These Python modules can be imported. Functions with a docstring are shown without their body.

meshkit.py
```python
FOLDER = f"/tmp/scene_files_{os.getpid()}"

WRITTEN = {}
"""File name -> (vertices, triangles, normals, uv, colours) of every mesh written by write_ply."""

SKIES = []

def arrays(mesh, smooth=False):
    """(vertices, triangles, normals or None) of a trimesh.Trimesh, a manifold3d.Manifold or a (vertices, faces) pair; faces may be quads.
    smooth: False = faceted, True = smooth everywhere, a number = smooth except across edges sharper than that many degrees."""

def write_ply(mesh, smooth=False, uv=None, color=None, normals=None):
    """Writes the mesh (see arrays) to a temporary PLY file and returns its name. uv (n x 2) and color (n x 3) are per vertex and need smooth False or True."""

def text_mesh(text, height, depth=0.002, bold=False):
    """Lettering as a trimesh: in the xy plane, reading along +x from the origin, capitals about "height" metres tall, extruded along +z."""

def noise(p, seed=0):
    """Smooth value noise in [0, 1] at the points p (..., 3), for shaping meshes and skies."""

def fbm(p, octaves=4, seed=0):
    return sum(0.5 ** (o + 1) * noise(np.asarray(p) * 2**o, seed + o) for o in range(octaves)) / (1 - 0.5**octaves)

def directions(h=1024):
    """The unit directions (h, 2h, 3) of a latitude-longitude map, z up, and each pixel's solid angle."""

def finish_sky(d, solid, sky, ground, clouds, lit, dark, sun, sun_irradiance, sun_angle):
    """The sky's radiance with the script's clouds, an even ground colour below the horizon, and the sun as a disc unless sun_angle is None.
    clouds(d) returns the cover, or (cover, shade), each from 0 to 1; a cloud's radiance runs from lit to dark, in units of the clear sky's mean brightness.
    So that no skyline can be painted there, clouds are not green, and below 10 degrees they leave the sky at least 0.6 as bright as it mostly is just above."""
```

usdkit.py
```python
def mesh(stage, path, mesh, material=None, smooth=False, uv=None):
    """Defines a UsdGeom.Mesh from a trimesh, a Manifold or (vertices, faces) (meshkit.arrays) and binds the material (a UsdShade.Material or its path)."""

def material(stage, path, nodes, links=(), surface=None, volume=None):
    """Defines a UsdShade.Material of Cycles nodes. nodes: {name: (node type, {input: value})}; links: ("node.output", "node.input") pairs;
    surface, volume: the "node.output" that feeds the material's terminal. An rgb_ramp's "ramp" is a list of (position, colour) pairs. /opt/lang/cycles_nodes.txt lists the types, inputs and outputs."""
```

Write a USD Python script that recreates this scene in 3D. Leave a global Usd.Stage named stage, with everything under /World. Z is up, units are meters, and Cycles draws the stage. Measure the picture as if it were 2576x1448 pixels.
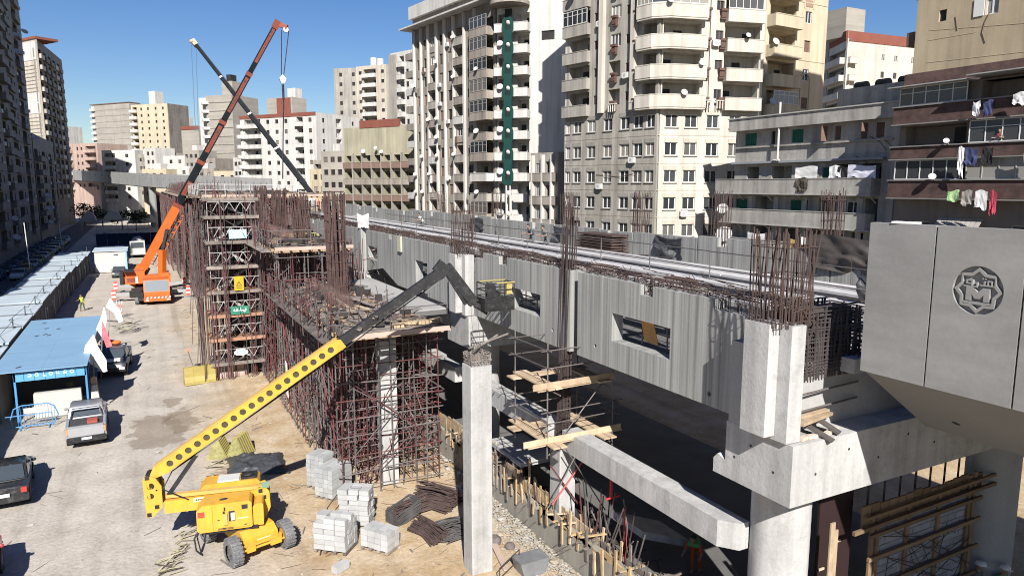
import math, random
import numpy as np
import trimesh, shapely
from shapely.geometry import Polygon, Point, box as sbox
from shapely.ops import unary_union
import manifold3d as m3
import meshkit, usdkit
from pxr import Usd, UsdGeom, UsdLux, UsdShade, Gf, Sdf

stage = Usd.Stage.CreateInMemory()
UsdGeom.SetStageUpAxis(stage, 'Z')
UsdGeom.Xform.Define(stage, '/World')
UsdGeom.Scope.Define(stage, '/World/Looks')
rnd = random.Random(7)

# ------------------------------------------------------------------ camera
W_, H_ = 2576.0, 1448.0
F_, HOR, VPX, CAMH = 1780.0, 465.0, 350.0, 13.0
CX, CY = W_ / 2, H_ / 2
_t = math.atan((CY - HOR) / F_)
_yaw = math.atan((CX - VPX) / math.hypot(F_, CY - HOR))
_hd = np.array([math.sin(_yaw), math.cos(_yaw), 0])
_rt = np.array([math.cos(_yaw), -math.sin(_yaw), 0])
_up = np.array([0, 0, 1.0])
_fw = _hd * math.cos(_t) - _up * math.sin(_t)
_dn = -(_up * math.cos(_t) + _hd * math.sin(_t))
RM = np.stack([_rt, _dn, _fw])
CAM = np.array([0, 0, CAMH])
cam = UsdGeom.Camera.Define(stage, '/World/camera')
cam.CreateHorizontalApertureAttr(36.0)
cam.CreateVerticalApertureAttr(36.0 * 575 / 1024)
cam.CreateFocalLengthAttr(36.0 * F_ / W_)
cam.CreateClippingRangeAttr(Gf.Vec2f(0.1, 20000))
EXPOSURE = 1.02
cam.CreateExposureAttr(EXPOSURE)
cam.AddTransformOp().Set(Gf.Matrix4d(*_rt, 0, *(-_dn), 0, *(-_fw), 0, *CAM, 1))

# ------------------------------------------------------------------ sky and sun
SUN_AZ = math.atan2(-0.35, -0.937)
SUN_EL = math.radians(36.0)
dome = UsdLux.DomeLight.Define(stage, '/World/sky')
sky_mat = usdkit.material(stage, '/World/Looks/sky', {
    'sky': ('sky_texture', {'sky_type': 'single_scattering', 'sun_disc': False, 'sun_elevation': SUN_EL, 'sun_rotation': SUN_AZ,
                            'altitude': 20.0, 'air_density': 1.0, 'aerosol_density': 0.35, 'ozone_density': 3.0}),
    'hs': ('hsv', {'saturation': 1.27, 'hue': 0.513}), 'bg': ('background_shader', {'strength': 0.05})}, [('sky.color', 'hs.color'), ('hs.color', 'bg.color')], surface='bg.background')
UsdShade.MaterialBindingAPI.Apply(dome.GetPrim()).Bind(sky_mat)
dome.GetPrim().SetCustomDataByKey('kind', 'structure')
sd = np.array([math.sin(SUN_AZ) * math.cos(SUN_EL), math.cos(SUN_AZ) * math.cos(SUN_EL), math.sin(SUN_EL)])
sun = UsdLux.DistantLight.Define(stage, '/World/sun')
sun.CreateIntensityAttr(1.25)
sun.CreateAngleAttr(0.5)
sun.CreateNormalizeAttr(True)
sun.CreateColorAttr(Gf.Vec3f(1.0, 0.96, 0.905))
_x = np.cross([0, 0, 1.0], sd); _x /= np.linalg.norm(_x)
_y = np.cross(sd, _x)
sun.AddTransformOp().Set(Gf.Matrix4d(*_x, 0, *_y, 0, *sd, 0, *(sd * 500), 1))

# ------------------------------------------------------------------ survey: the photograph's sight lines meeting real planes
def ray(x, y): return RM.T @ np.array([(x - CX) / F_, (y - CY) / F_, 1.0])
def gz(x, y, z=0.0): d = ray(x, y); return CAM + d * ((z - CAMH) / d[2])
def gx(x, y, X): d = ray(x, y); return CAM + d * (X / d[0])
def gy(x, y, Y): d = ray(x, y); return CAM + d * (Y / d[1])
def dep(x, y, Z): return CAM + ray(x, y) * Z

# ------------------------------------------------------------------ mesh builder
class MB:
    def __init__(s): s.v, s.f, s.n = [], [], 0
    def add(s, v, f):
        v = np.asarray(v, float); f = np.asarray(f, int)
        if f.shape[1] == 4: f = np.vstack([f[:, [0, 1, 2]], f[:, [0, 2, 3]]])
        s.v.append(v); s.f.append(f + s.n); s.n += len(v); return s
    def tm(s, m, T=None):
        v = np.array(m.vertices)
        if T is not None: v = v @ T[:3, :3].T + T[:3, 3]
        return s.add(v, np.array(m.faces))
    def box(s, a, b):
        (x0, y0, z0), (x1, y1, z1) = np.minimum(a, b), np.maximum(a, b)
        v = [(x0,y0,z0),(x1,y0,z0),(x1,y1,z0),(x0,y1,z0),(x0,y0,z1),(x1,y0,z1),(x1,y1,z1),(x0,y1,z1)]
        return s.add(v, BOXF)
    def obox(s, c, size, ax=(1,0,0), ay=(0,1,0), az=(0,0,1)):
        c = np.asarray(c, float); A = np.stack([np.asarray(ax,float)*size[0]/2, np.asarray(ay,float)*size[1]/2, np.asarray(az,float)*size[2]/2])
        return s.add(c + BOXS @ A, BOXF)
    def rbox(s, c, size, rz=0.0):
        return s.obox(c, size, (math.cos(rz), math.sin(rz), 0), (-math.sin(rz), math.cos(rz), 0))
    def bar(s, p, q, w, h, up=(0,0,1)):
        p = np.asarray(p,float); q = np.asarray(q,float); d = q-p; L = np.linalg.norm(d); d = d/L
        x = np.cross(d, up); 
        if np.linalg.norm(x) < 1e-4: x = np.cross(d, (1,0,0))
        x /= np.linalg.norm(x); z = np.cross(x, d)
        return s.obox((p+q)/2, (w, L, h), x, d, z)
    def tube(s, p, q, r, n=6, r2=None):
        p = np.asarray(p,float); q = np.asarray(q,float); d = q-p; L = np.linalg.norm(d)
        if L < 1e-6: return s
        d = d/L; x = np.cross(d, (0,0,1) if abs(d[2]) < .9 else (1,0,0)); x /= np.linalg.norm(x); y = np.cross(d, x)
        a = np.arange(n)*2*math.pi/n; c = np.cos(a)[:,None]*x + np.sin(a)[:,None]*y
        r2 = r if r2 is None else r2
        v = np.vstack([p + c*r, q + c*r2, [p], [q]])
        i = np.arange(n); j = (i+1) % n
        f = np.vstack([np.stack([i,i+n,j+n],1), np.stack([i,j+n,j],1), np.stack([i,j,np.full(n,2*n)],1), np.stack([j+n,i+n,np.full(n,2*n+1)],1)])
        return s.add(v, f[:, ::-1])
    def path(s, pts, r, n=5):
        for a, b in zip(pts[:-1], pts[1:]): s.tube(a, b, r, n)
        return s
    def quad(s, a, b, c, d): return s.add([a,b,c,d], [[0,1,2,3]])
    def prism(s, poly, z0, z1):
        m = trimesh.creation.extrude_polygon(poly, z1 - z0, engine='earcut'); v = np.array(m.vertices); v[:,2] += z0
        return s.add(v, np.array(m.faces))
    def slab(s, poly, o, ux, uy, un, t0, t1):
        """shapely polygon in plane (ux, uy) at o, thick from t0 to t1 along un"""
        for g in getattr(poly, 'geoms', [poly]):
            if g.is_empty or g.area < 1e-8: continue
            m = trimesh.creation.extrude_polygon(g, t1 - t0, engine='earcut'); v = np.array(m.vertices)
            w = np.asarray(o) + v[:,:1]*np.asarray(ux) + v[:,1:2]*np.asarray(uy) + (v[:,2:3]+t0)*np.asarray(un)
            f = np.array(m.faces)
            if np.dot(np.cross(ux, uy), un) < 0: f = f[:, ::-1]
            s.add(w, f)
        return s
    def ball(s, c, r, sub=1, sc=(1,1,1)):
        m = trimesh.creation.icosphere(sub, 1.0); return s.add(np.array(m.vertices)*np.asarray(sc)*r + np.asarray(c), m.faces)
    def get(s): return np.vstack(s.v), np.vstack(s.f)
    def __bool__(s): return s.n > 0
BOXS = np.array([(-1,-1,-1),(1,-1,-1),(1,1,-1),(-1,1,-1),(-1,-1,1),(1,-1,1),(1,1,1),(-1,1,1)], float)
BOXF = np.array([(0,3,2,1),(4,5,6,7),(0,1,5,4),(1,2,6,5),(2,3,7,6),(3,0,4,7)])

# ------------------------------------------------------------------ prims
_count, _origin = {}, {}
def numbered(parent, name):
    k = parent + '/' + name; c = _count.get(k, 0); _count[k] = c + 1
    return k if c == 0 else f'{k}_{c:03d}'
def tag(p, label=None, cat=None, group=None, kind=None):
    for k, v in (('label', label), ('category', cat), ('group', group), ('kind', kind)):
        if v: p.SetCustomDataByKey(k, v)
def thing(name, label, cat, loc=(0,0,0), rz=0.0, group=None, kind=None):
    path = numbered('/World', name); x = UsdGeom.Xform.Define(stage, path)
    x.AddTranslateOp().Set(Gf.Vec3d(*map(float, loc)))
    if rz: x.AddRotateZOp().Set(math.degrees(rz))
    tag(x.GetPrim(), label, cat, group, kind)
    _origin[path] = np.zeros(3) if rz else np.asarray(loc, float)     # unrotated things take their parts in world coordinates
    return path
def local(path): _origin[path] = np.zeros(3); return path
def put(name, mb, mat, parent='/World', smooth=False, label=None, cat=None, group=None, kind=None):
    path = numbered(parent, name)
    o = _origin.get(parent, np.zeros(3))
    v, f = mb.get() if isinstance(mb, MB) else mb
    usdkit.mesh(stage, path, (v - o, f), mat, smooth=smooth)
    _origin[path] = o
    tag(stage.GetPrimAtPath(path), label, cat, group, kind)
    return path
def single(name, mb, mat, label, cat, smooth=False, group=None, kind=None):
    return put(name, mb, mat, '/World', smooth, label, cat, group, kind)
def dup(src, loc, rz=0.0, label=None, group=None, scale=None):
    name = src.rpartition('/')[2]
    while name[-4:-3] == '_' and name[-3:].isdigit(): name = name[:-4]
    path = numbered('/World', name); x = UsdGeom.Xform.Define(stage, path)
    x.GetPrim().GetReferences().AddInternalReference(src)
    x.ClearXformOpOrder()
    ops = [x.AddTranslateOp(opSuffix='at')]; ops[0].Set(Gf.Vec3d(*map(float, loc)))
    r = x.AddRotateZOp(opSuffix='at'); r.Set(math.degrees(rz)); ops.append(r)
    if scale is not None: sc = x.AddScaleOp(opSuffix='at'); sc.Set(Gf.Vec3f(*scale)); ops.append(sc)
    x.SetXformOpOrder(ops)
    x.GetPrim().SetInstanceable(True)
    tag(x.GetPrim(), label, None, group)
    return path

# ------------------------------------------------------------------ materials
_mats = {}
def M(name, col, rough=0.8, var=0.12, scale=0.6, streak=0.0, sscale=(1.6,1.6,0.10), bump=0.0, bscale=8.0, metal=0.0, fine=0.06, dirt=None, spec=0.35, coat=0.0, rand=0.0, grain=None):
    if name in _mats: return _mats[name]
    c = np.asarray(col, float)*0.88
    n = {'g': ('geometry', {}), 'p': ('principled_bsdf', {'roughness': rough, 'metallic': metal, 'specular_ior_level': spec, 'coat_weight': coat})}
    L = []
    n['n1'] = ('noise_texture', {'scale': scale, 'detail': 5.0, 'roughness': 0.6}); L.append(('g.position', 'n1.vector'))
    n['r1'] = ('rgb_ramp', {'ramp': [(0.30, tuple(c*(1-var))), (0.5, tuple(c)), (0.70, tuple(np.minimum(c*(1+var), 0.95)))]}); L.append(('n1.fac', 'r1.fac'))
    out = 'r1.color'
    if dirt is not None:
        n['n4'] = ('noise_texture', {'scale': scale*2.7, 'detail': 6.0, 'roughness': 0.7}); L.append(('g.position', 'n4.vector'))
        n['r4'] = ('rgb_ramp', {'ramp': [(0.52, (0,0,0)), (0.66, (1,1,1))]}); L.append(('n4.fac', 'r4.fac'))
        n['m4'] = ('math', {'math_type': 'multiply', 'value2': dirt[1]}); L.append(('r4.color', 'm4.value1'))
        n['x4'] = ('mix_color', {'blend_type': 'mix', 'b': dirt[0]}); L += [(out, 'x4.a'), ('m4.value', 'x4.fac')]; out = 'x4.result'
    if streak:
        n['mp'] = ('mapping', {'scale': sscale}); L.append(('g.position', 'mp.vector'))
        n['n2'] = ('noise_texture', {'scale': 1.0, 'detail': 5.0, 'roughness': 0.65}); L.append(('mp.vector', 'n2.vector'))
        n['r2'] = ('rgb_ramp', {'ramp': [(0.32, (1-streak,)*3), (0.55, (1,1,1)), (0.7, (1+streak*0.5,)*3)]}); L.append(('n2.fac', 'r2.fac'))
        n['x2'] = ('mix_color', {'blend_type': 'multiply', 'fac': 1.0}); L += [(out, 'x2.a'), ('r2.color', 'x2.b')]; out = 'x2.result'
    if fine:
        n['n3'] = ('noise_texture', {'scale': 14.0, 'detail': 4.0, 'roughness': 0.7}); L.append(('g.position', 'n3.vector'))
        n['r3'] = ('rgb_ramp', {'ramp': [(0.3, (1-fine,)*3), (0.7, (1+fine,)*3)]}); L.append(('n3.fac', 'r3.fac'))
        n['x3'] = ('mix_color', {'blend_type': 'multiply', 'fac': 1.0}); L += [(out, 'x3.a'), ('r3.color', 'x3.b')]; out = 'x3.result'
    if rand:
        n['oi'] = ('object_info', {})
        n['r5'] = ('rgb_ramp', {'ramp': [(0.0, (1-rand,)*3), (1.0, (1+rand,)*3)]}); L.append(('oi.random', 'r5.fac'))
        n['x5'] = ('mix_color', {'blend_type': 'multiply', 'fac': 1.0}); L += [(out, 'x5.a'), ('r5.color', 'x5.b')]; out = 'x5.result'
    L.append((out, 'p.base_color'))
    if bump:
        n['nb'] = ('noise_texture', {'scale': bscale, 'detail': 5.0, 'roughness': 0.65}); L.append(('g.position', 'nb.vector'))
        n['b'] = ('bump', {'strength': 1.0, 'distance': bump}); L += [('nb.fac', 'b.height'), ('b.normal', 'p.normal')]
    _mats[name] = usdkit.material(stage, '/World/Looks/' + name, n, L, surface='p.BSDF')
    return _mats[name]
def plain(name, col, rough=0.5, metal=0.0, spec=0.5, coat=0.0):
    if name not in _mats:
        _mats[name] = usdkit.material(stage, '/World/Looks/' + name, {'p': ('principled_bsdf', {'base_color': col, 'roughness': rough, 'metallic': metal, 'specular_ior_level': spec, 'coat_weight': coat})}, [], surface='p.BSDF')
    return _mats[name]

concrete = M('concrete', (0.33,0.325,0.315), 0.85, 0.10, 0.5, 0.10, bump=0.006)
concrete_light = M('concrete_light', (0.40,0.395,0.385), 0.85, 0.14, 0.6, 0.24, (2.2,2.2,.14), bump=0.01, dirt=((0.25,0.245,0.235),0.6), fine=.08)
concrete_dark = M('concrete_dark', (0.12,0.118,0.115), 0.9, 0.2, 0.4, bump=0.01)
panel_mat = M('fluted_concrete', (0.30,0.30,0.285), 0.85, 0.08, 0.4, 0.5, (3,6.5,0.07), bump=0.004, fine=0.04)
emblem_mat = M('smooth_precast', (0.255,0.25,0.24), 0.8, 0.12, 0.5, 0.16, (0.15,0.35,1.4), bump=0.003, fine=0.04, dirt=((0.20,0.195,0.185),.5))
web_mat = M('girder_web', (0.20,0.185,0.165), 0.85, 0.06, 0.4)
rebar_mat = M('rebar', (0.062,0.040,0.034), 0.8, 0.3, 2.0)
rebar_dark = M('rebar_dark', (0.05,0.04,0.038), 0.8, 0.3, 2.0)
rust_red = M('red_scaffold_paint', (0.115,0.036,0.036), 0.7, 0.4, 1.3, dirt=((0.07,0.05,0.045),0.7), rand=0.25)
galv = M('galvanised_tube', (0.125,0.112,0.108), 0.6, 0.3, 1.5, metal=0.1, dirt=((0.09,0.055,0.05),0.7), rand=0.25)
plank_mat = M('timber_plank', (0.42,0.32,0.215), 0.8, 0.18, 3.0, 0.15, (6,6,1.2), rand=0.25)
plank_grey = M('weathered_plank', (0.20,0.172,0.15), 0.85, 0.35, 1.2, 0.25, (5,1,3), rand=0.35, dirt=((0.09,0.07,0.06),.6))
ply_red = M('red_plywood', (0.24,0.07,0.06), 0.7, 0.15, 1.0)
# ------------------------------------------------------------------ ground
def ground_material():
    wet1, wet2, wet3 = gz(395, 1085), gz(432, 1012), gz(455, 1055)
    n = {'g': ('geometry', {}), 'p': ('principled_bsdf', {'roughness': 0.9, 'specular_ior_level': 0.25}),
         'na': ('noise_texture', {'scale': 0.09, 'detail': 6.0, 'roughness': 0.6}),
         'nb': ('noise_texture', {'scale': 0.55, 'detail': 7.0, 'roughness': 0.68}),
         'nc': ('noise_texture', {'scale': 6.0, 'detail': 5.0, 'roughness': 0.7}),
         's': ('separate_xyz', {}),
         'a1': ('math', {'math_type': 'multiply_add', 'value2': 11.0}), 'a2': ('math', {'math_type': 'multiply_add', 'value2': 3.0}),
         'mr': ('map_range', {'from_min': 8.0, 'from_max': 11.5, 'clamp': True}),
         'far': ('map_range', {'from_min': 60.0, 'from_max': 90.0, 'to_min': 1.0, 'to_max': 0.35, 'clamp': True}),
         'mm': ('math', {'math_type': 'multiply'}),
         'base': ('rgb_ramp', {'ramp': [(0.32, (0.305,0.272,0.23)), (0.5, (0.365,0.33,0.285)), (0.68, (0.40,0.368,0.325))]}),
         'sand': ('rgb_ramp', {'ramp': [(0.30, (0.275,0.185,0.10)), (0.45, (0.345,0.255,0.155)), (0.55, (0.385,0.30,0.20)), (0.70, (0.42,0.355,0.275))]}),
         'mix': ('mix_color', {'blend_type': 'mix'}),
         'fr': ('rgb_ramp', {'ramp': [(0.28, (0.74,)*3), (0.5, (1,1,1)), (0.72, (1.14,)*3)]}),
         'x': ('mix_color', {'blend_type': 'multiply', 'fac': 1.0}),
         'track': ('mapping', {'scale': (1.1, 0.045, 1.0), 'rotation': (0,0,0.03)}), 'nt': ('noise_texture', {'scale': 1.0, 'detail': 4.0}),
         'tr': ('rgb_ramp', {'ramp': [(0.30, (0.74,0.73,0.72)), (0.42, (0.95,)*3), (0.52, (1,1,1)), (0.7, (1.10,)*3)]}),
         'xt': ('mix_color', {'blend_type': 'multiply', 'fac': 0.9}),
         'bump': ('bump', {'distance': 0.03, 'strength': 1.0}), 'hb': ('math', {'math_type': 'add'})}
    L = [('g.position','na.vector'),('g.position','nb.vector'),('g.position','nc.vector'),('g.position','s.vector'),
         ('na.fac','a1.value1'),('s.x','a1.value3'),('nb.fac','a2.value1'),('a1.value','a2.value3'),('a2.value','mr.value'),
         ('s.y','far.value'),('mr.result','mm.value1'),('far.result','mm.value2'),
         ('nb.fac','base.fac'),('nb.fac','sand.fac'),('base.color','mix.a'),('sand.color','mix.b'),('mm.value','mix.fac'),
         ('nc.fac','fr.fac'),('mix.result','x.a'),('fr.color','x.b'),
         ('g.position','track.vector'),('track.vector','nt.vector'),('nt.fac','tr.fac'),('x.result','xt.a'),('tr.color','xt.b'),
         ('nb.fac','hb.value1'),('nc.fac','hb.value2'),('hb.value','bump.height'),('bump.normal','p.normal')]
    out = 'xt.result'
    n['wn'] = ('noise_texture', {'scale': 0.8, 'detail': 8.0, 'roughness': 0.75}); L.append(('g.position','wn.vector'))
    for k, (c, sx, sy, r) in enumerate(((wet1, 1.0, 0.42, 1.25), (wet2, 1.0, 0.45, 0.5), (wet3, 1.0, 0.4, 0.8))):
        n[f'wm{k}'] = ('mapping', {'location': (-c[0]*sx, -c[1]*sy, 0), 'scale': (sx, sy, 1)}); L.append(('g.position', f'wm{k}.vector'))
        n[f'wl{k}'] = ('vector_math', {'math_type': 'length'}); L.append((f'wm{k}.vector', f'wl{k}.vector1'))
        n[f'wa{k}'] = ('math', {'math_type': 'multiply_add', 'value2': -r*3.2}); L += [('wn.fac', f'wa{k}.value1'), (f'wl{k}.value', f'wa{k}.value3')]
        n[f'wr{k}'] = ('map_range', {'from_min': -r*0.66, 'from_max': -r*0.48, 'to_min': 0.6, 'to_max': 0.0, 'clamp': True}); L.append((f'wa{k}.value', f'wr{k}.value'))
        n[f'wx{k}'] = ('mix_color', {'blend_type': 'mix', 'b': (0.15,0.115,0.08)}); L += [(out, f'wx{k}.a'), (f'wr{k}.result', f'wx{k}.fac')]; out = f'wx{k}.result'
    L.append((out, 'p.base_color'))
    return usdkit.material(stage, '/World/Looks/site_ground', n, L, surface='p.BSDF')
def ground_z(x, y):
    p = np.stack([np.asarray(x,float), np.asarray(y,float), np.zeros_like(np.asarray(x,float))], -1)
    near = np.clip((np.asarray(y)-2)/8, 0, 1)*np.clip((130-np.asarray(y))/30, 0, 1)*np.clip((13-np.asarray(x))/1.0, 0, 1)*np.clip((np.asarray(x)+16)/5, 0, 1)
    return near*((meshkit.fbm(p*0.45, 4, 3)-0.5)*0.16 + (meshkit.noise(p*2.6, 9)-0.5)*0.05)
xs = np.concatenate([[-3000,-1200,-500,-200,-80,-40,-25], np.arange(-18, 14.01, 0.3), [16,20,28,40,60,100,200,500,1200,3000]])
ys = np.concatenate([[-600,-200,-60,-10], np.arange(2, 70, 0.4), np.arange(70, 135, 1.5), [150,180,220,300,450,700,1200,2000,3500]])
GX, GY = np.meshgrid(xs, ys, indexing='ij')
GZ = ground_z(GX, GY)
gi = np.arange(GX.size).reshape(GX.shape)
single('ground', MB().add(np.stack([GX,GY,GZ],-1).reshape(-1,3), np.stack([gi[:-1,:-1],gi[1:,:-1],gi[1:,1:],gi[:-1,1:]],-1).reshape(-1,4)),
       ground_material(), None, None, smooth=True, kind='structure')
asphalt = M('asphalt', (0.10,0.098,0.095), 0.9, 0.2, 0.5, bump=0.004)
# street beyond the fence, left of the cabins, and the street between the viaduct and the right hand buildings
single('road', MB().box((-20.0, 20, 0.05), (-13.6, 420, 0.085)), asphalt, None, None, kind='structure')
single('road', MB().box((37.0, -20, 0.05), (51.0, 300, 0.085)), asphalt, None, None, kind='structure')

# ------------------------------------------------------------------ viaduct: side walls, deck, far parapet
PX = 12.8
ZB, ZT = 7.3, 10.12
def wall_panel(parent, name, X, y0, y1, z0, z1, holes, thick, mat, face=-1):
    """upright slab in the plane x = X, thick towards +x"""
    poly = sbox(y0, z0, y1, z1)
    for h in holes: poly = poly.difference(h if hasattr(h, 'geom_type') else sbox(*h))
    return put(name, MB().slab(poly, (X,0,0), (0,1,0), (0,0,1), (1,0,0), 0, thick), mat, parent)
via = thing('viaduct', 'grey concrete railway viaduct under construction with fluted precast side walls', 'viaduct', (PX, 30, 0))
hole = lambda y, z, r=0.07: Point(y, z).buffer(r, 8)
wall_panel(via, 'side_panel', PX, 12.05, 19.78, ZB, ZT, [(15.04, 8.17, 17.8, 9.06), (15.85, 9.82, 16.41, 10.5), (12.0, 9.86, 13.42, 10.5), hole(18.7, 7.82), hole(13.45, 7.62)], 0.42, panel_mat)
wall_panel(via, 'side_panel', PX, 20.25, 28.1, ZB, ZT, [(22.3, 8.17, 24.7, 9.0), (25.0, 9.8, 25.7, 10.5), hole(21.4, 7.86), (27.2, 9.86, 28.2, 10.5)], 0.42, panel_mat)
wall_panel(via, 'side_panel', PX, 29.9, 37.6, ZB, ZT, [(33.95, 7.2, 35.69, 9.05), (29.8, 9.7, 30.5, 10.5)], 0.42, panel_mat)
wall_panel(via, 'side_panel', PX, 37.66, 45.0, ZB, ZT, [(42.6, 8.3, 44.6, 9.15), (39.6, 9.85, 40.2, 10.5), Polygon([(38.4,7.2),(44.9,7.2),(44.9,7.5),(41.5,8.0)])], 0.42, panel_mat)
y = 46.2
for k in range(5):
    wall_panel(via, 'side_panel', PX, y, y+8.3, ZB, ZT, [(y+3.2, 8.2, y+5.6, 9.05), (y+5.9, 9.8, y+6.5, 10.5)], 0.42, panel_mat); y += 8.36
# boards over the openings
put('orange_board', MB().slab(Polygon([(16.95,8.98),(16.35,8.96),(16.1,8.3),(16.75,8.35)]), (PX+0.46,0,0), (0,1,0), (0,0,1), (1,0,0), 0, 0.02), M('orange_ply', (0.42,0.22,0.07), 0.7, 0.25, 2.0), via)
for yy in (16.9, 15.75, 24.3, 23.4, 43.4): put('opening_post', MB().tube((PX+0.5, yy, 7.9), (PX+0.5, yy, 9.3), 0.025), galv, via)
for a, b in ((15.0, 17.9), (22.3, 24.8), (42.6, 44.6)):
    put('opening_rail', MB().tube((PX+0.55, a, 8.62), (PX+0.55, b, 8.66), 0.025), galv, via); put('opening_rail', MB().tube((PX+0.6, a, 8.86), (PX+0.6, b, 8.84), 0.025), galv, via)
# corridor slab behind the wall, inner wall and track deck
put('gallery_slab', MB().box((PX+0.43, 12.3, 7.42), (17.9, 88.5, 7.8)), concrete_dark, via)
put('inner_wall', MB().box((17.9, 12.0, 7.0), (18.3, 88.5, 9.1)), concrete, via)
put('deck_slab', MB().box((18.3, -6, 8.35), (25.2, 200, 8.75)), concrete, via)
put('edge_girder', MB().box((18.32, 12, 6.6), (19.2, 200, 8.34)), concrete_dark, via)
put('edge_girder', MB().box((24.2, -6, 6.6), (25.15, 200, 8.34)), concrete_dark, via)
put('roof_beam_seat', MB().box((PX+0.44, 12.3, 9.9), (13.6, 88.5, 10.05)), concrete, via)
white_beam = M('white_precast', (0.47,0.46,0.455), 0.8, 0.15, 0.7, 0.2, (.6,.15,1), dirt=((0.26,0.235,0.22),0.7))
for X, z in ((15.2, 9.66), (16.4, 9.5), (17.6, 9.62), (19.0, 9.42), (20.2, 9.5), (21.4, 9.34), (22.8, 9.3)):
    yb = 12.6
    while yb < 84:
        L = rnd.uniform(8.0, 8.3)
        mb = MB(); mb.box((X, yb, z-0.09), (X+0.5, yb+L, z)); mb.box((X+0.16, yb, z-0.5), (X+0.34, yb+L, z-0.091))
        put('roof_beam', mb, white_beam, via); yb += L + 0.07
mb = MB()
for yb in np.arange(14, 86, 4.1): mb.box((14.0, yb, 8.86), (24.0, yb+0.22, 9.04))
put('cross_beam', mb, concrete, via)
# far parapet of grey panels
yb = 9.0; k = 0
while yb < 110:
    L = rnd.choice([3.4, 4.6, 5.4]); h = rnd.choice([10.25, 10.42, 10.3])
    wall_panel(via, 'parapet_panel', 25.2, yb, yb+L-0.08, 8.76, h, [(yb+L*0.55, h-0.45, yb+L*0.55+0.6, h+1)] if k % 2 else [], 0.25, panel_mat); yb += L; k += 1
single('kerb_wall', MB().box((25.2, 2, 6.6), (25.45, 8.9, 10.3)), concrete, 'plain concrete parapet behind the emblem girder', 'parapet')

# rebar stubs along the wall top and in the notches
def stubs(y0, y1, z, X=PX+0.2, step=0.10, h=(0.10,0.3)):
    mb = MB(); yy = y0
    while yy < y1:
        hh = rnd.uniform(*h); x = X + rnd.uniform(-0.12, 0.12)
        mb.tube((x, yy, z-0.1), (x, yy, z+hh), 0.012, 4)
        if rnd.random() < .6: mb.tube((x, yy, z+hh), (x+rnd.uniform(-.05,.25), yy+rnd.uniform(-.1,.1), z+hh), 0.012, 4)
        yy += step*rnd.uniform(.6,1.5)
    for q in range(3):
        zz = z + rnd.uniform(0.05, h[1]); mb.tube((X+rnd.uniform(-.1,.15), y0, zz), (X+rnd.uniform(-.1,.15), y1, zz), 0.014, 4)
    return mb
for a, b, z, h in ((12.1,13.4,9.86,(.2,.45)), (15.87,16.39,9.82,(.25,.4)), (13.4,19.7,10.12,(.08,.2)), (20.3,28.0,10.12,(.08,.25)), (25.0,25.7,9.8,(.25,.4)), (27.2,28.1,9.86,(.2,.5)), (29.9,37.5,10.12,(.1,.3)), (37.7,45,10.12,(.1,.35)), (46.2,88,10.12,(.1,.3))):
    put('rebar_stub', stubs(a, b, z, h=h, step=.06), rebar_mat, via, kind='stuff')
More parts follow.
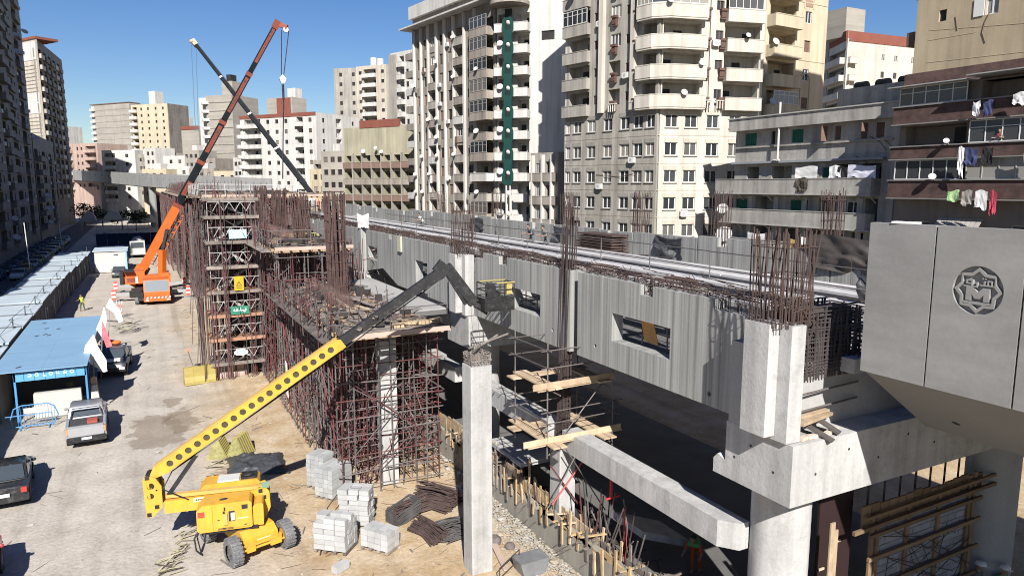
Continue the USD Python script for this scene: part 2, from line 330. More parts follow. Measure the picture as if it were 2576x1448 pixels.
# rusty mesh, planks and cages lying along the top of the wall
mbs = [MB(), MB(), MB()]
for k in range(700):
    yy = rnd.uniform(12.6, 60); x = PX+.55+abs(rnd.gauss(0,.55)); z = 10.06+rnd.random()*.22
    if rnd.random() < .5: mbs[0].tube((x,yy,z), (x+rnd.uniform(-.2,.2),yy+rnd.uniform(.4,2.2),z+rnd.uniform(-.03,.08)), .014, 4)
    else: mbs[0].tube((x,yy,z-.1), (x+rnd.uniform(-.3,.3),yy+rnd.uniform(-.15,.15),z+rnd.uniform(.0,.15)), .012, 4)
for k in range(46):
    yy = rnd.uniform(13, 58); x = rnd.uniform(13.4, 14.4); mbs[1+k % 2].bar((x,yy,10.1),(x+rnd.uniform(-.2,.2),yy+rnd.uniform(.8,2.6),10.12+rnd.uniform(0,.1)), rnd.uniform(.08,.25), .05)
put('loose_bars', mbs[0], rebar_mat, via, kind='stuff'); put('loose_boards', mbs[1], plank_grey, via, kind='stuff'); put('loose_boards', mbs[2], M('board_pale', (0.36,0.33,0.29), .8, .2, 2.), via, kind='stuff')
for k in range(9):
    yy = 14.5+4.9*k+rnd.uniform(-1,1); mb = MB(); L = rnd.uniform(.8,1.5)
    for q in range(9):
        a = yy+L*q/8; mb.path([(13.4,a,10.07),(13.4,a,10.35),(13.75,a,10.35),(13.75,a,10.07)], .013, 4)
    for (x,z) in ((13.4,10.35),(13.75,10.35),(13.4,10.1)): mb.tube((x,yy-.1,z),(x,yy+L+.1,z),.015,4)
    put('beam_cage', mb, rebar_mat, via, kind='stuff')
# guard rail posts above the deck
mb = MB()
for yy in np.arange(13, 60, 3.6): mb.tube((19.0, yy, 8.75), (19.0, yy, 10.55), 0.025)
put('guard_post', mb, galv, via)
for z in (9.9, 10.5):
    m_ = MB()
    for yy in np.arange(13, 59, 3.6): m_.tube((19.0, yy, z+rnd.uniform(-.03,.03)), (19.0, yy+3.6, z+rnd.uniform(-.03,.03)), 0.022)
    put('guard_rail', m_, galv, via)

# ------------------------------------------------------------------ piers of the viaduct
def fluted_column(parent, y0, zb, zt):
    """stepped pilaster in front of the side wall"""
    put('pilaster', MB().box((12.0, y0+0.30, zb+0.05), (12.32, y0+1.02, zt)), concrete_light, parent)
    put('pilaster', MB().box((12.322, y0-0.04, zb-0.05), (12.76, y0+1.02, zt-0.02)), concrete_light, parent)
def pier(y0, label, zt=9.98):
    t = thing('viaduct_pier', label, 'pier', (13.8, y0+1.3, 0))
    m = trimesh.creation.cylinder(0.72, 5.7, sections=40); v = np.array(m.vertices) + (13.85, y0+1.3, 2.9)
    put('round_column', (v, np.array(m.faces)), concrete_light, t, smooth=40)
    cap = Polygon([(y0-0.16, 5.84), (y0+2.25, 5.84), (y0+2.25, 6.2), (y0+2.1, 6.36), (y0+1.85, 6.25), (y0+1.85, 7.28), (y0-0.16, 7.28)])
    put('pier_cap', MB().slab(cap, (12.42,0,0), (0,1,0), (0,0,1), (1,0,0), 0, 11.0 if y0 < 20 else 8.0), concrete_light, t)
    if zt: put('cap_body', MB().box((12.425, y0+0.55, 7.281), (12.79, y0+1.80, 9.3)).box((12.79, y0+0.55, 7.281), (17.6, y0+1.5, 8.85)), concrete, t)
    if zt: fluted_column(t, y0, 7.36, zt)
    return t
pier1 = pier(10.55, 'concrete pier with round shaft and square cap at the right, nearest the emblem girder')
pier2 = pier(28.1, 'concrete pier standing behind the black jib of the yellow lift', 10.0)
for k, y0 in enumerate((45.2,)):
    pier(y0, 'third concrete pier, half hidden by the formwork decks', None)
hole_m = plain('tie_hole', (0.03,0.03,0.03), .9)
mb = MB()
for (yy,z) in ((10.9,6.5),(11.6,6.9),(12.1,6.45)): mb.tube((12.419,yy,z),(12.416,yy,z),.035,10)
for (x,z) in ((13.2,6.5),(14.3,6.9),(15.4,6.5),(16.5,6.9),(17.6,6.5)): mb.tube((x,10.389,z),(x,10.386,z),.035,10)
put('tie_hole', mb, hole_m, pier1, kind='stuff')
for z in (3.0, 4.45): put('casting_ring', MB().tube((13.85,11.85,z),(13.85,11.85,z+.012),.7225,40), concrete, pier1)
wd = thing('plank_debris', 'offcuts of timber lying on the pier cap ledge', 'timber', (13.6, 10.7, 7.29))
for k in range(5):
    x = 12.95 + k*0.28
    put('brick', MB().rbox((x, 10.55+rnd.uniform(-.05,.1), 7.33), (0.26,0.11,0.08), rnd.uniform(-.3,.3)), M('sand_brick', (0.55,0.47,0.38), 0.9, .15), wd)
put('plank', MB().bar((12.85,10.62,7.66), (14.25,10.95,7.62), 0.2, 0.07), plank_mat, wd)
put('plank', MB().bar((12.85,10.95,7.7), (14.2,11.05,7.7), 0.3, 0.05), plank_mat, wd)
put('plank', MB().bar((13.3,10.95,7.55), (13.55,10.25,7.27), 0.18, 0.05), M('dark_board', (0.08,0.07,0.065), .8, .2, 3.0), wd)
put('plank', MB().bar((13.75,10.95,7.6), (13.95,10.40,7.34), 0.2, 0.05), M('dark_board', (0.08,0.07,0.065)), wd)
hr = thing('guard_rail', 'scaffold tube hand rail on the cap of the right pier', 'hand rail', (12.9, 10.7, 7.3))
put('post', MB().tube((12.9,10.75,7.29), (12.98,10.8,8.5), 0.025), galv, hr)
put('rail', MB().tube((12.85,10.8,8.25), (15.3,11.0,8.25), 0.025), galv, hr)
put('rail', MB().tube((12.85,10.8,7.85), (15.3,11.0,7.85), 0.025), galv, hr)
# rebar cages rising out of the columns
def cage(name, label, x0, x1, y0, y1, z0, z1, nx, ny, mat=rebar_mat, lean=(0,0), hoop=0.25, hoops_to=None, r=0.016, cat='rebar cage', ragged=0.35, group=None):
    t = thing(name, label, cat, ((x0+x1)/2, (y0+y1)/2, z0), group=group)
    mb = MB()
    for i in range(nx):
        for j in range(ny):
            if 0 < i < nx-1 and 0 < j < ny-1: continue
            x = x0+(x1-x0)*i/max(nx-1,1); yy = y0+(y1-y0)*j/max(ny-1,1)
            h = z1 - rnd.random()*ragged
            pts = [np.array([x+rnd.uniform(-.015,.015), yy+rnd.uniform(-.015,.015), z0]), np.array([x+lean[0]*.4+rnd.uniform(-.05,.05), yy+lean[1]*.4+rnd.uniform(-.05,.05), z0+(h-z0)*.5]), np.array([x+lean[0]+rnd.uniform(-.09,.09), yy+lean[1]+rnd.uniform(-.09,.09), h])]
            mb.path(pts, r, 5)
    put('vertical_bars', mb, mat, t, kind='stuff')
    hb = MB(); z = z0+0.12
    while z < (hoops_to or z1):
        e = rnd.uniform(-.01,.03); f = (z-z0)/(z1-z0)
        dx, dy = lean[0]*f, lean[1]*f
        c = [(x0-e+dx,y0-e+dy,z+rnd.uniform(-.02,.02)),(x1+e+dx,y0-e+dy,z+rnd.uniform(-.02,.02)),(x1+e+dx,y1+e+dy,z),(x0-e+dx,y1+e+dy,z)]
        hb.path(c+[c[0]], r*0.75, 4); z += hoop*rnd.uniform(.8,1.2)
    put('stirrups', hb, mat, t, kind='stuff')
    return t
cage('rebar_cage', 'tall rusty rebar cage rising from the right pier', 12.05, 13.1, 10.62, 11.5, 9.9, 12.12, 13, 9, hoop=.55, hoops_to=11.9)
t = thing('starter_bars', 'bent starter bars hooked over the top of the right pier', 'rebar', (12.4, 10.8, 9.96))
mb = MB()
for k in range(16):
    yy = 10.6 + 0.06*k; x = 12.35+0.03*(k % 4); h = 0.35 + 0.25*math.sin(k*1.7)**2
    mb.path([(x+.1,yy,9.9),(x+.1,yy,9.9+h),(x+.35,yy-.02,9.96+h),(x+.5,yy-.04,9.9+h*.5)], 0.014, 4)
put('hooked_bars', mb, rebar_mat, t, kind='stuff')
cage('rebar_cage', 'dark stub of rebar cage on the wall end behind the right pier', 13.3, 15.3, 11.0, 11.9, 8.5, 10.25, 22, 10, rebar_dark, hoop=.09, r=.026)
single('black_netting', MB().box((13.45, 11.25, 8.5), (15.2, 11.75, 10.1)), rebar_dark, 'black netting wrapped round the rebar cage stub behind the right pier', 'netting')
cage('rebar_cage', 'short reddish rebar cage on the pier behind the black jib', 12.1, 12.9, 28.3, 29.0, 9.9, 12.2, 8, 6, hoop=.45)
put('roof_beam_stub', MB().box((14.6, 10.62, 8.6), (15.6, 11.15, 8.95)), white_beam, pier1)
cage('rebar_cage', 'small hooked rebar bundle standing on the white stub beside the emblem girder', 14.9, 15.2, 10.75, 11.0, 8.95, 9.35, 4, 3, hoop=.2)

# ------------------------------------------------------------------ girder with the emblem
girder = thing('emblem_girder', 'smooth grey precast girder with a round metro emblem cast in relief', 'girder', (13.7, 8, 7.3))
EX = 13.7; KS = EX/15.0
yj = [10.77*KS, 9.185*KS, 7.4*KS, 5.6*KS, 3.8*KS, 2.0*KS, 0.2*KS]
logo_c = np.array([8.26*KS, 13-(13-10.87)*KS])
for k in range(6):
    poly = sbox(yj[k+1]+0.025, 9.0, yj[k]-0.012, 12.215)
    if k == 1: poly = poly.difference(Point(*logo_c).buffer(0.50*KS, 32))
    put('face_panel', MB().slab(poly, (EX,0,0), (0,1,0), (0,0,1), (1,0,0), 0, 0.22), emblem_mat, girder)
put('face_panel', MB().box((EX,-40,9.0),(EX+.22,0.2*KS-.03,12.215)), emblem_mat, girder)
put('backing_wall', MB().box((EX+0.221, -40, 9.04), (EX+0.5, 9.8, 12.18)), concrete_dark, girder)
web = Polygon([(EX+0.15, 8.99), (16.3, 7.30), (22.6, 7.30), (25.3, 8.99)])
put('sloped_web', MB().slab(web, (0,-40,0), (1,0,0), (0,0,1), (0,1,0), 0, 49.86), web_mat, girder)
WN = np.array([-1.69,0,-2.45]); WN /= np.linalg.norm(WN); _r = ray(2405,1064); _k = ((np.array([16.3,0,7.3])-CAM)@WN)/(_r@WN); WH = CAM+_r*_k
put('drain_hole', MB().tube(WH+WN*.0, WH+WN*.006, .085, 16), plain('black_void', (0.01,0.01,0.01), .9), girder)
put('top_flange', MB().box((EX+.501, -40, 9.4), (25.4, 9.8, 9.7)), concrete, girder)
def P3(u, z): return (EX, logo_c[0]-u, logo_c[1]+z)           # u to the right as seen from the street
em = put('emblem', MB().slab(Point(0,0).buffer(0.50*KS, 32), (EX+0.075, logo_c[0], logo_c[1]), (0,-1,0), (0,0,1), (1,0,0), 0, 0.14), emblem_mat, girder)
star = []
for k in range(16):
    a = math.pi/2 + k*math.pi/8; r = 0.475 if k % 2 == 0 else 0.375
    star.append((r*math.cos(a), r*math.sin(a)))
star = Polygon(star); ring = star.difference(star.buffer(-0.06))
sq = sbox(-0.24, -0.24, 0.24, 0.30)
ring = ring.difference(sbox(-0.31, 0.06, 0.31, 0.28))
Ms = unary_union([sbox(-0.23,-0.22,-0.12,0.06), sbox(0.12,-0.22,0.23,0.06), Polygon([(-0.23,0.06),(-0.10,0.06),(0.0,-0.04),(0.10,0.06),(0.23,0.06),(0.05,-0.17),(-0.05,-0.17)]), sbox(-0.27,-0.29,0.27,-0.235)])
# square kufic lettering of the word "metro" above the letter
def strokes(*b): return unary_union([sbox(*q) for q in b])
w = 0.028
kuf = strokes((0.17,0.10,0.29,0.10+w),(0.17,0.10,0.17+w,0.22),(0.17,0.22-w,0.27,0.22),(0.27-w,0.10,0.27,0.22),
              (0.04,0.10,0.17,0.10+w),(0.10,0.10,0.10+w,0.20),(0.07,0.24,0.095,0.265),(0.12,0.24,0.145,0.265),
              (-0.04,0.06,-0.04+w,0.17),(-0.10,0.06,-0.04,0.06+w),
              (-0.14,0.06,-0.14+w,0.21),(-0.24,0.21-w,-0.14,0.21),(-0.24,0.12,-0.24+w,0.21),(-0.24,0.12,-0.14,0.12+w),(-0.29,0.06,-0.14,0.06+w))
for name, g in (('star_border', ring), ('letter', Ms), ('lettering', kuf)):
    g = shapely.affinity.scale(g, KS, KS, origin=(0,0))
    put(name, MB().slab(g, (EX+0.012, logo_c[0], logo_c[1]), (0,-1,0), (0,0,1), (1,0,0), 0, 0.062), emblem_mat, em)
single('white_rag', MB().rbox((EX+0.1, 9.1, 12.24), (0.2,0.5,0.04), .1), M('cloth_white', (0.75,0.74,0.72), .9), 'white rag lying on top of the emblem girder', 'rag')
# far round columns on the right and a second cap end
t = thing('round_column', 'round concrete column in shade at the right edge under the emblem girder', 'column', (22.6, 11.5, 0))
m = trimesh.creation.cylinder(0.72, 5.85, sections=36); put('shaft', (np.array(m.vertices)+(22.6,11.5,2.9), np.array(m.faces)), concrete, t, smooth=40)

# ------------------------------------------------------------------ lower storey: slab, retaining wall, tie beams
podium = thing('podium_wall', 'low concrete retaining wall with rebar pins along the rubble strip', 'retaining wall', (12.2, 25, 0))
put('wall', MB().slab(Polygon([(6,-0.3),(62,-0.3),(62,1.15),(22,1.15),(13.5,1.5),(6,1.5)]), (12.2,0,0), (0,1,0), (0,0,1), (1,0,0), 0, 0.35), M('formed_concrete', (0.30,0.28,0.235), .85, .12, .5, .2, (2.2,2.2,.12), bump=.005), podium)
mb = MB()
for k in range(16):
    yy = rnd.uniform(11, 28); z = rnd.uniform(.5, 1.1); mb.tube((12.21,yy,z), (12.21-rnd.uniform(.25,.5), yy-rnd.uniform(-.1,.2), z-rnd.uniform(0,.12)), .012, 4)
put('rebar_pin', mb, rebar_mat, podium, kind='stuff')
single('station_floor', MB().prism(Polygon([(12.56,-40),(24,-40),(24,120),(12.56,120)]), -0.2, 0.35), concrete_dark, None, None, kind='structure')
for y0, y1, lab in ((12.3, 20.35, 'long concrete tie beam between the right pier and the scaffolded column'), (21.0, 28.4, 'concrete tie beam behind the scaffolded column')):
    poly = Polygon([(12.6,y0+.45),(12.95,y0),(13.25,y0),(13.25,y1),(12.6,y1)])
    single('tie_beam', MB().prism(poly, 3.78, 4.5), concrete_light, lab, 'beam')
poly = Polygon([(12.6,30.0),(13.25,30.0),(13.25,37.0),(12.6,37.0)])
single('tie_beam', MB().prism(poly, 3.78, 4.5), concrete_light, 'far concrete tie beam beyond the second pier', 'beam')
single('stair_slab', MB().slab(Polygon([(13.6,2.0),(15.6,1.2),(15.6,.95),(13.6,1.75)]), (0,17.0,0), (1,0,0), (0,0,1), (0,1,0), 0, 1.6), concrete_light, 'small sunlit concrete stair flight below the tie beam', 'stair slab')
single('landing_slab', MB().box((12.7, 23.6, 1.9), (14.4, 26.6, 2.08)), concrete_light, 'sunlit concrete landing behind the front column', 'landing')

# entrance columns in the front row
def square_column(x, yy, zt, label, w=(0.76,0.72), z0=0.0):
    poly = sbox(x, yy, x+w[0], yy+w[1]).buffer(-0.03).buffer(0.03, join_style=1)
    return single('square_column', MB().prism(poly, z0-0.3, zt), concrete_light, label, 'column')
square_column(9.04, 20.2, 7.2, 'free standing square concrete column in the foreground, topped by a rusty rebar stub')
square_column(8.60, 28.62, 6.7, 'square concrete column among the red scaffolding under the nearest formwork deck', (0.72,0.7))
square_column(12.55, 20.4, 4.0, 'square concrete column wrapped by the small timber scaffold platforms', (0.66,0.7), 1.0)
cage('rebar_cage', 'short basket of rebar on top of the foreground column', 9.1, 9.74, 20.26, 20.86, 7.15, 7.62, 8, 8, M('rebar_grey', (0.20,0.17,0.15), .8, .25, 2.0), hoop=.07, ragged=.05)
single('guy_wires', MB().tube((9.3,20.5,7.6),(9.5,21.2,9.2),.006,4).tube((9.55,20.5,7.6),(9.7,21.2,9.2),.006,4), rebar_mat, 'thin wires rising from the rebar basket', 'wires')
single('timber_props', MB().bar((9.2,20.7,7.72),(10.9,21.2,7.95),.05,.04).bar((9.3,20.5,7.70),(10.6,21.4,7.9),.05,.04), plank_grey, 'two thin timber laths lying on the rebar basket', 'laths')
cage('rebar_cage', 'tall slender dark rebar cage above the scaffolded column', 12.68, 13.0, 20.5, 20.85, 4.0, 12.6, 6, 6, M('rebar_brown', (0.05,0.035,0.033), .8, .3, 2.0), hoop=.09, hoops_to=5.9, ragged=.9, lean=(0.05,-.25))
for yy, zb, zt, lab in ((37.2, 7.1, 12.7, 'thick maroon rebar bundle on the middle formwork deck'), (45.7, 7.3, 12.5, 'maroon rebar bundle with tied hoops behind the middle deck'), (54.2, 9.4, 12.8, 'rebar bundle tied with hoops on the upper deck'), (62.7, 9.4, 13.0, 'furthest rebar bundle near the black crane boom')):
    cage('column_rebar', lab, 8.65, 9.5, yy, yy+.85, zb, zt, 13, 10, M('rebar_maroon', (0.075,0.044,0.039), .8, .35, 2.0), lean=(rnd.uniform(-.25,.05), 0), hoop=.5, r=.03)
for k, yy in enumerate((20, 26.5, 33, 41, 52, 64)):
    cage('parapet_rebar', ['thin rebar cluster on the far parapet before the cream building', 'rebar cluster on the far parapet left of the white windows', 'sparse rebar cluster on the far parapet before the annex', 'rebar cluster on the far parapet before the ribbed facade', 'small rebar cluster far along the parapet', 'smallest rebar cluster at the far end of the parapet'][k],
         25.5, 26.2, yy, yy+.6, 8.7, 12.9-0.1*k, 5, 5, rebar_mat, hoop=.9, r=.02)
# ------------------------------------------------------------------ falsework scaffolding bays (local origin at the ground, front left corner)
def falsework(label, W, D, h, nx, ny, step, seed, group, loc, clutter=90):
    r = random.Random(seed)
    t = thing('falsework_bay', label, 'scaffolding', loc, group=group); local(t)
    xs_ = [W*i/(nx-1) for i in range(nx)]; ys_ = [D*j/(ny-1) for j in range(ny)]
    pick = lambda: galv if r.random() < .52 else rust_red
    for i, x in enumerate(xs_):
        for j, yy in enumerate(ys_):
            if 0 < i < nx-1 and 0 < j < ny-1: continue
            put('upright', MB().tube((x+r.uniform(-.05,.05), yy+r.uniform(-.1,.1), 0.02), (x+r.uniform(-.06,.06), yy+r.uniform(-.1,.1), h+r.uniform(-.1,.25)), 0.03, 5), pick(), t)
    z = 0.35; k = 0
    while z < h:
        for x in (xs_[0], xs_[-1]):
            a = r.uniform(-.3,.1); put('ledger', MB().tube((x-.05, a, z+r.uniform(-.15,.15)), (x-.05, D*r.choice([.5,1,1]), z+r.uniform(-.15,.15)), 0.026, 5), pick(), t)
        for yy in (ys_[0], ys_[-1]):
            put('ledger', MB().tube((-.2, yy-.05, z+r.uniform(-.15,.15)), (W+.2, yy-.05, z+r.uniform(-.1,.1)), 0.026, 5), pick(), t)
        z += step; k += 1
    for k in range(10):
        z0 = r.uniform(0.2, h-2.4); y0 = r.uniform(0, D-2.2); s = r.choice([-1,1])
        put('brace', MB().tube((-.08, y0+(0 if s>0 else 2.2), z0), (-.08, y0+(2.2 if s>0 else 0), z0+r.uniform(1.4,2.4)), 0.024, 5), pick(), t)
    for k in range(6):
        z0 = r.uniform(0.2, h-2.4); x0 = r.uniform(0, max(W-2.2,.1)); s = r.choice([-1,1])
        put('brace', MB().tube((x0+(0 if s>0 else 2), -.08, z0), (x0+(2 if s>0 else 0), -.08, z0+r.uniform(1.2,2.2)), 0.024, 5), pick(), t)
    mats = [MB(), MB()]
    for i in range(1, nx-1):
        for j in range(1, ny-1):
            mats[r.random() < .5].tube((xs_[i]+r.uniform(-.1,.1), ys_[j]+r.uniform(-.1,.1), .02), (xs_[i]+r.uniform(-.1,.1), ys_[j]+r.uniform(-.1,.1), h), .03, 4)
    for k in range(clutter):
        z = r.uniform(.2, h-.2); x = r.uniform(0, W); yy = r.uniform(0, D)
        q = r.random(); L = r.uniform(.8, 2.4)
        d = (L,r.uniform(-.2,.2),r.uniform(-.1,.1)) if q < .35 else ((r.uniform(-.2,.2),L,r.uniform(-.1,.1)) if q < .7 else (r.uniform(-1,1),r.uniform(-1,1),r.uniform(.8,1.8)))
        e = np.clip(np.array([x,yy,z])+d, [-.1,-.1,.05], [W+.1,D+.1,h])
        mats[r.random() < .5].tube((x,yy,z), e, .022, 4)
    put('inner_tubes', mats[0], rust_red, t, kind='stuff'); put('inner_tubes', mats[1], galv, t, kind='stuff')
    return t
A1 = falsework('maroon and grey tube falsework under the nearest formwork deck, at its front corner', 4.3, 6.6, 6.75, 9, 11, 0.75, 11, None, (6.75, 28.2, 0), 900)
A2 = falsework('maroon tube falsework under the nearest deck, bay behind the front corner', 4.3, 6.6, 6.75, 9, 11, 0.8, 12, None, (6.75, 35.1, 0), 420)
B1 = falsework('tall maroon tube falsework beside the stair tower', 4.3, 8.5, 9.0, 6, 12, 1.2, 13, None, (6.8, 42.2, 0), 380)
dup(B1, (6.8, 50.9, 0), 0, 'tall maroon tube falsework just behind the stair tower')
dup(B1, (6.8, 59.6, 0), 0, 'tall maroon tube falsework between the stair tower and the far wall of tubes')
dup(B1, (6.8, 68.3, 0), 0, 'tall tube falsework partly hidden behind the stair tower top')
C1 = falsework('tall wall of maroon tubes right of the orange crane', 4.0, 10.0, 11.3, 5, 22, 1.5, 14, None, (5.0, 88.3, 0), 330)
dup(C1, (8.3, 74.6, 0), 0, 'tall tube falsework under the highest deck, at its front'); dup(C1, (12.5, 74.6, 0), 0, 'tall tube falsework under the highest deck, at its right front corner'); dup(C1, (8.3, 85.0, 0), 0, 'tall tube falsework under the highest deck, at its back')
nm = ['second', 'third', 'fourth', 'fifth', 'sixth', 'seventh', 'eighth', 'ninth', 'tenth']
for k in range(9):
    dup(C1, ((4.75,4.3,3.8,3.5)[min(k,3)], 98.5+10.2*k, 0), 0, f'{nm[k] if k < 9 else "furthest"} bay of the tall tube wall right of the orange crane')

# ------------------------------------------------------------------ formwork decks
def deck(label, x0, x1, y0, y1, z, mat=plank_grey, red=True, n=7):
    t = thing('formwork_deck', label, 'formwork', (x0, y0, z-.4))
    yy = y0
    while yy < y1 - .2:
        L = min(rnd.uniform(1.0, 1.3), y1-yy)
        put('panel', MB().box((x0, yy, z-.03+rnd.uniform(0,.012)), (x1, yy+L-.015, z+rnd.uniform(0.0,.012))), mat, t); yy += L
    for k in range(int((x1-x0)/.55)+1):
        x = x0+.05+k*.55; put('joist', MB().box((x, y0-.35-rnd.random()*.15, z-.16), (x+.09, y1, z-.032)), M('joist_timber', (0.30,0.21,0.13), .8, .2, 2.0), t)
    for k in range(int((y1-y0)/1.25)+1):
        yy = y0+.1+k*1.25; put('bearer', MB().box((x0-.25, yy, z-.32), (x1+.25, yy+.1, z-.162)), M('joist_timber', (0.30,0.21,0.13)), t)
    put('edge_board', MB().box((x0-.06, y0, z-.22), (x0-.02, y1, z+.1)), plank_grey, t)
    put('edge_board', MB().box((x0-.3, y0-.5, z-.14), (x1+.3, y0-.46, z+.06)), M('pink_board', (0.42,0.32,0.265), .8, .12, 1.0), t)
    put('toe_plank', MB().box((x0-1.0, y0-.2, z-.22), (x0-.35, y1, z-.18)), plank_grey, t)
    if red: put('red_shutter', MB().box((x0+.3, y1-.2, z-1.4), (x1-.1, y1-.12, z-.35)), ply_red, t)
    return t
d1 = deck('nearest weathered timber formwork deck beside the black fly boom', 6.9, 10.9, 27.6, 41.6, 7.1)
d2 = deck('raised formwork deck behind the middle rebar bundle', 7.0, 11.0, 43.0, 60.0, 9.35)
d3 = deck('highest formwork deck with white rails below the black crane boom', 5.5, 17.5, 74.0, 96.0, 12.0, n=9)
d4 = deck('long far formwork deck on top of the tube wall', 5.2, 9.0, 97.0, 180.0, 11.7, red=False)
# loose things on the decks
mesh_mat = M('mesh_rebar', (0.16,0.10,0.09), .8, .3, 2.0)
def rebar_mat_on_deck(label, x0, x1, y0, y1, z):
    t = thing('rebar_mat', label, 'rebar mat', (x0, y0, z)); mb = MB()
    for yy in np.arange(y0, y1, .16): mb.tube((x0, yy, z+.05), (x1, yy+rnd.uniform(-.1,.1), z+.07), .012, 4)
    put('cross_bars', mb, mesh_mat, t, kind='stuff'); mb = MB()
    for x in np.arange(x0, x1, .16): mb.tube((x, y0, z+.09), (x+rnd.uniform(-.1,.1), y1, z+.09), .012, 4)
    put('long_bars', mb, mesh_mat, t, kind='stuff'); mb = MB()
    for yy in np.arange(y0, y1, .2): mb.tube((x0, yy, z), (x0, yy, z+.7), .012, 4); mb.tube((x0+.4, yy, z), (x0+.4, yy, z+.7), .012, 4)
    for zz in (.2,.45,.7): mb.tube((x0,y0,z+zz),(x0,y1,z+zz),.014,4); mb.tube((x0+.4,y0,z+zz),(x0+.4,y1,z+zz),.014,4)
    put('beam_cage', mb, mesh_mat, t, kind='stuff')
rebar_mat_on_deck('reddish rebar mat laid out on the nearest formwork deck', 8.0, 10.6, 32.0, 41.0, 7.13)
rebar_mat_on_deck('rebar mat laid out on the raised deck', 8.2, 10.7, 47.0, 58.0, 9.37)
def clutter(label, x0, x1, y0, y1, z, n, seed):
    r = random.Random(seed); t = thing('deck_clutter', label, 'building material', (x0,y0,z), kind='stuff'); m = [MB(), MB(), MB(), MB()]
    for k in range(n):
        x, yy = r.uniform(x0,x1), r.uniform(y0,y1); q = r.random(); a = r.uniform(0,3.14); L = r.uniform(.3,1.3); d = np.array([math.cos(a),math.sin(a),0])*L; p = np.array([x,yy,z+.04+r.random()*.12])
        if q < .45: m[0].tube(p-d, p+d+(0,0,r.uniform(0,.15)), .016, 4)
        elif q < .65: m[1].bar(p-d*.7, p+d*.7, r.uniform(.08,.22), .04)
        elif q < .8: m[2].bar(p-d*.6, p+d*.6, r.uniform(.06,.14), .08)
        elif q < .9: m[3].rbox(p+(0,0,.12), (r.uniform(.2,.6),r.uniform(.2,.5),r.uniform(.1,.4)), a)
        else: m[0].path([p, p+(0,0,r.uniform(.4,1.2)), p+(r.uniform(-.2,.2),r.uniform(-.2,.2),r.uniform(.6,1.5))], .014, 4)
    for q, mt in zip(m, (rebar_mat, plank_grey, M('joist_timber', (0.30,0.21,0.13)), M('dark_net', (0.035,0.032,0.03), .9, .3, 2.0))):
        if q: put('pieces', q, mt, t, kind='stuff')
clutter('scattered bars, laths and sacks on the nearest formwork deck', 7.1, 10.7, 28.2, 41, 7.12, 260, 1)
clutter('scattered bars and timber on the raised deck', 7.2, 10.8, 43.4, 59, 9.37, 220, 2)
clutter('scattered bars and timber on the highest deck', 5.8, 17, 74.5, 95, 12.02, 260, 3)
clutter('scattered material on the viaduct deck by the far parapet', 23.6, 25.0, 12, 80, 8.77, 260, 4)
clutter('offcuts and bars strewn over the station floor and wall foot', 12.7, 14.5, 14, 30, .36, 200, 5)
def forest(label, x0, x1, y0, y1, z0, z1, n, seed):
    r = random.Random(seed); t = thing('tube_uprights', label, 'scaffold tubes', (x0,y0,z0), kind='stuff'); m = [MB(), MB()]
    for k in range(n):
        x, yy = r.uniform(x0,x1), r.uniform(y0,y1); q = m[r.random() < .5]
        if r.random() < .6: q.tube((x,yy,z0-.5), (x+r.uniform(-.06,.06),yy,z0+(z1-z0)*r.uniform(.4,1)), .024, 4)
        else: q.tube((x,yy,z0+r.uniform(0,z1-z0)), (x+r.uniform(-1.2,1.2),yy+r.uniform(-1.5,1.5),z0+r.uniform(0,z1-z0)), .02, 4)
    put('tubes', m[0], rust_red, t, kind='stuff'); put('tubes', m[1], galv, t, kind='stuff')
forest('tube ends and rails sticking up along the street edge of the nearest deck', 5.9, 6.9, 28, 42, 7.0, 8.6, 90, 1)
forest('tube ends and rails sticking up along the raised deck', 6.0, 7.2, 43, 62, 9.2, 11.0, 120, 2)
forest('tangle of tubes and rails above the far tube wall', 5.2, 9.0, 98, 180, 11.5, 13.6, 420, 3)
forest('tangle of tubes between the stair tower and the highest deck', 6.8, 12, 60, 76, 9.0, 12.3, 260, 4)
forest('loose tubes fixed around the stair tower', 3.0, 7.4, 49.6, 53.6, 0.6, 12.6, 150, 5)
forest('tubes and props standing between the decks and the side wall', 11.0, 12.6, 43, 72, 5.0, 10.0, 200, 6)
single('slab_strip', MB().box((9.6, 31.0, 7.125), (12.6, 43.0, 7.2)), concrete, 'fresh grey concrete strip between the deck and the side wall', 'slab')
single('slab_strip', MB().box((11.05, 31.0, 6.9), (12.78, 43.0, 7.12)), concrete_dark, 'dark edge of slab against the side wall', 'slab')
t = thing('loose_planks', 'heap of loose grey planks on the nearest deck', 'planks', (7.5, 31, 7.1))
for k in range(10):
    a = rnd.uniform(-.3,.3); c = np.array([rnd.uniform(7.2,9.2), rnd.uniform(28.6,34), 7.16+.03*k]); d = np.array([math.sin(a), math.cos(a), 0])*rnd.uniform(.8,1.6)
    put('plank', MB().bar(c-d, c+d, .2, .035), rnd.choice([plank_grey, plank_mat]), t)
t = thing('brick_row', 'row of sandy hollow blocks along the front of the nearest deck', 'blocks', (9, 28, 7.1))
for k in range(14):
    c = (9.0+.17*k, 27.9+.03*k+rnd.uniform(-.04,.04), 7.2); put('block', MB().rbox(c, (.13,.32,.16), rnd.uniform(-.15,.15)), M('sand_brick2', (0.42,0.32,0.20), .9, .15, rand=.2), t)
t = thing('timber_stack', 'stack of yellowish timbers on the raised deck', 'timber stack', (9.2, 50, 9.4))
for k in range(16):
    put('timber', MB().bar((8.6+rnd.uniform(-.2,.2), 49+.12*k, 9.45+.09*(k % 3)), (10.8, 49.4+.12*k, 9.45+.09*(k % 3)), .08, .08), M('yellow_timber', (0.36,0.31,0.15), .8, .2, 2.), t)
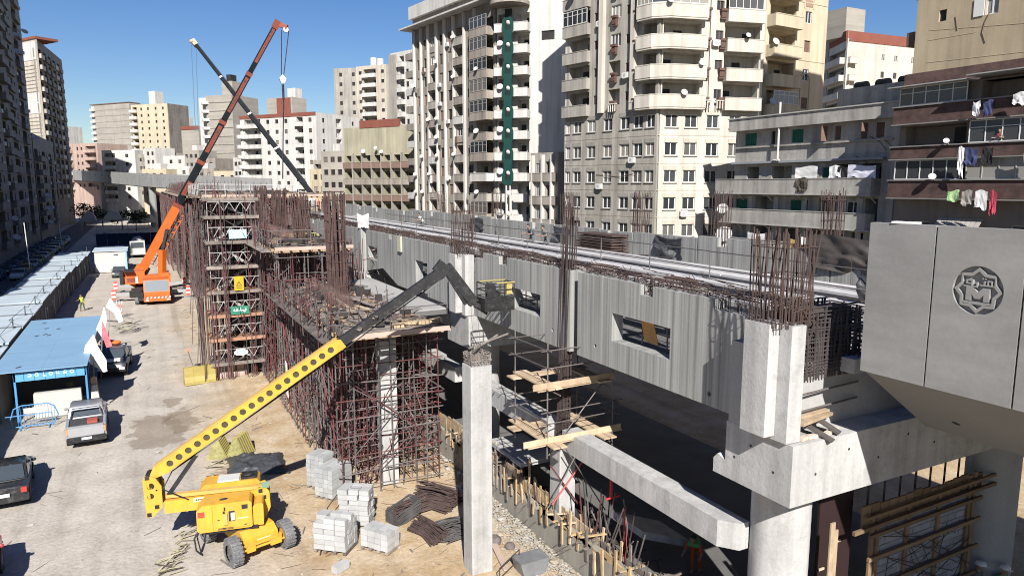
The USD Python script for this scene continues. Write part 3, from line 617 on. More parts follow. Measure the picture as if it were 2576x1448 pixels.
def edge_rail(label, pts, h=1.1, mat=galv):
    t = thing('edge_rail', label, 'guard rail', pts[0])
    for a, b in zip(pts[:-1], pts[1:]):
        a = np.array(a,float); b = np.array(b,float); L = np.linalg.norm(b-a); n = max(int(L/2.0),1)
        for k in range(n+1):
            p = a+(b-a)*k/n; put('post', MB().tube(p, p+(rnd.uniform(-.05,.05),0,h), .024, 5), mat, t)
        for hh in (.55, 1.05): put('rail', MB().tube(a+(0,0,hh), b+(0,0,hh+rnd.uniform(-.05,.05)), .022, 5), mat, t)
edge_rail('tube guard rail round the nearest deck', [(6.2,41.6,7.0),(6.2,27.4,7.0),(11.2,27.4,7.0)])
edge_rail('tube guard rail along the raised deck', [(6.4,60,9.3),(6.4,42.8,9.3),(11.3,42.8,9.3)])
whitepipe = plain('white_pipe', (0.52,0.52,0.50), .5)
edge_rail('white guard rail along the highest deck', [(5.0,96,12.0),(5.0,73.8,12.0),(14.2,73.8,12.0)], 1.1, whitepipe)
single('notice_board', MB().slab(sbox(37.75,9.3,38.35,10.15), (PX-.12,0,0), (0,1,0), (0,0,1), (1,0,0), 0, .1), M('cream_board', (0.46,0.44,0.34), .7, .1, 2.), 'cream board fixed to the fluted wall beside the thick rebar bundle', 'board')

# ------------------------------------------------------------------ stair tower
st = thing('stair_tower', 'tall scaffold stair tower with plank landings and white zigzag guard panels', 'stair tower', (3.9, 50, 0))
TX0, TX1, TY0, TY1 = 3.75, 6.75, 50.0, 53.2
white_tube = M('white_tube', (0.33,0.315,0.30), .5, .15, 1.5)
for x in (TX0, TX0+.75, TX1-.75, TX1):
    for yy in (TY0, TY0+1.6, TY1):
        put('standard', MB().tube((x,yy,0),(x+rnd.uniform(-.05,.05),yy,13.0+rnd.uniform(-.8,.6)),.03,6), white_tube if x == TX0 and yy == TY0 else rust_red if x == TX0+.75 else galv, st)
levels = [1.1, 2.75, 4.35, 5.95, 7.6, 9.25, 10.9, 12.05]
for k, z in enumerate(levels):
    for j in range(4):
        put('landing_plank', MB().box((TX0-.15-rnd.random()*.15, TY0-.1+.78*j, z-.05), (TX1+.15+rnd.random()*.2, TY0-.1+.78*j+.74, z+rnd.uniform(0,.01))), M('orange_plank', (0.33,0.185,0.12), .8, .15, 1.0) if k in (1,2,3) else plank_grey, st)
    put('toe_board', MB().box((TX0-.2, TY0-.16, z-.1), (TX1+.2, TY0-.12, z+.12)), M('orange_plank', (0.33,0.185,0.12)) if k in (1,2) else plank_grey, st)
    if k < 7:
        put('guard_bar', MB().tube((TX0,TY0-.18,z+1.0),(TX1,TY0-.18,z+1.0),.03,5), white_tube, st)
        mb = MB(); n = 7
        for q in range(n):
            x = TX0+.35+(TX1-TX0-.6)*q/n; xn = x+(TX1-TX0-.6)/n
            mb.tube((x,TY0-.18,z+(1.0 if q % 2 else .4)),(xn,TY0-.18,z+(.4 if q % 2 else 1.0)),.025,5)
        put('zigzag_guard', mb, white_tube, st)
        s = 1 if k % 2 else -1; xm = (TX0+TX1)/2
        for o in (0, .7): put('stringer', MB().bar((xm-s*1.0,TY0+.9+o,z+.05),(xm+s*1.0,TY0+.9+o,levels[k+1]-.1),.05,.16), white_tube, st)
        for q in range(5):
            put('tread', MB().rbox((xm-s*1.0+s*2*(q+.5)/5, TY0+1.25, z+.1+(levels[k+1]-z-.2)*(q+.5)/5), (.26,.7,.03)), plank_grey, st)
    for x in (TX0, TX1): put('transom', MB().tube((x,TY0-.3,z-.07),(x,TY1+.3,z-.07),.025,5), rust_red, st)
    put('transom', MB().tube((TX0-.3,TY0-.02,z-.12),(TX1+.3,TY0-.02,z-.12),.025,5), rust_red, st)
for k in range(5):
    put('brace', MB().tube((TX0 if k % 2 else TX1, TY0-.06, 1.1+2.1*k), (TX1 if k % 2 else TX0, TY0-.06, 3.0+2.1*k), .025, 5), galv, st)
dknet = M('dark_net', (0.035,0.032,0.03), .9, .3, 2.0)
for k, z in enumerate(levels[:-1]):
    put('back_sheet', MB().box((TX0+.9+.3*(k % 2), TY1+.06, z+.1), (TX1-.1, TY1+.09, levels[k+1]-.1)), dknet, st)
single('warning_sign', MB().box((5.15, TY0-.26, 6.05), (5.75, TY0-.23, 7.0)), M('sign_yellow', (0.55,0.31,0.015), .6, .06), 'yellow warning placard with a triangle hanging on the stair tower', 'sign')
tri = Polygon([(-.2,-.16),(.2,-.16),(0,.2)]); tri = tri.difference(tri.buffer(-.05))
ink = plain('sign_ink', (0.12,0.08,0.02), .6)
sg = '/World/warning_sign'
put('triangle', MB().slab(tri, (5.45,TY0-.262,6.5), (1,0,0), (0,0,1), (0,-1,0), 0, .006), ink, sg)
put('mark', MB().box((5.43,TY0-.268,6.42),(5.47,TY0-.262,6.56)), ink, sg)
put('text_line', MB().box((5.27,TY0-.268,6.2),(5.63,TY0-.262,6.25)), ink, sg)
gs = single('green_sign', MB().box((4.85,TY0-.26,4.45),(6.0,TY0-.23,5.0)), plain('sign_green', (0.02,0.16,0.10), .6), 'dark green banner with white script on the stair tower', 'sign')
put('script', MB().slab(unary_union([sbox(-.4,-.04,.4,.0),sbox(-.38,0,-.34,.1),sbox(-.2,0,-.1,.12),sbox(.02,0,.06,.16),sbox(.2,-.12,.34,0),sbox(.36,0,.4,.14)]), (5.42,TY0-.262,4.72), (1,0,0), (0,0,1), (0,-1,0), 0, .006), plain('ink_white', (0.75,0.76,0.75), .6), gs)
bs = single('pale_blue_sign', MB().box((5.0,TY0-.26,9.5),(6.1,TY0-.23,10.1)), plain('sign_paleblue', (0.30,0.46,0.50), .6), 'pale blue sheet tied to the stair tower', 'sign')
put('text_line', MB().box((5.2,TY0-.268,9.85),(5.9,TY0-.262,9.9)).box((5.25,TY0-.268,9.7),(5.8,TY0-.262,9.74)), plain('ink_white2', (0.62,0.70,0.72), .6), bs)
os_ = single('round_sign', MB().slab(Polygon([(.45*math.cos(a),.22*math.sin(a)) for a in np.linspace(0,6.28,24)[:-1]]), (5.35,TY0-.24,1.85), (1,0,0), (0,0,1), (0,-1,0), 0, .02), plain('oval_white', (0.70,0.75,0.74), .6), 'white oval sign low on the stair tower', 'sign')
put('oval_mark', MB().slab(Polygon([(.3*math.cos(a),.12*math.sin(a)) for a in np.linspace(0,6.28,20)[:-1]]).difference(Polygon([(.2*math.cos(a),.07*math.sin(a)) for a in np.linspace(0,6.28,20)[:-1]])), (5.35,TY0-.262,1.85), (1,0,0), (0,0,1), (0,-1,0), 0, .006), plain('sign_green2', (0.15,0.32,0.28), .6), os_)
bn = single('hanging_banner', MB().slab(Polygon([(0,0),(.5,-.05),(.55,1.9),(.05,2.0)]), (6.66,40.5,1.2), (0,-1,0), (0,0,1), (-1,0,0), 0, .02), plain('banner_white', (0.68,0.70,0.70), .7), 'tall white banner with a green patch hung on the falsework', 'banner')
put('green_patch', MB().box((6.62,40.1,2.2),(6.638,40.4,2.9)), plain('patch_green', (0.40,0.55,0.18), .7), bn)

# ------------------------------------------------------------------ timber platforms round the slender column
ps = thing('column_scaffold', 'small scaffold with two timber platforms round the slender rebar column', 'scaffold', (12.9, 20.7, 3))
for (x, yy) in ((11.55,19.6),(14.2,19.6),(11.55,21.9),(14.2,21.9)):
    put('standard', MB().tube((x,yy,3.9),(x,yy,7.9 if yy < 20 or x < 12 else 7.0),.024,6), galv, ps)
for z in (7.0, 7.6, 5.1, 5.5):
    for (p, q) in (((11.3,19.58,z),(14.6,19.58,z+.05)),((11.52,19.3,z+.03),(11.52,22.2,z)),((14.22,19.3,z+.03),(14.22,22.2,z)),((11.3,21.92,z),(14.5,21.92,z+.03))):
        put('rail', MB().tube(p, q, .022, 5), galv, ps)
for z, ex in ((6.25,.0),(4.35,.35)):
    for (p, q) in (((11.2-ex,19.75,z),(14.3+ex,19.75,z+.06)),((11.3-ex,20.05,z),(14.3+ex,20.05,z+.03)),((11.2,21.5,z),(14.4+ex,21.5,z)),((11.2,21.75,z),(14.4,21.75,z))):
        put('plank', MB().bar(p, q, .26, .05), plank_mat, ps)
    for x in (11.6, 11.88, 13.6, 13.88):
        put('plank', MB().bar((x,19.4-ex,z+.075),(x+.03,22.0+ex,z+.08), .24, .05), plank_mat, ps)
    for x in (11.75, 13.75): put('transom', MB().tube((x,19.1,z-.06),(x,22.3,z-.06),.024,5), galv, ps)
    put('side_board', MB().bar((11.0-ex,19.6,z+.16),(14.2+ex,19.58,z+.2), .03, .22), plank_mat, ps)
for p, q in (((11.6,19.6,4.0),(13.7,19.6,6.2)),((11.55,19.5,2.2),(12.9,19.55,4.2)),((13.9,19.5,1.6),(12.3,19.6,4.1))):
    put('brace', MB().tube(p, q, .024, 5), galv, ps)
put('brace', MB().tube((12.0,20.0,2.0),(13.3,20.0,3.4),.03,6), M('red_tube', (0.40,0.07,0.07), .6, .15), ps)
put('brace', MB().tube((12.1,20.3,3.3),(13.2,20.2,1.7),.03,6), rust_red, ps)

# ------------------------------------------------------------------ timber shuttering along the top of the retaining wall
sh = thing('wall_shuttering', 'rough timber shuttering boards and stakes along the top of the retaining wall', 'formwork', (12.3, 20, 1.2))
pine = M('pine', (0.42,0.30,0.165), .8, .18, 3.0, .12, (6,6,1.), rand=.22)
yy = 8.5
while yy < 31:
    zt = 1.5 if yy < 13.5 else 1.2
    x = 12.12 + rnd.uniform(-.08,.12); h = rnd.uniform(.15, 1.0)
    put('stake', MB().bar((x,yy,zt-rnd.uniform(.15,.5)),(x+rnd.uniform(-.06,.06),yy+rnd.uniform(-.08,.08),zt+h), .09, .05, (1,0,0)), rnd.choice([pine,pine,plank_mat,plank_grey]), sh)
    x2 = 12.75+rnd.uniform(-.05,.1)
    put('stake', MB().bar((x2,yy+.1,zt-.3),(x2+rnd.uniform(-.06,.06),yy+.1+rnd.uniform(-.08,.08),zt+h*rnd.uniform(.6,1.3)), .09, .05, (1,0,0)), rnd.choice([pine,pine,plank_mat,plank_grey]), sh)
    if rnd.random() < .5:
        L = rnd.uniform(.5, 1.7); z = zt+rnd.uniform(-.2,.25)
        put('board', MB().bar((12.22,yy,z),(12.22,yy+L,z+rnd.uniform(-.08,.08)), .03, rnd.uniform(.2,.5)), rnd.choice([pine,pine,plank_mat,plank_grey]), sh)
    if rnd.random() < .75:
        L = rnd.uniform(.8, 1.7); z = zt+rnd.uniform(.05,.4)
        put('board', MB().bar((12.64,yy,z),(12.66,yy+L,z+rnd.uniform(-.08,.08)), .03, rnd.uniform(.2,.55)), rnd.choice([pine,pine,plank_mat,plank_grey]), sh)
    if rnd.random() < .35:
        put('tie', MB().bar((12.0,yy+.2,zt+h*.6),(12.9,yy+rnd.uniform(-.2,.5),zt+h*.6), .08, .04), rnd.choice([pine,pine,plank_mat,plank_grey]), sh)
    yy += rnd.uniform(.14, .62)
mb = MB()
for k in range(90):
    yy = rnd.uniform(8.5, 30); x = rnd.uniform(12.3,12.6); mb.tube((x,yy,1.1),(x+rnd.uniform(-.1,.1),yy+rnd.uniform(-.1,.1),1.1+rnd.uniform(.5,1.1)), .011, 4)
single('wall_starter_bars', mb, rebar_mat, 'rusty starter bars sticking out between the shuttering boards', 'rebar', kind='stuff')
single('surveying_pole', MB().box((12.1,17.5,0.05),(12.15,17.56,1.1)), plain('pale_pole', (0.68,0.62,0.42), .7), 'pale yellow wooden staff leaning on the retaining wall', 'staff')
fc = thing('falsework_cluster', 'tangle of red and grey props under the long tie beam', 'props', (13, 18, .4))
for k in range(26):
    p = np.array([rnd.uniform(12.75,13.8), rnd.uniform(16.4,20.0), .4]); q = p + (rnd.uniform(-.4,.4), rnd.uniform(-.9,.9), rnd.uniform(1.0,2.8))
    put('prop', MB().tube(p, q, .024, 5), rnd.choice([galv, rust_red, rebar_dark]), fc)
put('prop', MB().bar((13.4,17.6,.6),(13.4,17.7,2.6),.07,.07), M('red_tube', (0.40,0.07,0.07)), fc)
_a, _b = gx(1537,1252,13.1), gx(1538,1192,13.1)
single('red_prop', MB().bar(_a,_b,.08,.06).bar(_a-(.2,0,0),_a+(.35,0,.02),.05,.05), M('bright_red', (0.45,0.04,0.045), .6, .1), 'bright red steel prop below the tie beam', 'prop')

# ------------------------------------------------------------------ shuttered block wall under the girder, right foreground
FY = 11.25
fw = thing('block_wall_formwork', 'timber framed formwork panel with grey blockwork in shade under the pier cap', 'formwork', (17, FY, 0.3))
FX0, FX1 = 16.5, 21.2
grey_block = M('grey_block', (0.27,0.28,0.31), .9, .12, 2.0, rand=.12)
z = 1.0; row = 0
while z < 4.0:
    x = FX0+.35-(.2 if row % 2 else 0)
    while x < FX1:
        a, b = max(x, FX0+.35), min(x+.4, FX1)
        if b-a > .06: put('block', MB().box((a+.008, FY+rnd.uniform(0,.012), z+.008), (b-.008, FY+.15, z+.192)), grey_block, fw)
        x += .4
    z += .2; row += 1
put('mortar', MB().box((FX0+.36, FY+.03, .9), (FX1-.01, FY+.14, 4.0)), concrete_dark, fw)
brown = M('brown_timber', (0.20,0.13,0.075), .8, .2, 2., rand=.2)
for x in (FX0+.1, FX0+.32, FX0+1.6, FX0+3.0, FX1-.25, FX1-.02): put('stud', MB().box((x-.07,FY-.06,.4),(x+.07,FY-.002,4.4 if x < FX1-.1 else 4.7)), brown, fw)
for z in (1.5, 2.35, 3.2, 3.85): put('waler', MB().bar((FX0-.1,FY-.12,z),(FX1+.25,FY-.12,z+.05),.07,.1), brown, fw)
for x in np.arange(FX0-.3, FX1+.3, .36):
    put('head_board', MB().box((x,FY-.02,4.05),(x+.33,FY+.03,4.62+rnd.uniform(-.05,.1))), brown, fw)
put('head_rail', MB().bar((FX0-.8,FY-.15,4.12),(FX1+.9,FY-.15,4.22),.08,.1), brown, fw)
put('head_rail', MB().bar((FX0-.3,FY-.15,4.42),(FX1+.8,FY-.15,4.5),.06,.08), brown, fw)
for k in range(22): put('tie_rod', MB().tube((rnd.uniform(FX0+.4,FX1),FY-.1,rnd.uniform(1.2,3.8)),(rnd.uniform(FX0+.4,FX1),FY-.14,rnd.uniform(1.2,3.8)),.012,4), rebar_mat, fw)
for k in range(7):
    x = FX0+.3+k*.68; put('shore', MB().tube((x,FY+.3,4.3),(x+.02,FY+.3,5.83),.03,5), rebar_dark, fw)
pn = thing('plank_pair', 'two pale planks standing upright beside the dark red shutter', 'planks', (14.9, FY, .3))
put('plank', MB().box((14.62,FY-.3,0),(14.78,FY-.26,4.72)), plank_mat, pn); put('plank', MB().box((14.82,FY-.24,0),(14.98,FY-.2,4.45)), plank_mat, pn)
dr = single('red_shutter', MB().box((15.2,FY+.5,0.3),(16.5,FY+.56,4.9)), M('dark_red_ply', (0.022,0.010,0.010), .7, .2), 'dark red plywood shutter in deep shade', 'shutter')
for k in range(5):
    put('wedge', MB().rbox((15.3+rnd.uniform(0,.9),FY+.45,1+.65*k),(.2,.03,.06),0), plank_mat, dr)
# ------------------------------------------------------------------ yellow articulated boom lift
yel = M('lift_yellow', (0.60,0.325,0.035), .5, .09, 1.5, .12, (3,3,.4), dirt=((0.40,0.27,0.10),.6), spec=.45)
yel_faded = M('lift_yellow_top', (0.54,0.33,0.08), .6, .08, 1.5, dirt=((0.38,0.31,0.20),.5))
blk = M('lift_black', (0.018,0.018,0.019), .55, .3, 2.0, dirt=((0.06,0.058,0.055),.6), spec=.3)
tyre = M('tyre', (0.13,0.13,0.135), .9, .15, 3.0, dirt=((0.28,0.26,0.23),.5))
steel = plain('steel', (0.45,0.44,0.43), .35, .8)
dark_hole = plain('dark_recess', (0.015,0.015,0.016), .8)
LA = math.radians(16.0)
la, lb = np.array([math.cos(LA), math.sin(LA), 0]), np.array([-math.sin(LA), math.cos(LA), 0])
LO = np.array([2.62, 26.15, 0.0])
def LP(a, b, z): return LO + la*a + lb*b + np.array([0,0,z])
lift = thing('boom_lift', 'yellow articulated boom lift with perforated boom reaching to the right', 'boom lift', LO)
def wheel_mesh(R=.5, w=.36, lugs=22):
    m = MB(); prof = [(R*.55,-w/2),(R*.86,-w/2),(R*.97,-w/2+.05),(R,-w/2+.1),(R,w/2-.1),(R*.97,w/2-.05),(R*.86,w/2),(R*.55,w/2)]
    n = 36; ang = np.arange(n)*2*math.pi/n
    v = np.array([[(p[1], p[0]*math.cos(a), p[0]*math.sin(a)) for p in prof] for a in ang]).reshape(-1,3)
    k = len(prof); f = []
    for i in range(n):
        for j in range(k-1):
            a, b = i*k+j, ((i+1) % n)*k+j; f.append((a, b, b+1, a+1))
    m.add(v, f)
    for i in range(lugs):
        a = 2*math.pi*i/lugs; c, s = math.cos(a), math.sin(a)
        for sx in (-1, 1):
            m.obox((sx*w*.24, R*c, R*s), (w*.42, .045, .07), (1, 0, 0) , (0,c,s), (.0,-s,c))
    return m
def rim_mesh(R=.5, w=.36):
    m = MB()
    m.tube((-w*.30,0,0),(w*.30,0,0), R*.56, 28); m.tube((-w*.42,0,0),(-w*.30,0,0), R*.22, 18)
    for k in range(8):
        a = k*math.pi/4; m.tube((-w*.36,R*.33*math.cos(a),R*.33*math.sin(a)),(-w*.30,R*.33*math.cos(a),R*.33*math.sin(a)),.03,6)
    return m
def orient(mb, c, ax, up=(0,0,1)):
    v, f = mb.get(); ax = np.asarray(ax,float); up = np.asarray(up,float); y = np.cross(up, ax)
    return v[:,:1]*ax + v[:,1:2]*y + v[:,2:3]*up + np.asarray(c), f
for a, b in ((-.95,-1.25),(.95,-1.25),(-.95,1.15),(.95,1.15)):
    s = 1 if a < 0 else -1
    wv, wf = wheel_mesh().get(); wv = wv*(s,s,1)
    T = lambda v: LP(a,b,.5) + v[:,:1]*la + v[:,1:2]*lb + v[:,2:3]*np.array([0,0,1.])
    w_ = put('tyre', (T(wv), wf), tyre, lift, smooth=30)
    rv, rf = rim_mesh().get(); rv = rv*(s,s,1); put('rim', (T(rv), rf), M('rim_grey', (0.10,0.10,0.10), .6, .2, 3.) if a < 0 else yel, w_, smooth=30)
mb = MB()
put('axle', MB().obox(LP(0,-1.25,.52), (1.5,.26,.24), la, lb).obox(LP(0,-1.42,.62), (1.1,.1,.1), la, lb), yel, lift)
put('axle', MB().obox(LP(0,1.15,.52), (1.5,.26,.24), la, lb), yel, lift)
put('steering_link', MB().tube(LP(-.8,-1.5,.5), LP(.8,-1.5,.5), .04, 8).obox(LP(.45,-1.5,.52),(.4,.16,.22),la,lb).obox(LP(-.45,-1.5,.52),(.3,.14,.2),la,lb), yel, lift)
ch = Polygon([(-1.35,.45),(1.2,.45),(1.2,.95),(-1.0,1.0),(-1.35,.8)])
put('chassis', MB().slab(ch, LP(-.62,0,0), lb, (0,0,1), la, 0, 1.24), yel, lift)
put('warning_strip', MB().obox(LP(.1,-1.357,.66),(.5,.01,.08),la,lb), plain('pale_label', (0.52,0.49,0.3), .6), lift)
put('slew_ring', MB().tube(LP(0,0,.98), LP(0,0,1.2), .55, 28), blk, lift)
# turntable: swung so that the arm and boom come slightly towards the camera
TA = math.radians(-10.0); ta = np.array([math.cos(TA), math.sin(TA), 0]); tb_ = np.array([-math.sin(TA), math.cos(TA), 0]); TC = np.array([2.0, 26.1, 0])
def TP(a, b, z): return TC + ta*a + tb_*b + np.array([0,0,z])
def tslab(poly, b0, b1, mb=None): return (MB() if mb is None else mb).slab(poly, TP(0,b0,0), ta, (0,0,1), tb_, 0, b1-b0)
def tbox(a0, a1, b0, b1, z0, z1, mb=None): return (MB() if mb is None else mb).obox(TP((a0+a1)/2,(b0+b1)/2,(z0+z1)/2), (abs(a1-a0),abs(b1-b0),abs(z1-z0)), ta, tb_)
def bev(x0,x1,z0,z1,b=.08): return Polygon([(x0+b,z0),(x1-b*.6,z0),(x1,z0+b*.6),(x1,z1-b),(x1-b,z1),(x0+b*2.6,z1),(x0,z1-b*2.6),(x0,z0+b)])
HF = -1.0
hood = put('hood', tslab(bev(-.86,.93,1.14,2.12), HF, HF+.8), yel, lift)
put('panel_seam', tbox(-.36,-.345,HF-.008,HF-.001,1.18,2.08,tbox(-.33,.88,HF-.008,HF-.001,1.19,1.2)), plain('seam', (0.25,0.14,0.02), .7), hood)
put('access_opening', tbox(.17,.37,HF-.012,HF-.002,1.45,1.82), dark_hole, hood)
put('control_unit', tbox(.24,.37,HF-.04,HF-.0121,1.49,1.76), plain('unit_white', (0.46,0.46,0.44), .5), hood)
put('open_flap', tbox(-.02,.13,HF-.07,HF-.01,1.36,1.75), yel_faded, hood)
put('label_plate', tbox(.6,.8,HF-.01,HF-.002,1.84,2.0), dark_hole, hood)
mb = MB()
for q in ((.02,.07,1.86,1.98),(-.02,.05,1.7,1.84),(-.2,-.13,1.52,1.55),(.66,.75,1.26,1.29),(-.05,.05,1.20,1.23)): tbox(q[0],q[1],HF-.015,HF-.003,q[2],q[3],mb)
put('latch', mb, dark_hole, hood)
put('filler_cap', MB().ball(TP(.0,HF+.35,2.13), .15, 1, (1,.5,.2)), dark_hole, hood)
hood2 = put('hood', tslab(bev(-.92,1.15,1.2,2.24,.08), .55, 1.35), yel, lift)
put('cover_sheet', tbox(-.3,.45,.62,1.2,2.241,2.29), plain('unit_white', (0.46,0.46,0.44)), hood2)
put('engine', tbox(.5,1.05,.65,1.2,2.241,2.33,MB().ball(TP(.75,.9,2.32),.15,1,(1.4,1,.6))), blk, hood2)
put('counterweight', tslab(bev(.931,1.3,1.1,1.9,.05), HF+.15, 1.2), yel, lift)
put('turntable_deck', tslab(sbox(-.7,1.02,1.1,1.135), HF+.1, 1.3), blk, lift)
def strut(name, p, q, w, h, mat, parent=None): return put(name, MB().bar(p, q, w, h), mat, parent or lift)
AB = .18
strut('lower_arm', TP(1.25,AB,1.80), TP(-2.0,AB,1.80), .34, .46, yel)
strut('lower_arm_rod', TP(1.25,AB,2.10), TP(-1.95,AB,2.16), .2, .12, yel_faded)
txt = MB()
for k in range(9): tbox(-.98+.062*k,-.98+.062*k+.04,AB-.190,AB-.183,1.92,1.98 if k != 5 else 1.95,txt)
put('name_plate', tbox(-1.05,-.36,AB-.182,AB-.172,1.87,2.03), plain('pale_label', (0.52,0.49,0.3)), lift); put('name_text', txt, dark_hole, lift)
for s in (-.24, .24):
    lp = Polygon([(-2.55,1.58),(-2.35,1.56),(-2.02,1.9),(-2.02,2.66),(-2.2,2.98),(-2.52,3.08),(-2.6,2.9)])
    for c in ((-2.36,2.68,.12),(-2.38,2.32,.11),(-2.18,2.52,.035)): lp = lp.difference(Point(c[0],c[1]).buffer(c[2],12))
    put('link_plate', tslab(lp, AB+s*1.15-.03, AB+s*1.15+.03), yel, lift)
    rp = Polygon([(1.0,2.12),(1.35,2.2),(1.5,2.0),(1.52,1.4),(1.22,.72),(1.1,.8),(1.02,1.5)])
    put('rear_link', tslab(rp, AB+s*1.15-.03, AB+s*1.15+.03), yel, lift)
for (x,z) in ((-2.45,3.0),(-2.2,1.92),(-2.46,1.66),(1.2,2.05),(1.32,1.8)):
    put('pivot_pin', tbox(x-.07,x+.07,AB-.32,AB+.32,z-.07,z+.07), blk, lift)
put('link_web', tbox(-2.35,-2.1,AB-.2,AB+.2,1.8,2.9), blk, lift)
put('mirror', tbox(1.25,1.5,-.15,-.12,2.15,2.38), plain('green_glass', (0.12,0.22,0.16), .2), lift)
put('wire_loops', MB().path([TP(-.8,-.3,1.1),TP(-1.05,-.4,.7),TP(-1.0,-.5,.3),TP(-.85,-.5,.12)],.03,6).path([TP(-.8,-.2,1.1),TP(-1.0,-.1,.6),TP(-.9,-.2,.1)],.025,6), blk, lift)
# main boom, placed by its first and last lightening hole
H0, H1 = gy(429.7,1160.3,26.5), gy(832,877.5,25.3)
bd = H1-H0; HL = np.linalg.norm(bd); bd /= HL; bn_ = np.cross(bd, (0,0,1)); bn_ /= np.linalg.norm(bn_); bu = np.cross(bn_, bd)
B0 = H0 - bd*.78; L1 = HL+.78+.5; L2 = L1 + 4.35; B2 = B0+bd*L2; BW = .33
AY = B0[1]
nh = 19
side = Polygon([(.0,.05),(.28,.215),(L1-.15,.215),(L1,.10),(L1,-.205),(.40,-.205),(.05,-.12)])
for k in range(nh): side = side.difference(Point(.78+HL*k/(nh-1), .0).buffer(.112, 14))
boom = put('boom_side', MB().slab(side, B0 - bn_*BW/2, bd, bu, bn_, 0, .02), yel, lift)
put('boom_side', MB().slab(side, B0 + bn_*(BW/2-.02), bd, bu, bn_, 0, .02), yel, lift)
put('boom_top', MB().bar(B0+bd*.3+bu*.22, B0+bd*(L1-.1)+bu*.22, BW+.04, .03, bu), yel_faded, lift)
put('boom_bottom', MB().bar(B0+bd*.45-bu*.218, B0+bd*L1-bu*.218, BW+.02, .02, bu), yel, lift)
put('inner_boom', MB().bar(B0+bd*.6, B0+bd*(L1-.02), .24, .34, bu), M('inner_boom_dark', (0.055,0.045,0.03), .6, .2, 2.), lift)
fly = sbox(L1-.25, -.165, L2+.1, .165)
for k in (.75, 1.45): fly = fly.difference(Point(L1+k, .0).buffer(.11, 12))
fb = put('fly_boom', MB().slab(fly, B0-bn_*.16, bd, bu, bn_, 0, .02).slab(fly, B0+bn_*.14, bd, bu, bn_, 0, .02).bar(B0+bd*(L1-.2)+bu*.155, B0+bd*(L2+.1)+bu*.155, .26, .02, bu).bar(B0+bd*(L1-.2)-bu*.155, B0+bd*(L2+.1)-bu*.155, .26, .02, bu), blk, lift)
lett = unary_union([sbox(0,0,.12,.02).union(sbox(0,0,.02,.16)).union(sbox(.1,0,.12,.16)), sbox(.2,0,.22,.16), sbox(.2,0,.3,.02), sbox(.36,0,.38,.16), sbox(.36,.14,.46,.16), sbox(.36,.07,.44,.09), sbox(.54,0,.56,.16), sbox(.5,.14,.6,.16)])
put('fly_lettering', MB().slab(lett, B0-bn_*.172+bd*(L1+2.1)-bu*.08, bd, bu, bn_, 0, .01), M('lettering_grey', (0.16,0.16,0.155), .6, .2, 3.), fb)
strut('lift_cylinder', TP(-1.85,AB,2.2), B0+bd*1.55-bu*.33, .15, .15, blk)
strut('cylinder_rod', B0+bd*1.5-bu*.33, B0+bd*2.6-bu*.30, .07, .07, steel)
put('boom_hose', MB().path([TP(-1.2,AB-.2,2.0),TP(-2.0,AB-.22,2.5),B0+bd*.6-bu*.3,B0+bd*2.2-bu*.31,B0+bd*4.5-bu*.33,B0+bd*(L1-.3)-bu*.31,B0+bd*(L1+1.5)-bu*.25,B2-bu*.24],.022,5).path([B0+bd*.8-bu*.28-bn_*.1,B0+bd*3.2-bu*.34-bn_*.1,B0+bd*(L1-.2)-bu*.28-bn_*.1],.018,5), blk, lift)
put('hazard_decal', MB().bar(B0+bd*(L1-.5)+bu*.17-bn_*(BW/2+.004), B0+bd*(L1-.1)+bu*.17-bn_*(BW/2+.004), .004, .07, bu), dark_hole, boom)
put('decal', tbox(-.82,-.6,HF-.006,HF-.001,1.7,1.9), plain('decal_red', (0.30,0.05,0.03), .5), hood); put('decal', tbox(.45,.8,HF-.006,HF-.001,1.5,1.54), plain('pale_label', (0.52,0.49,0.3)), hood)
put('grease_stain', tbox(-.2,.3,HF-.004,HF-.0005,1.16,1.24), M('grease', (0.16,0.09,0.02), .7, .4, 6.), hood)
mb = MB()
for k in range(6): tbox(-.8+.3*k,-.77+.3*k,HF-.012,HF-.002,1.19,1.22,mb)
put('bolt', mb, steel, hood, kind='stuff')
# jib and basket
JE = gy(1192, 762, B2[1]-.15); JT = B2 + bd*.12
strut('boom_head', B2-bd*.1, B2+bd*.35+bu*.14, .3, .52, blk)
strut('jib', B2+bd*.3+bu*.05, JE, .26, .40, blk)
strut('jib_link', B2+bd*.15-bu*.30, JE+np.array([-.35,0,-.02]), .16, .1, blk)
strut('jib_cylinder', B2-bd*.9-bu*.32, B2+bd*.1-bu*.15, .1, .1, M('cyl_grey', (0.20,0.20,0.20), .4, .15, 2., metal=.5))
BK = gy(1248, 770, 24.0)
bx0, bx1, by0, by1, bz0 = BK[0]-.62, BK[0]+.58, 23.62, 24.40, BK[2]-.12
bk = put('basket', MB().box((bx0,by0,bz0),(bx1,by1,bz0+.05)).box((bx0,by0-.01,bz0+.05),(bx1,by0+.005,bz0+.52)).box((bx0-.01,by0,bz0+.05),(bx0+.005,by1,bz0+.50)), blk, lift)
mb = MB()
for z in (.55,.8,1.05):
    mb.path([(bx0,by0,bz0+z),(bx1,by0,bz0+z),(bx1,by1,bz0+z),(bx0,by1,bz0+z),(bx0,by0,bz0+z)], .022, 6)
for x in (bx0,(bx0+bx1)/2,bx1):
    for yy in (by0,by1): mb.tube((x,yy,bz0),(x,yy,bz0+1.05),.022,6)
put('basket_rail', mb, blk, bk)
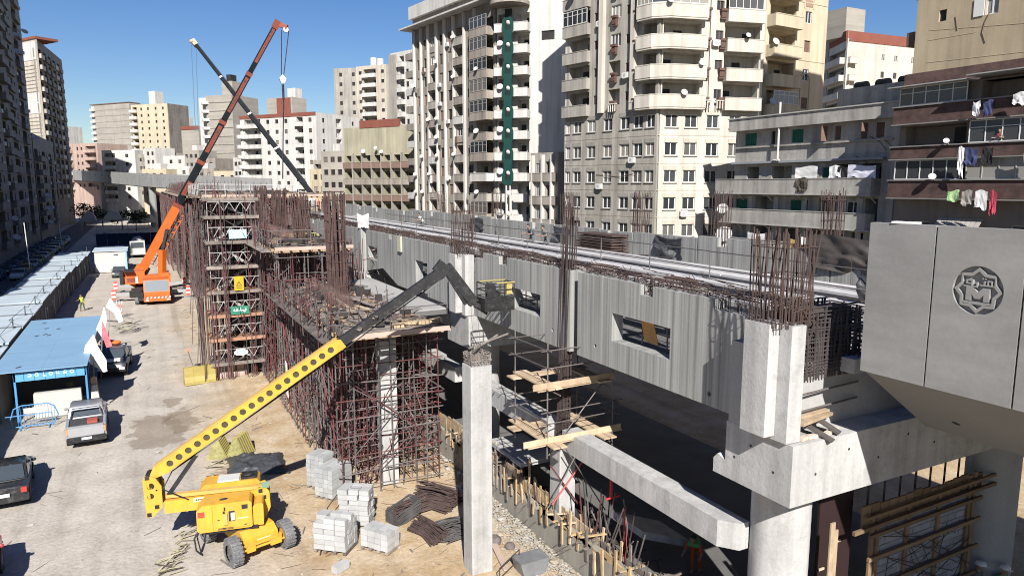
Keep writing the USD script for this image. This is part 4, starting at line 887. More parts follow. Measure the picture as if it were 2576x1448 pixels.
put('control_box', MB().box((bx1-.30,by0+.02,bz0+.62),(bx1-.08,by0+.12,bz0+1.04)).box((bx0+.45,by0-.03,bz0+1.05),(bx1+.02,by0+.03,bz0+1.09)).box((bx0+.1,by1-.03,bz0+1.05),(bx1+.02,by1+.03,bz0+1.09)), M('basket_yellow', (0.36,0.30,0.10), .6, .1), bk)
put('cargo_sheet', MB().slab(Polygon([(bx0+.05,.5),(bx0+.45,.55),(bx0+.4,1.0),(bx0+.02,1.15)]), (0,by0-.03,bz0), (1,0,0), (0,0,1), (0,1,0), 0, .02).ball((bx0+.45,by0+.3,bz0+.6),.25,1,(1.2,1,.8)), blk, bk)
put('basket_mount', MB().bar(JE, (bx0+.1,24.1,bz0+.1), .2, .16).tube(JE+(0,0,-.1),(bx0+.25,24.0,bz0-.15),.05,8), blk, lift)

# ------------------------------------------------------------------ orange mobile crane
org = M('crane_orange', (0.52,0.115,0.018), .45, .1, 1.0, dirt=((0.38,0.14,0.06),.45), spec=.45)
org_red = M('crane_red', (0.20,0.05,0.032), .5, .15, 1.2)
boom_grey = M('crane_boom_dark', (0.011,0.014,0.017), .7, .3, 1.2, spec=.08)
stripe_w = plain('stripe_white', (0.52,0.5,0.49), .6); stripe_r = plain('stripe_red', (0.55,0.05,0.03), .6)
glass_dark = plain('glass_dark', (0.045,0.055,0.065), .12, spec=.6)
glass_grey = plain('glass_grey', (0.16,0.18,0.19), .2, spec=.6)
CB = gz(385, 768)                                # ground below the cab front
cr = thing('mobile_crane', 'orange mobile crane on outriggers with its telescopic boom raised to the right', 'mobile crane', (CB[0], CB[1]+6, 0))
cx0, cx1, cy0 = CB[0]-2.1, CB[0]+1.75, CB[1]
put('carrier', MB().box((cx0+.5,cy0+1.9,.75),(cx1-.1,cy0+13,1.5)).box((cx0+.7,cy0+.5,.5),(cx1-.3,cy0+2,.9)), blk, cr)
cabp = Polygon([(0,.55),(0,1.45),(.35,2.75),(2.1,2.85),(2.1,.55)])
cab = put('carrier_cab', MB().slab(cabp, (cx0+1.3,cy0,0), (0,1,0), (0,0,1), (1,0,0), 0, cx1-cx0-1.3), org, cr)
wn = np.array([0,-1.3,.35]); wn /= np.linalg.norm(wn)
a_, b_ = np.array([cx0+1.45,cy0+.03,1.52]), np.array([cx1-.15,cy0+.03,1.52]); up_ = np.array([0,.31,1.18])
put('windscreen', MB().slab(sbox(0,0,cx1-cx0-1.6,1.2), a_+wn*.01, (1,0,0), up_/np.linalg.norm(up_), wn, 0, .02), glass_grey, cab)
put('bumper', MB().box((cx0+1.25,cy0-.12,.45),(cx1+.05,cy0-.001,.85)), org, cab)
mb1, mb2 = MB(), MB()
for k in range(14):
    x = cx0+1.3+k*(cx1-cx0-1.3)/14; m_ = mb1 if k % 2 else mb2
    m_.slab(Polygon([(x,.78),(x+.17,.78),(x+.27,.95),(x+.1,.95)]), (0,cy0-.125,0), (1,0,0), (0,0,1), (0,1,0), -.012, 0)
put('chevron', mb1, stripe_w, cab); put('chevron', mb2, stripe_r, cab)
put('lamp', MB().box((cx0+1.45,cy0-.135,.55),(cx0+1.75,cy0-.121,.68)).box((cx1-.35,cy0-.135,.55),(cx1-.05,cy0-.121,.68)), plain('lamp_glass', (0.7,0.7,0.65), .2), cab)
put('side_deck', MB().box((cx0-.1,cy0+.9,.9),(cx0+1.25,cy0+3.2,1.35)).box((cx0+.1,cy0+1.2,1.351),(cx0+1.1,cy0+2.6,1.7)), blk, cr)
for s, x in ((0,cx0+.6),(1,cx1-.35)):
    for yy in (1.5, 3.2, 8.4, 10.2):
        wv, wf = wheel_mesh(.62,.42,0).get(); put('wheel', (wv+(x,cy0+yy,.62), wf), tyre, cr, smooth=30)
for yy in (3.9, 11.6):
    put('outrigger_beam', MB().box((cx0-1.9,cy0+yy,.7),(cx1+2.2,cy0+yy+.4,1.05)), M('outrigger_grey', (0.30,0.30,0.30), .6, .15), cr)
    for x in (cx0-1.7, cx1+2.0):
        put('outrigger_leg', MB().box((x-.18,cy0+yy-.05,.3),(x+.18,cy0+yy+.45,1.5)).box((x-.45,cy0+yy-.2,0.02),(x+.45,cy0+yy+.6,.12)), M('outrigger_grey', (0.30,0.30,0.30)), cr)
        m1, m2 = MB(), MB()
        for k in range(5): (m1 if k % 2 else m2).box((x-.2,cy0+yy-.075,.35+.22*k),(x+.2,cy0+yy-.055,.35+.22*k+.22))
        put('hazard_stripes', m1, stripe_w, cr, kind='stuff'); put('hazard_stripes', m2, stripe_r, cr, kind='stuff')
# superstructure
put('slew_ring', MB().tube((CB[0]-.2,cy0+6,1.5),(CB[0]-.2,cy0+6,1.9),1.1,24), blk, cr)
put('superstructure', MB().box((cx0-.6,cy0+4.6,1.9),(cx1+.3,cy0+6.3,2.75)).box((cx0-.5,cy0+4.9,2.75),(cx0+1.5,cy0+6.6,3.3)).box((cx1-.9,cy0+4.6,2.75),(cx1+.2,cy0+6.8,3.0)), org, cr)
put('counterweight', MB().box((cx0-.9,cy0+6.3,1.9),(cx0+.9,cy0+8.2,3.2)), org, cr)
put('counterweight_detail', MB().box((cx0-.3,cy0+4.585,2.1),(cx0+.6,cy0+4.599,2.6)).box((cx0+1.5,cy0+4.585,2.05),(cx0+2.9,cy0+4.599,2.5)), org_red, cr)
put('crane_cab', MB().box((cx0-1.0,cy0+4.3,1.9),(cx0-.62,cy0+6.0,3.4)).box((cx0-.55,cy0+4.2,3.31),(cx0+.4,cy0+5.8,3.5)), blk, cr)
put('hazard_stripes', MB().box((cx0+.55,cy0+4.55,1.95),(cx0+.8,cy0+4.58,2.7)), stripe_w, cr)
C0 = dep(352, 688, 84.5); CT = dep(693, 66, 80.5)
cd = (CT-C0); CL = np.linalg.norm(cd); cd /= CL; cn = np.cross(cd, (0,1,0)); cn /= np.linalg.norm(cn); cu = np.cross(cn, cd)
if cu[1] < 0: cu = -cu; cn = -cn
toc = -cu                                          # side of the boom that faces the street
segs = [(0,.285,.92,org),(.285,.46,.78,boom_grey),(.46,.62,.70,boom_grey),(.62,.81,.61,boom_grey),(.81,1.0,.53,boom_grey)]
for k, (a, b, w, mt) in enumerate(segs):
    sg_ = put('boom_section', MB().bar(C0+cd*CL*(a-.01), C0+cd*CL*b, w, w*1.1, toc), mt, cr)
    if k: put('boom_collar', MB().bar(C0+cd*(CL*a-.1), C0+cd*(CL*a+.35), w*1.28, w*1.4, toc), org_red, cr)
    if k:
        aa, bb = (a+.045 if k < 4 else a+.05), (b-.01 if k != 1 else a+.10)
        st_ = put('red_stripe', MB().bar(C0+cd*CL*aa+toc*(w*.55+.004), C0+cd*CL*bb+toc*(w*.55+.004), w*.62, .006, toc), org_red, sg_)
        mbx = MB(); p = aa*CL+.3; r_ = random.Random(k)
        while p < bb*CL-.4:
            L = r_.uniform(.12,.4); mbx.bar(C0+cd*p+toc*(w*.55+.012)+cn*r_.uniform(-.1,.1), C0+cd*(p+L)+toc*(w*.55+.012)+cn*r_.uniform(-.1,.1), r_.choice([.07,.07,w*.36]), .006, toc); p += L+r_.uniform(.08,.22)
        put('stripe_lettering', mbx, plain('ink_dark', (0.06,0.03,0.03), .6), st_)
put('boom_head', MB().bar(CT-cd*.3, CT+cd*.7, .7, .8, toc).bar(CT+cd*.3, CT+cd*.2+np.array([1.1,-.5,-.3]), .55, .5), org_red, cr)
put('head_sheave', MB().tube(CT+np.array([1.0,-.7,-.4]),CT+np.array([1.0,-.3,-.4]),.3,14), M('sheave', (0.55,0.45,0.40), .6, .2), cr)
mb = MB()
sdir = np.cross(cd, toc); sdir /= np.linalg.norm(sdir)
sdir = sdir if sdir[0] > 0 else -sdir
for o in (.75, 1.2): mb.bar(C0+cd*CL*.05+sdir*o, C0+cd*CL*.25+sdir*o, .07, .07)
for k in range(18):
    p = C0+cd*CL*(.05+.2*k/17); mb.bar(p+sdir*.5, p+sdir*1.2+cd*.35*(k % 2), .06, .06)
put('lattice_extension', mb, org, cr)
strut('luffing_cylinder', C0+cd*CL*.20+sdir*.2, (cx1-.35,cy0+5.0,5.4), .34, .34, blk, cr)
strut('luffing_barrel', (cx1-.35,cy0+5.0,5.6), (cx1-.55,cy0+5.2,2.7), .62, .62, org, cr)
strut('boom_foot', C0+cd*1.0, C0-cd*1.6, 1.15, 1.2, org, cr)
hk = dep(711, 200, 79.5); tipw = CT+np.array([1.0,-.5,-.5])
put('hoist_rope', MB().tube(tipw+(-.45,0,0), hk+(-.12,0,.3), .05, 5).tube(tipw+(.35,0,0), hk+(.12,0,.3), .05, 5), blk, cr)
hb = put('hook_block', MB().slab(Polygon([(-.5,.1),(0,.75),(.5,.1),(.25,-.55),(-.25,-.55)]), hk+np.array([0,-.2,0]), (.75,0,0), (0,0,.75), (0,1,0), 0, .4), plain('hook_white', (0.48,0.44,0.41), .5), cr)
put('ball_weight', MB().tube(hk+(0,0,-.55),hk+(0,0,-2.2),.13,8), blk, hb)
put('sling', MB().tube(hk+(0,0,-2.2), dep(711,450,79.5), .07, 5), blk, cr)

# ------------------------------------------------------------------ second crane, behind the decks
K0 = dep(772, 472, 118); KT = dep(492, 112, 122)
kd = KT-K0; KL = np.linalg.norm(kd); kd /= KL; kn = np.array([0,-1.0,0]); kn -= kd*np.dot(kn,kd); kn /= np.linalg.norm(kn)
gk = np.array([K0[0]+3.0, K0[1]+1, 0])
cr2 = thing('mobile_crane', 'dark boomed mobile crane standing behind the decks, boom leaning left', 'mobile crane', gk)
for k, (a, b, w, mt) in enumerate(((-.14,-.06,.9,org),(-.06,.26,.74,boom_grey),(.26,.5,.64,boom_grey),(.5,.76,.55,boom_grey),(.76,1.0,.46,boom_grey))):
    put('boom_section', MB().bar(K0+kd*KL*(a-.01), K0+kd*KL*b, w, w*1.05, kn), mt, cr2)
    if k > 1: put('boom_collar', MB().bar(K0+kd*(KL*a-.05), K0+kd*(KL*a+.25), w*1.3, w*1.35, kn), stripe_w, cr2)
put('side_rail', MB().bar(K0+kd*KL*.02+np.array([.3,-.42,.3]), K0+kd*KL*.98+np.array([.18,-.26,.2]), .10, .10), M('boom_light', (0.05,0.053,0.056), .5, .15), cr2)
put('boom_head', MB().bar(KT-kd*.3,KT+kd*.9,.75,.9,kn).ball(KT+kd*.3+np.array([-.5,-.2,.2]),.35,1), M('head_cream', (0.42,0.30,0.2), .6, .2), cr2)
put('hoist_rope', MB().tube(KT+(-.7,0,0), dep(492,330,122), .045, 5).tube(KT+(.05,0,-.2), dep(499,330,122), .045, 5), plain('rope_blue', (0.07,0.10,0.16), .7), cr2)
put('superstructure', MB().box(gk+(-2.4,-2,2.2),gk+(2.6,3,3.8)).box(gk+(-.8,-1.6,3.8),gk+(1.6,1.6,9.0)), org, cr2)
put('carrier', MB().box(gk+(-1.5,-7,.7),gk+(1.5,6,2.2)), blk, cr2)
for yy in (-5.5,-3.8,2.5,4.2):
    for x in (-1.2,1.2):
        wv, wf = wheel_mesh(.62,.42,0).get(); put('wheel', (wv+gk+(x,yy,.62), wf), tyre, cr2, smooth=30)
put('outrigger', MB().box(gk+(-3.6,-1.2,.7),gk+(3.6,-.7,1.1)).box(gk+(-3.7,-1.4,.02),gk+(-3.2,-.5,1.2)).box(gk+(3.2,-1.4,.02),gk+(3.7,-.5,1.2)), org, cr2)

# ------------------------------------------------------------------ cars
def carpaint(name, col, rough=.3): return M(name, col, rough, .04, 1.5, fine=.02, spec=.5, coat=.25, dirt=((0.38,0.35,0.31),.12))
plate_w = plain('number_plate', (0.5,0.52,0.54), .5)
red_lamp = plain('tail_lamp', (0.40,0.04,0.03), .25); amber = plain('amber_lamp', (0.55,0.22,0.10), .3)
chrome = plain('chrome', (0.6,0.6,0.6), .2, .9)
def smoothpoly(P_, r=.06): return Polygon(P_).buffer(-r).buffer(r*2, join_style=1).buffer(-r, join_style=1).simplify(.008)
def body_shell(prof, W, taper):
    """side profile (y along the car, z) lofted across the width; the sides lean in above the belt line and round off"""
    poly = smoothpoly(prof); c = np.array(poly.exterior.coords)[:-1]
    rows = []
    for f in (-1,-.97,-.90,-.72,0,.72,.90,.97,1):
        e = 1 - abs(f); k = {1:.0}.get(abs(f), 1)
        inset = .07*max(0,(abs(f)-.72)/.28)**2
        cc = c.copy(); cen = cc.mean(0)
        cc = cen + (cc-cen)*(1-inset*np.array([.35,1.0]))
        x = f*W/2*np.ones(len(cc)) * (1 - taper(cc[:,1])*1.0)
        x *= 1 - .06*np.clip((np.abs(cc[:,0]-cen[0])/ (np.ptp(c[:,0])/2)-.7)/.3,0,1)**2
        rows.append(np.column_stack([x, cc]))
    v = np.vstack(rows); n = len(c); f = []
    for r in range(len(rows)-1):
        for i in range(n):
            j = (i+1) % n; f.append((r*n+i, r*n+j, (r+1)*n+j, (r+1)*n+i))
    mb = MB().add(v, np.array(f)[:, ::-1])
    for r, flip in ((0,False),(len(rows)-1,True)):
        tri = trimesh.creation.triangulate_polygon(Polygon(c), engine='earcut'); tv, tf = tri
        base = rows[r]; 
        d = ((tv[:,None,:]-c[None])**2).sum(-1).argmin(1); idx = d[tf]
        mb.add(base, idx if flip else idx[:, ::-1])
    return mb
def car(name, label, cat, loc, rz, paint, kind='sedan', group=None):
    """local axes: y forward, x right, wheels on z = 0"""
    t = thing(name, label, cat, loc, rz if rz else 1e-6, group)
    sed = kind == 'sedan'
    L, Wd = (4.4, 1.72) if sed else (5.1, 1.82)
    tap = lambda z: np.clip((z-.95)/.9, 0, 1)*.24
    if sed:
        prof = [(-2.2,.32),(2.15,.30),(2.2,.62),(2.05,.80),(1.0,.97),(.25,1.40),(-.75,1.43),(-1.55,1.02),(-2.15,.98),(-2.22,.6)]
        low = [(-2.2,.32),(2.15,.30),(2.2,.62),(2.05,.80),(1.0,.96),(-1.45,1.0),(-2.15,.96),(-2.22,.6)]
    else:
        low = [(-2.55,.5),(2.4,.42),(2.5,.75),(2.4,.98),(1.2,1.10),(-2.5,1.12),(-2.57,.8)]
    b = put('body', body_shell(low, Wd, lambda z: 0*z), paint, t, smooth=35)
    if sed:
        cabn = [(1.08,.94),(.30,1.40),(-.70,1.44),(-1.55,.98),(-1.4,.90),(.9,.88)]
    else:
        cabn = [(1.28,1.05),(.55,1.66),(-.75,1.70),(-1.02,1.12),(-.9,1.0),(1.1,.98)]
    c = put('cabin', body_shell(cabn, Wd*.97, tap), paint, t, smooth=35)
    def pane(nm, pts, mt=glass_dark, parent=c): put(nm, MB().quad(*pts), mt, parent)
    hw = Wd*.485
    X = lambda z: hw*(1-float(tap(np.array(z))))
    if sed:
        f0,f1,r0,r1 = (1.00,.985),(.36,1.365),(-1.47,1.02),(-.76,1.41)
    else:
        f0,f1,r0,r1 = (1.20,1.13),(.62,1.62),(-1.0,1.22),(-.80,1.62)
    o = .035
    pane('windscreen', [(-X(f0[1])*.93,f0[0]+o,f0[1]+o),(X(f0[1])*.93,f0[0]+o,f0[1]+o),(X(f1[1])*.9,f1[0]+o,f1[1]+o),(-X(f1[1])*.9,f1[0]+o,f1[1]+o)])
    pane('rear_window', [(X(r0[1])*.88,r0[0]-o,r0[1]+o),(-X(r0[1])*.88,r0[0]-o,r0[1]+o),(-X(r1[1])*.86,r1[0]-o,r1[1]+o*.6),(X(r1[1])*.86,r1[0]-o,r1[1]+o*.6)])
    for s in (-1,1):
        zs = (f0[1]+.03, f1[1]-.04)
        for (ya0,ya1,yb0,yb1) in (((f0[0]-.22),(-.05 if sed else -.0),f1[0]-.06,-.05),(((-.12 if sed else -.08)),r0[0]+.3 if sed else r0[0]+.12,-.12,r1[0]+.12)):
            q = [(s*(X(zs[0])+.012),ya0,zs[0]),(s*(X(zs[0])+.012),ya1,zs[0]),(s*(X(zs[1])+.012),yb1,zs[1]),(s*(X(zs[1])+.012),yb0,zs[1])]
            put('side_window', MB().quad(*(q if s > 0 else q[::-1])), glass_dark, c)
        wy = (1.35,-1.35) if sed else (1.6,-1.55); R = .31 if sed else .37
        for yy in wy:
            wv, wf = wheel_mesh(R,.2,0).get(); w1 = put('wheel', (wv+(s*(Wd/2-.10),yy,R), wf), tyre, t, smooth=30)
            put('hub', MB().tube((s*(Wd/2-.12),yy,R),(s*(Wd/2+.005),yy,R),R*.55,14), chrome, w1)
            put('wheel_arch', MB().tube((s*(Wd/2-.25),yy,R+.02),(s*(Wd/2+.002),yy,R+.02),R*1.2,18), dark_hole, t)
        put('mirror', MB().ball((s*(Wd/2+.08),f0[0]-.3,f0[1]+.06),.1,1,(1,.6,.8)), paint if kind != 'sedan' else blk, t)
        put('tail_lamp', MB().box((s*Wd/2*.93,-L/2-.03,.70 if sed else .78),(s*Wd/2*.70,-L/2+.2,.90 if sed else 1.08)), red_lamp if sed else amber, t)
        put('headlight', MB().box((s*Wd/2*.90,L/2-.22,.62),(s*Wd/2*.55,L/2-.02,.76)), plain('lamp_glass', (0.7,0.7,0.65)), t)
    put('bumper', MB().slab(smoothpoly([(-.86,.36),(.86,.36),(.86,.62),(-.86,.62)],.05), (0,-L/2-.07,0), (1,0,0), (0,0,1), (0,1,0), 0, .16), blk if not sed else paint, t)
    put('number_plate', MB().box((-.22,-L/2-.085,.62 if sed else .48),(.22,-L/2-.07,.76 if sed else .6)), plate_w, t)
    if not sed:
        put('tailgate', MB().box((-.76,-2.60,.66),(.76,-2.56,1.10)), M('tailgate_silver', (0.30,0.30,0.31), .35, .06, 2., spec=.5), t)
        put('bed_floor', MB().box((-.72,-2.45,1.135),(.72,-1.05,1.145)), M('bed_dark', (0.05,0.05,0.05), .7, .3, 3.), t)
        mb = MB()
        for s in (-1,1): mb.box((s*.74,-2.5,1.10),(s*.86,-1.0,1.20))
        mb.box((-.76,-2.58,1.10),(.76,-2.47,1.19)); put('bed_rail', mb, paint, t)
        put('roll_bar', MB().path([(-.72,-1.12,1.15),(-.6,-1.05,1.62),(.6,-1.05,1.62),(.72,-1.12,1.15)],.035,6), chrome, t)
        put('cargo', MB().box((.05,-2.2,1.15),(.5,-1.7,1.28)), M('cargo_red', (0.35,0.08,0.06), .7, .2), t)
    return t
pk = gz(215, 1130); pkf = gz(222, 1052)
dirp = np.array([pkf[0]-pk[0], pkf[1]-pk[1]])
car('pickup_truck', 'silver double cab pickup truck seen from behind on the dusty yard', 'pickup truck', (pk[0], pk[1]+2.75, 0), math.radians(2.0), carpaint('paint_silver', (0.24,0.24,0.25)), 'pickup')
car('black_sedan', 'black saloon car at the left edge of the yard', 'car', (-5.82, 35.45, 0), math.radians(4), carpaint('paint_black', (0.022,0.022,0.024), .25))
car('red_car', 'red car cut off by the bottom left corner', 'car', (-5.80, 26.35, 0), math.radians(3), carpaint('paint_red', (0.40,0.045,0.05)), 'pickup')
c4 = gz(290, 925)
car('dark_pickup', 'dark pickup with a white bonnet parked beside the blue shelter', 'pickup truck', (-2.35, 56.3, 0), math.radians(176), carpaint('paint_charcoal', (0.05,0.05,0.055)), 'pickup')
single('white_bonnet_cover', MB().box((-2.85,54.25,1.085),(-1.95,55.1,1.13)), M('cloth_white', (0.75,0.74,0.72)), 'white sheet lying on the bonnet of the dark pickup', 'sheet')
ob = thing('orange_bundle', 'orange tarpaulin bundle on the roof of the dark pickup', 'bundle', (-2.6,57.2,1.7))
put('bundle', MB().ball((-2.7,57.3,1.85),.42,2,(1.3,1,.45)).ball((-2.2,57.1,1.85),.3,2,(1,1,.5)), M('orange_cloth', (0.70,0.14,0.03), .8, .15, 3.), ob, smooth=True)
for nm_, lab, px, py, paint, rz in (('white_car','white car parked in front of the far white cabin',300,640,(0.62,0.62,0.62),178),('silver_car','silver car parked behind the orange crane',308,672,(0.40,0.41,0.42),177),('dark_car','dark car half hidden behind the orange crane cab',300,700,(0.06,0.065,0.07),178)):
    g = gz(px, py); car(nm_, lab, 'car', (g[0], g[1]+2.2, 0), math.radians(rz), carpaint('paint_'+nm_, paint))
# ------------------------------------------------------------------ site cabins, shelter and fence along the street
shelter_roof = M('shelter_roof_blue', (0.19,0.325,0.46), .55, .05, .4, .10, (.3,3.,1.), spec=.4)
roof_blue = M('pale_blue_roof', (0.43,0.50,0.545), .55, .10, .7, .16, (.3,3.,1.), spec=.4)
cabin_side = M('cabin_grey', (0.22,0.21,0.195), .8, .1, .6, .25, (1.5,2.5,.2))
def cabin(label, x0, x1, y0, y1, h):
    t = thing('site_cabin', label, 'site cabin', (x0, y0, 0))
    put('wall', MB().box((x0+.08,y0+.08,.12),(x1-.08,y1-.08,h-.1)), cabin_side, t)
    n = 2
    for k in range(n):
        a = y0+(y1-y0)*k/n; b = y0+(y1-y0)*(k+1)/n
        put('roof_sheet', MB().box((x0-.05,a+.015,h-.099+rnd.uniform(-.01,.01)),(x1+.12,b-.015,h)), roof_blue, t)
    put('roof_seam', MB().box((x0-.06,y1-.12,h+.001),(x1+.14,y1+.02,h+.07)), M('seam_dark', (0.10,0.11,0.12), .6, .1), t)
    mb = MB()
    for yy in np.arange(y0+.35, y1-.1, .42): mb.box((x1-.079,yy,.15),(x1-.05,yy+.06,h-.12))
    put('wall_rib', mb, cabin_side, t)
    yd = rnd.uniform(y0+.8, y1-1.8)
    put('door', MB().box((x1-.049,yd,.15),(x1-.02,yd+.85,2.15)), M('cabin_door', (0.12,0.13,0.15), .6, .15), t)
    put('window', MB().box((x1-.049,yd+1.4 if yd < y1-3 else yd-1.2,1.1),(x1-.02,(yd+1.4 if yd < y1-3 else yd-1.2)+.8,1.9)), glass_dark, t)
    put('roof_post', MB().tube((x1-.35,y1-.3,h),(x1-.35,y1-.3,h+.75),.045,6), M('post_dark', (0.08,0.09,0.1), .6, .1), t)
nmr = ['nearest', 'next to nearest', 'second nearest', 'third', 'fourth', 'fifth', 'sixth', 'seventh', 'eighth', 'ninth', 'tenth', 'eleventh', 'twelfth', 'thirteenth']
y = 35.9
for k in range(14):
    L = 6.1 if k < 9 else 7.0
    cabin(f'pale blue roofed site cabin in the street row, {nmr[k]} from the camera', -11.85+.1*max(0,k-7), -8.2+.16*max(0,k-8), y, y+L-.3, 3.0-.07*(k % 3)); y += L
t = thing('white_cabin', 'white cabin at the far end of the cabin row, facing the yard', 'site cabin', (-6, 122, 0))
put('wall', MB().box((-6.6,121,.1),(-2.4,128,3.2)), M('cabin_white', (0.48,0.465,0.42), .7, .06), t)
put('roof', MB().box((-6.8,120.8,3.201),(-2.2,128.2,3.3)), roof_blue, t); put('blue_trim', MB().box((-2.62,120.95,.1),(-2.38,120.99,3.2)), plain('trim_blue', (0.20,0.42,0.62), .5), t)
put('sign_line', MB().box((-4.1,120.95,2.6),(-3.5,120.99,2.7)), blk, t)
rc = thing('roof_cable', 'black cable sagging from post to post over the cabin roofs', 'cable', (-8.5,40,3)); pts = []
y = 41.7
while y < 100: pts += [(-8.55+rnd.uniform(-.05,.05),y,3.55),(-8.7+rnd.uniform(-.6,.2),y+3,3.05)]; y += 6.1
put('cable', MB().path(pts, .02, 4), blk, rc)
# shelter
blue = M('shelter_blue', (0.06,0.22,0.45), .55, .1, 1.)
sh2 = thing('blue_shelter', 'open blue steel shelter with pale blue sheet roof and a lettered fascia', 'shelter', (-5.4, 53, 0))
SX0, SX1, SY0, SY1 = -7.75, -3.25, 45.2, 62.2
n = 9
for k in range(n):
    a = SY0+(SY1-SY0)*k/n; b = SY0+(SY1-SY0)*(k+1)/n
    for xa, xb in ((SX0,-5.4),(-5.395,SX1)):
        put('roof_sheet', MB().box((xa,a,3.0+rnd.uniform(-.006,.006)),(xb,b-.01,3.05)), shelter_roof, sh2)
nv = 7; vx0, vx1 = -6.75, -3.35
for k in range(nv):
    put('fascia_panel', MB().box((vx0+(vx1-vx0)*k/nv+.01, SY0+.25, 2.42), (vx0+(vx1-vx0)*(k+1)/nv-.01, SY0+.3, 2.99)), M('fascia_blue', (0.10,0.30,0.52), .5, .08, 1.), sh2)
mb = MB(); gl = [lambda: Point(0,0).buffer(.1,10).difference(Point(0,0).buffer(.055,10)), lambda: unary_union([sbox(-.1,-.06,.1,-.02),sbox(-.1,-.06,-.06,.1),sbox(.0,.04,.05,.08)]), lambda: Point(0,0).buffer(.1,10).difference(sbox(-.2,0,.05,.06)), lambda: unary_union([sbox(-.03,-.12,.02,.12),sbox(-.03,-.12,.12,-.08)])]
for k, q in enumerate((2,0,3,0,1,2,0)):
    mb.slab(gl[q](), (vx0+.75+.33*k, SY0+.249, 2.72), (1,0,0), (0,0,1), (0,-1,0), 0, .012)
put('fascia_lettering', mb, plain('letter_pale', (0.45,0.66,0.80), .5), sh2)
for x in (vx0+.05, SX1-.12):
    for yy in (SY0+.3, (SY0+SY1)/2, SY1-.3): put('post', MB().box((x-.05,yy-.05,0),(x+.05,yy+.05,2.99)), blue, sh2)
put('brace', MB().bar((SX1-.1,SY0+.3,2.2),(SX1+.05,SY0+1.3,3.0),.05,.05).bar((SX1-.1,SY1-1.5,2.0),(SX1+.0,SY1-.5,3.0),.05,.05), blue, sh2)
put('back_wall', MB().box((SX0+.1,SY0+1.0,.0),(SX0+.18,SY1-.2,2.95)), cabin_side, sh2)
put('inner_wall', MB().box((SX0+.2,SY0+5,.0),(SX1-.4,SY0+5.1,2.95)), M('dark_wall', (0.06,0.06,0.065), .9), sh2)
mb = MB()
for k in range(7): mb.rbox((rnd.uniform(SX0+.6,-5.6),rnd.uniform(SY0+.5,SY1-1),3.085),(.35,.06,.02),.9)
put('roof_strap', mb, plain('strap_dark', (0.05,0.06,0.08), .7), sh2)
single('white_screen', MB().slab(smoothpoly([(-6.05,0),(-3.75,0),(-3.75,1.42),(-6.05,1.42)],.05), (0,46.4,0), (1,0,0), (0,0,1), (0,1,0), 0, .5), M('screen_white', (0.45,0.435,0.40), .8, .06, 1.), 'white concrete block in front of the blue shelter', 'concrete block')
pl = thing('potted_plant', 'small plant sticking up behind the white block', 'plant', (-4.4, 47.2, 0))
mb = MB()
for k in range(26):
    a = rnd.uniform(0,6.28); r = rnd.uniform(.1,.35); b = np.array([-4.4,47.3,1.3]); e = b+(r*math.cos(a),r*math.sin(a),rnd.uniform(.15,.45))
    mb.add([b,(b+e)/2+(.04,0,.05),e,(b+e)/2-(.04,0,-.05)],[[0,1,2,3]])
put('leaves', mb, M('leaf', (0.10,0.11,0.05), .7, .3, 3.), pl, kind='stuff'); put('pot', MB().tube((-4.4,47.3,0),(-4.4,47.3,1.3),.16,10), cabin_side, pl)
t = thing('white_bollard', 'white water filled barrier unit beside the shelter post', 'barrier', (-3.1, 47.5, 0))
put('body', MB().slab(Polygon([(-.25,0),(.25,0),(.2,.7),(.12,1.3),(-.12,1.3),(-.2,.7)]), (-3.15,47.4,0), (1,0,0), (0,0,1), (0,1,0), 0, .5), M('screen_white', (0.45,0.435,0.40)), t)
put('cap', MB().box((-3.3,47.5,1.3),(-3.0,47.8,1.7)), M('skin_tan', (0.42,0.28,0.20), .8), t)
# blue pedestrian barrier
bb = thing('crowd_barrier', 'blue and white tubular crowd barrier in front of the shelter', 'barrier', (-5.8, 45.0, 0))
by = 44.6
fr = [(-6.85,by,.15),(-6.95,by,.55),(-6.75,by,1.15),(-6.4,by,1.3),(-5.2,by,1.3),(-4.9,by,1.1),(-4.75,by,.6),(-5.0,by,.15),(-6.85,by,.15)]
put('frame', MB().path(fr, .03, 6), blue, bb)
for x in np.arange(-6.6,-4.9,.14): put('bar', MB().tube((x,by,.16),(x,by,1.24),.012,5), blue, bb)
for (x) in (-6.5,-5.2): put('foot', MB().bar((x,by-.35,.04),(x,by+.35,.04),.05,.04), blue, bb)
put('front_frame', MB().path([(-7.2,by-.5,.9),(-5.0,by-.45,.9)],.025,6).path([(-6.4,by-.4,.1),(-6.4,by-.45,.9)],.025,6).path([(-5.0,by-.4,.1),(-5.0,by-.45,.9)],.025,6), blue, bb)
put('plate', MB().box((-6.3,by-.05,.85),(-5.3,by-.035,1.15)), M('screen_white', (0.45,0.435,0.40)), bb)
# fence between the cabins and the street
fe = thing('site_fence', 'long brown corrugated fence behind the cabins', 'fence', (-13, 40, 0))
y = 30.0; brown_f = M('fence_brown', (0.17,0.15,0.13), .8, .15, .5, .2, (2,3,.2))
while y < 135:
    put('fence_panel', MB().box((-12.9,y,0),(-12.82,y+2.96,2.3+rnd.uniform(-.05,.05))), brown_f, fe)
    put('post', MB().box((-12.98,y-.05,0),(-12.9,y+.05,2.5)), brown_f, fe)
    y += 3.0
for k, (px, py) in enumerate(((85,690),(140,625))):
    g = gz(px, py, 2.2); t = thing('floodlight_mast', ['tall thin white mast with a small box at its foot behind the cabins','shorter thin mast behind the far cabins'][k], 'mast', (-12.4, g[1], 0))
    put('pole', MB().tube((-12.4,g[1],0),(-12.6,g[1],8.5-2*k),.05,6), whitepipe, t); put('box', MB().box((-12.6,g[1]-.2,2.0),(-12.2,g[1]+.2,2.9)), cabin_side, t)

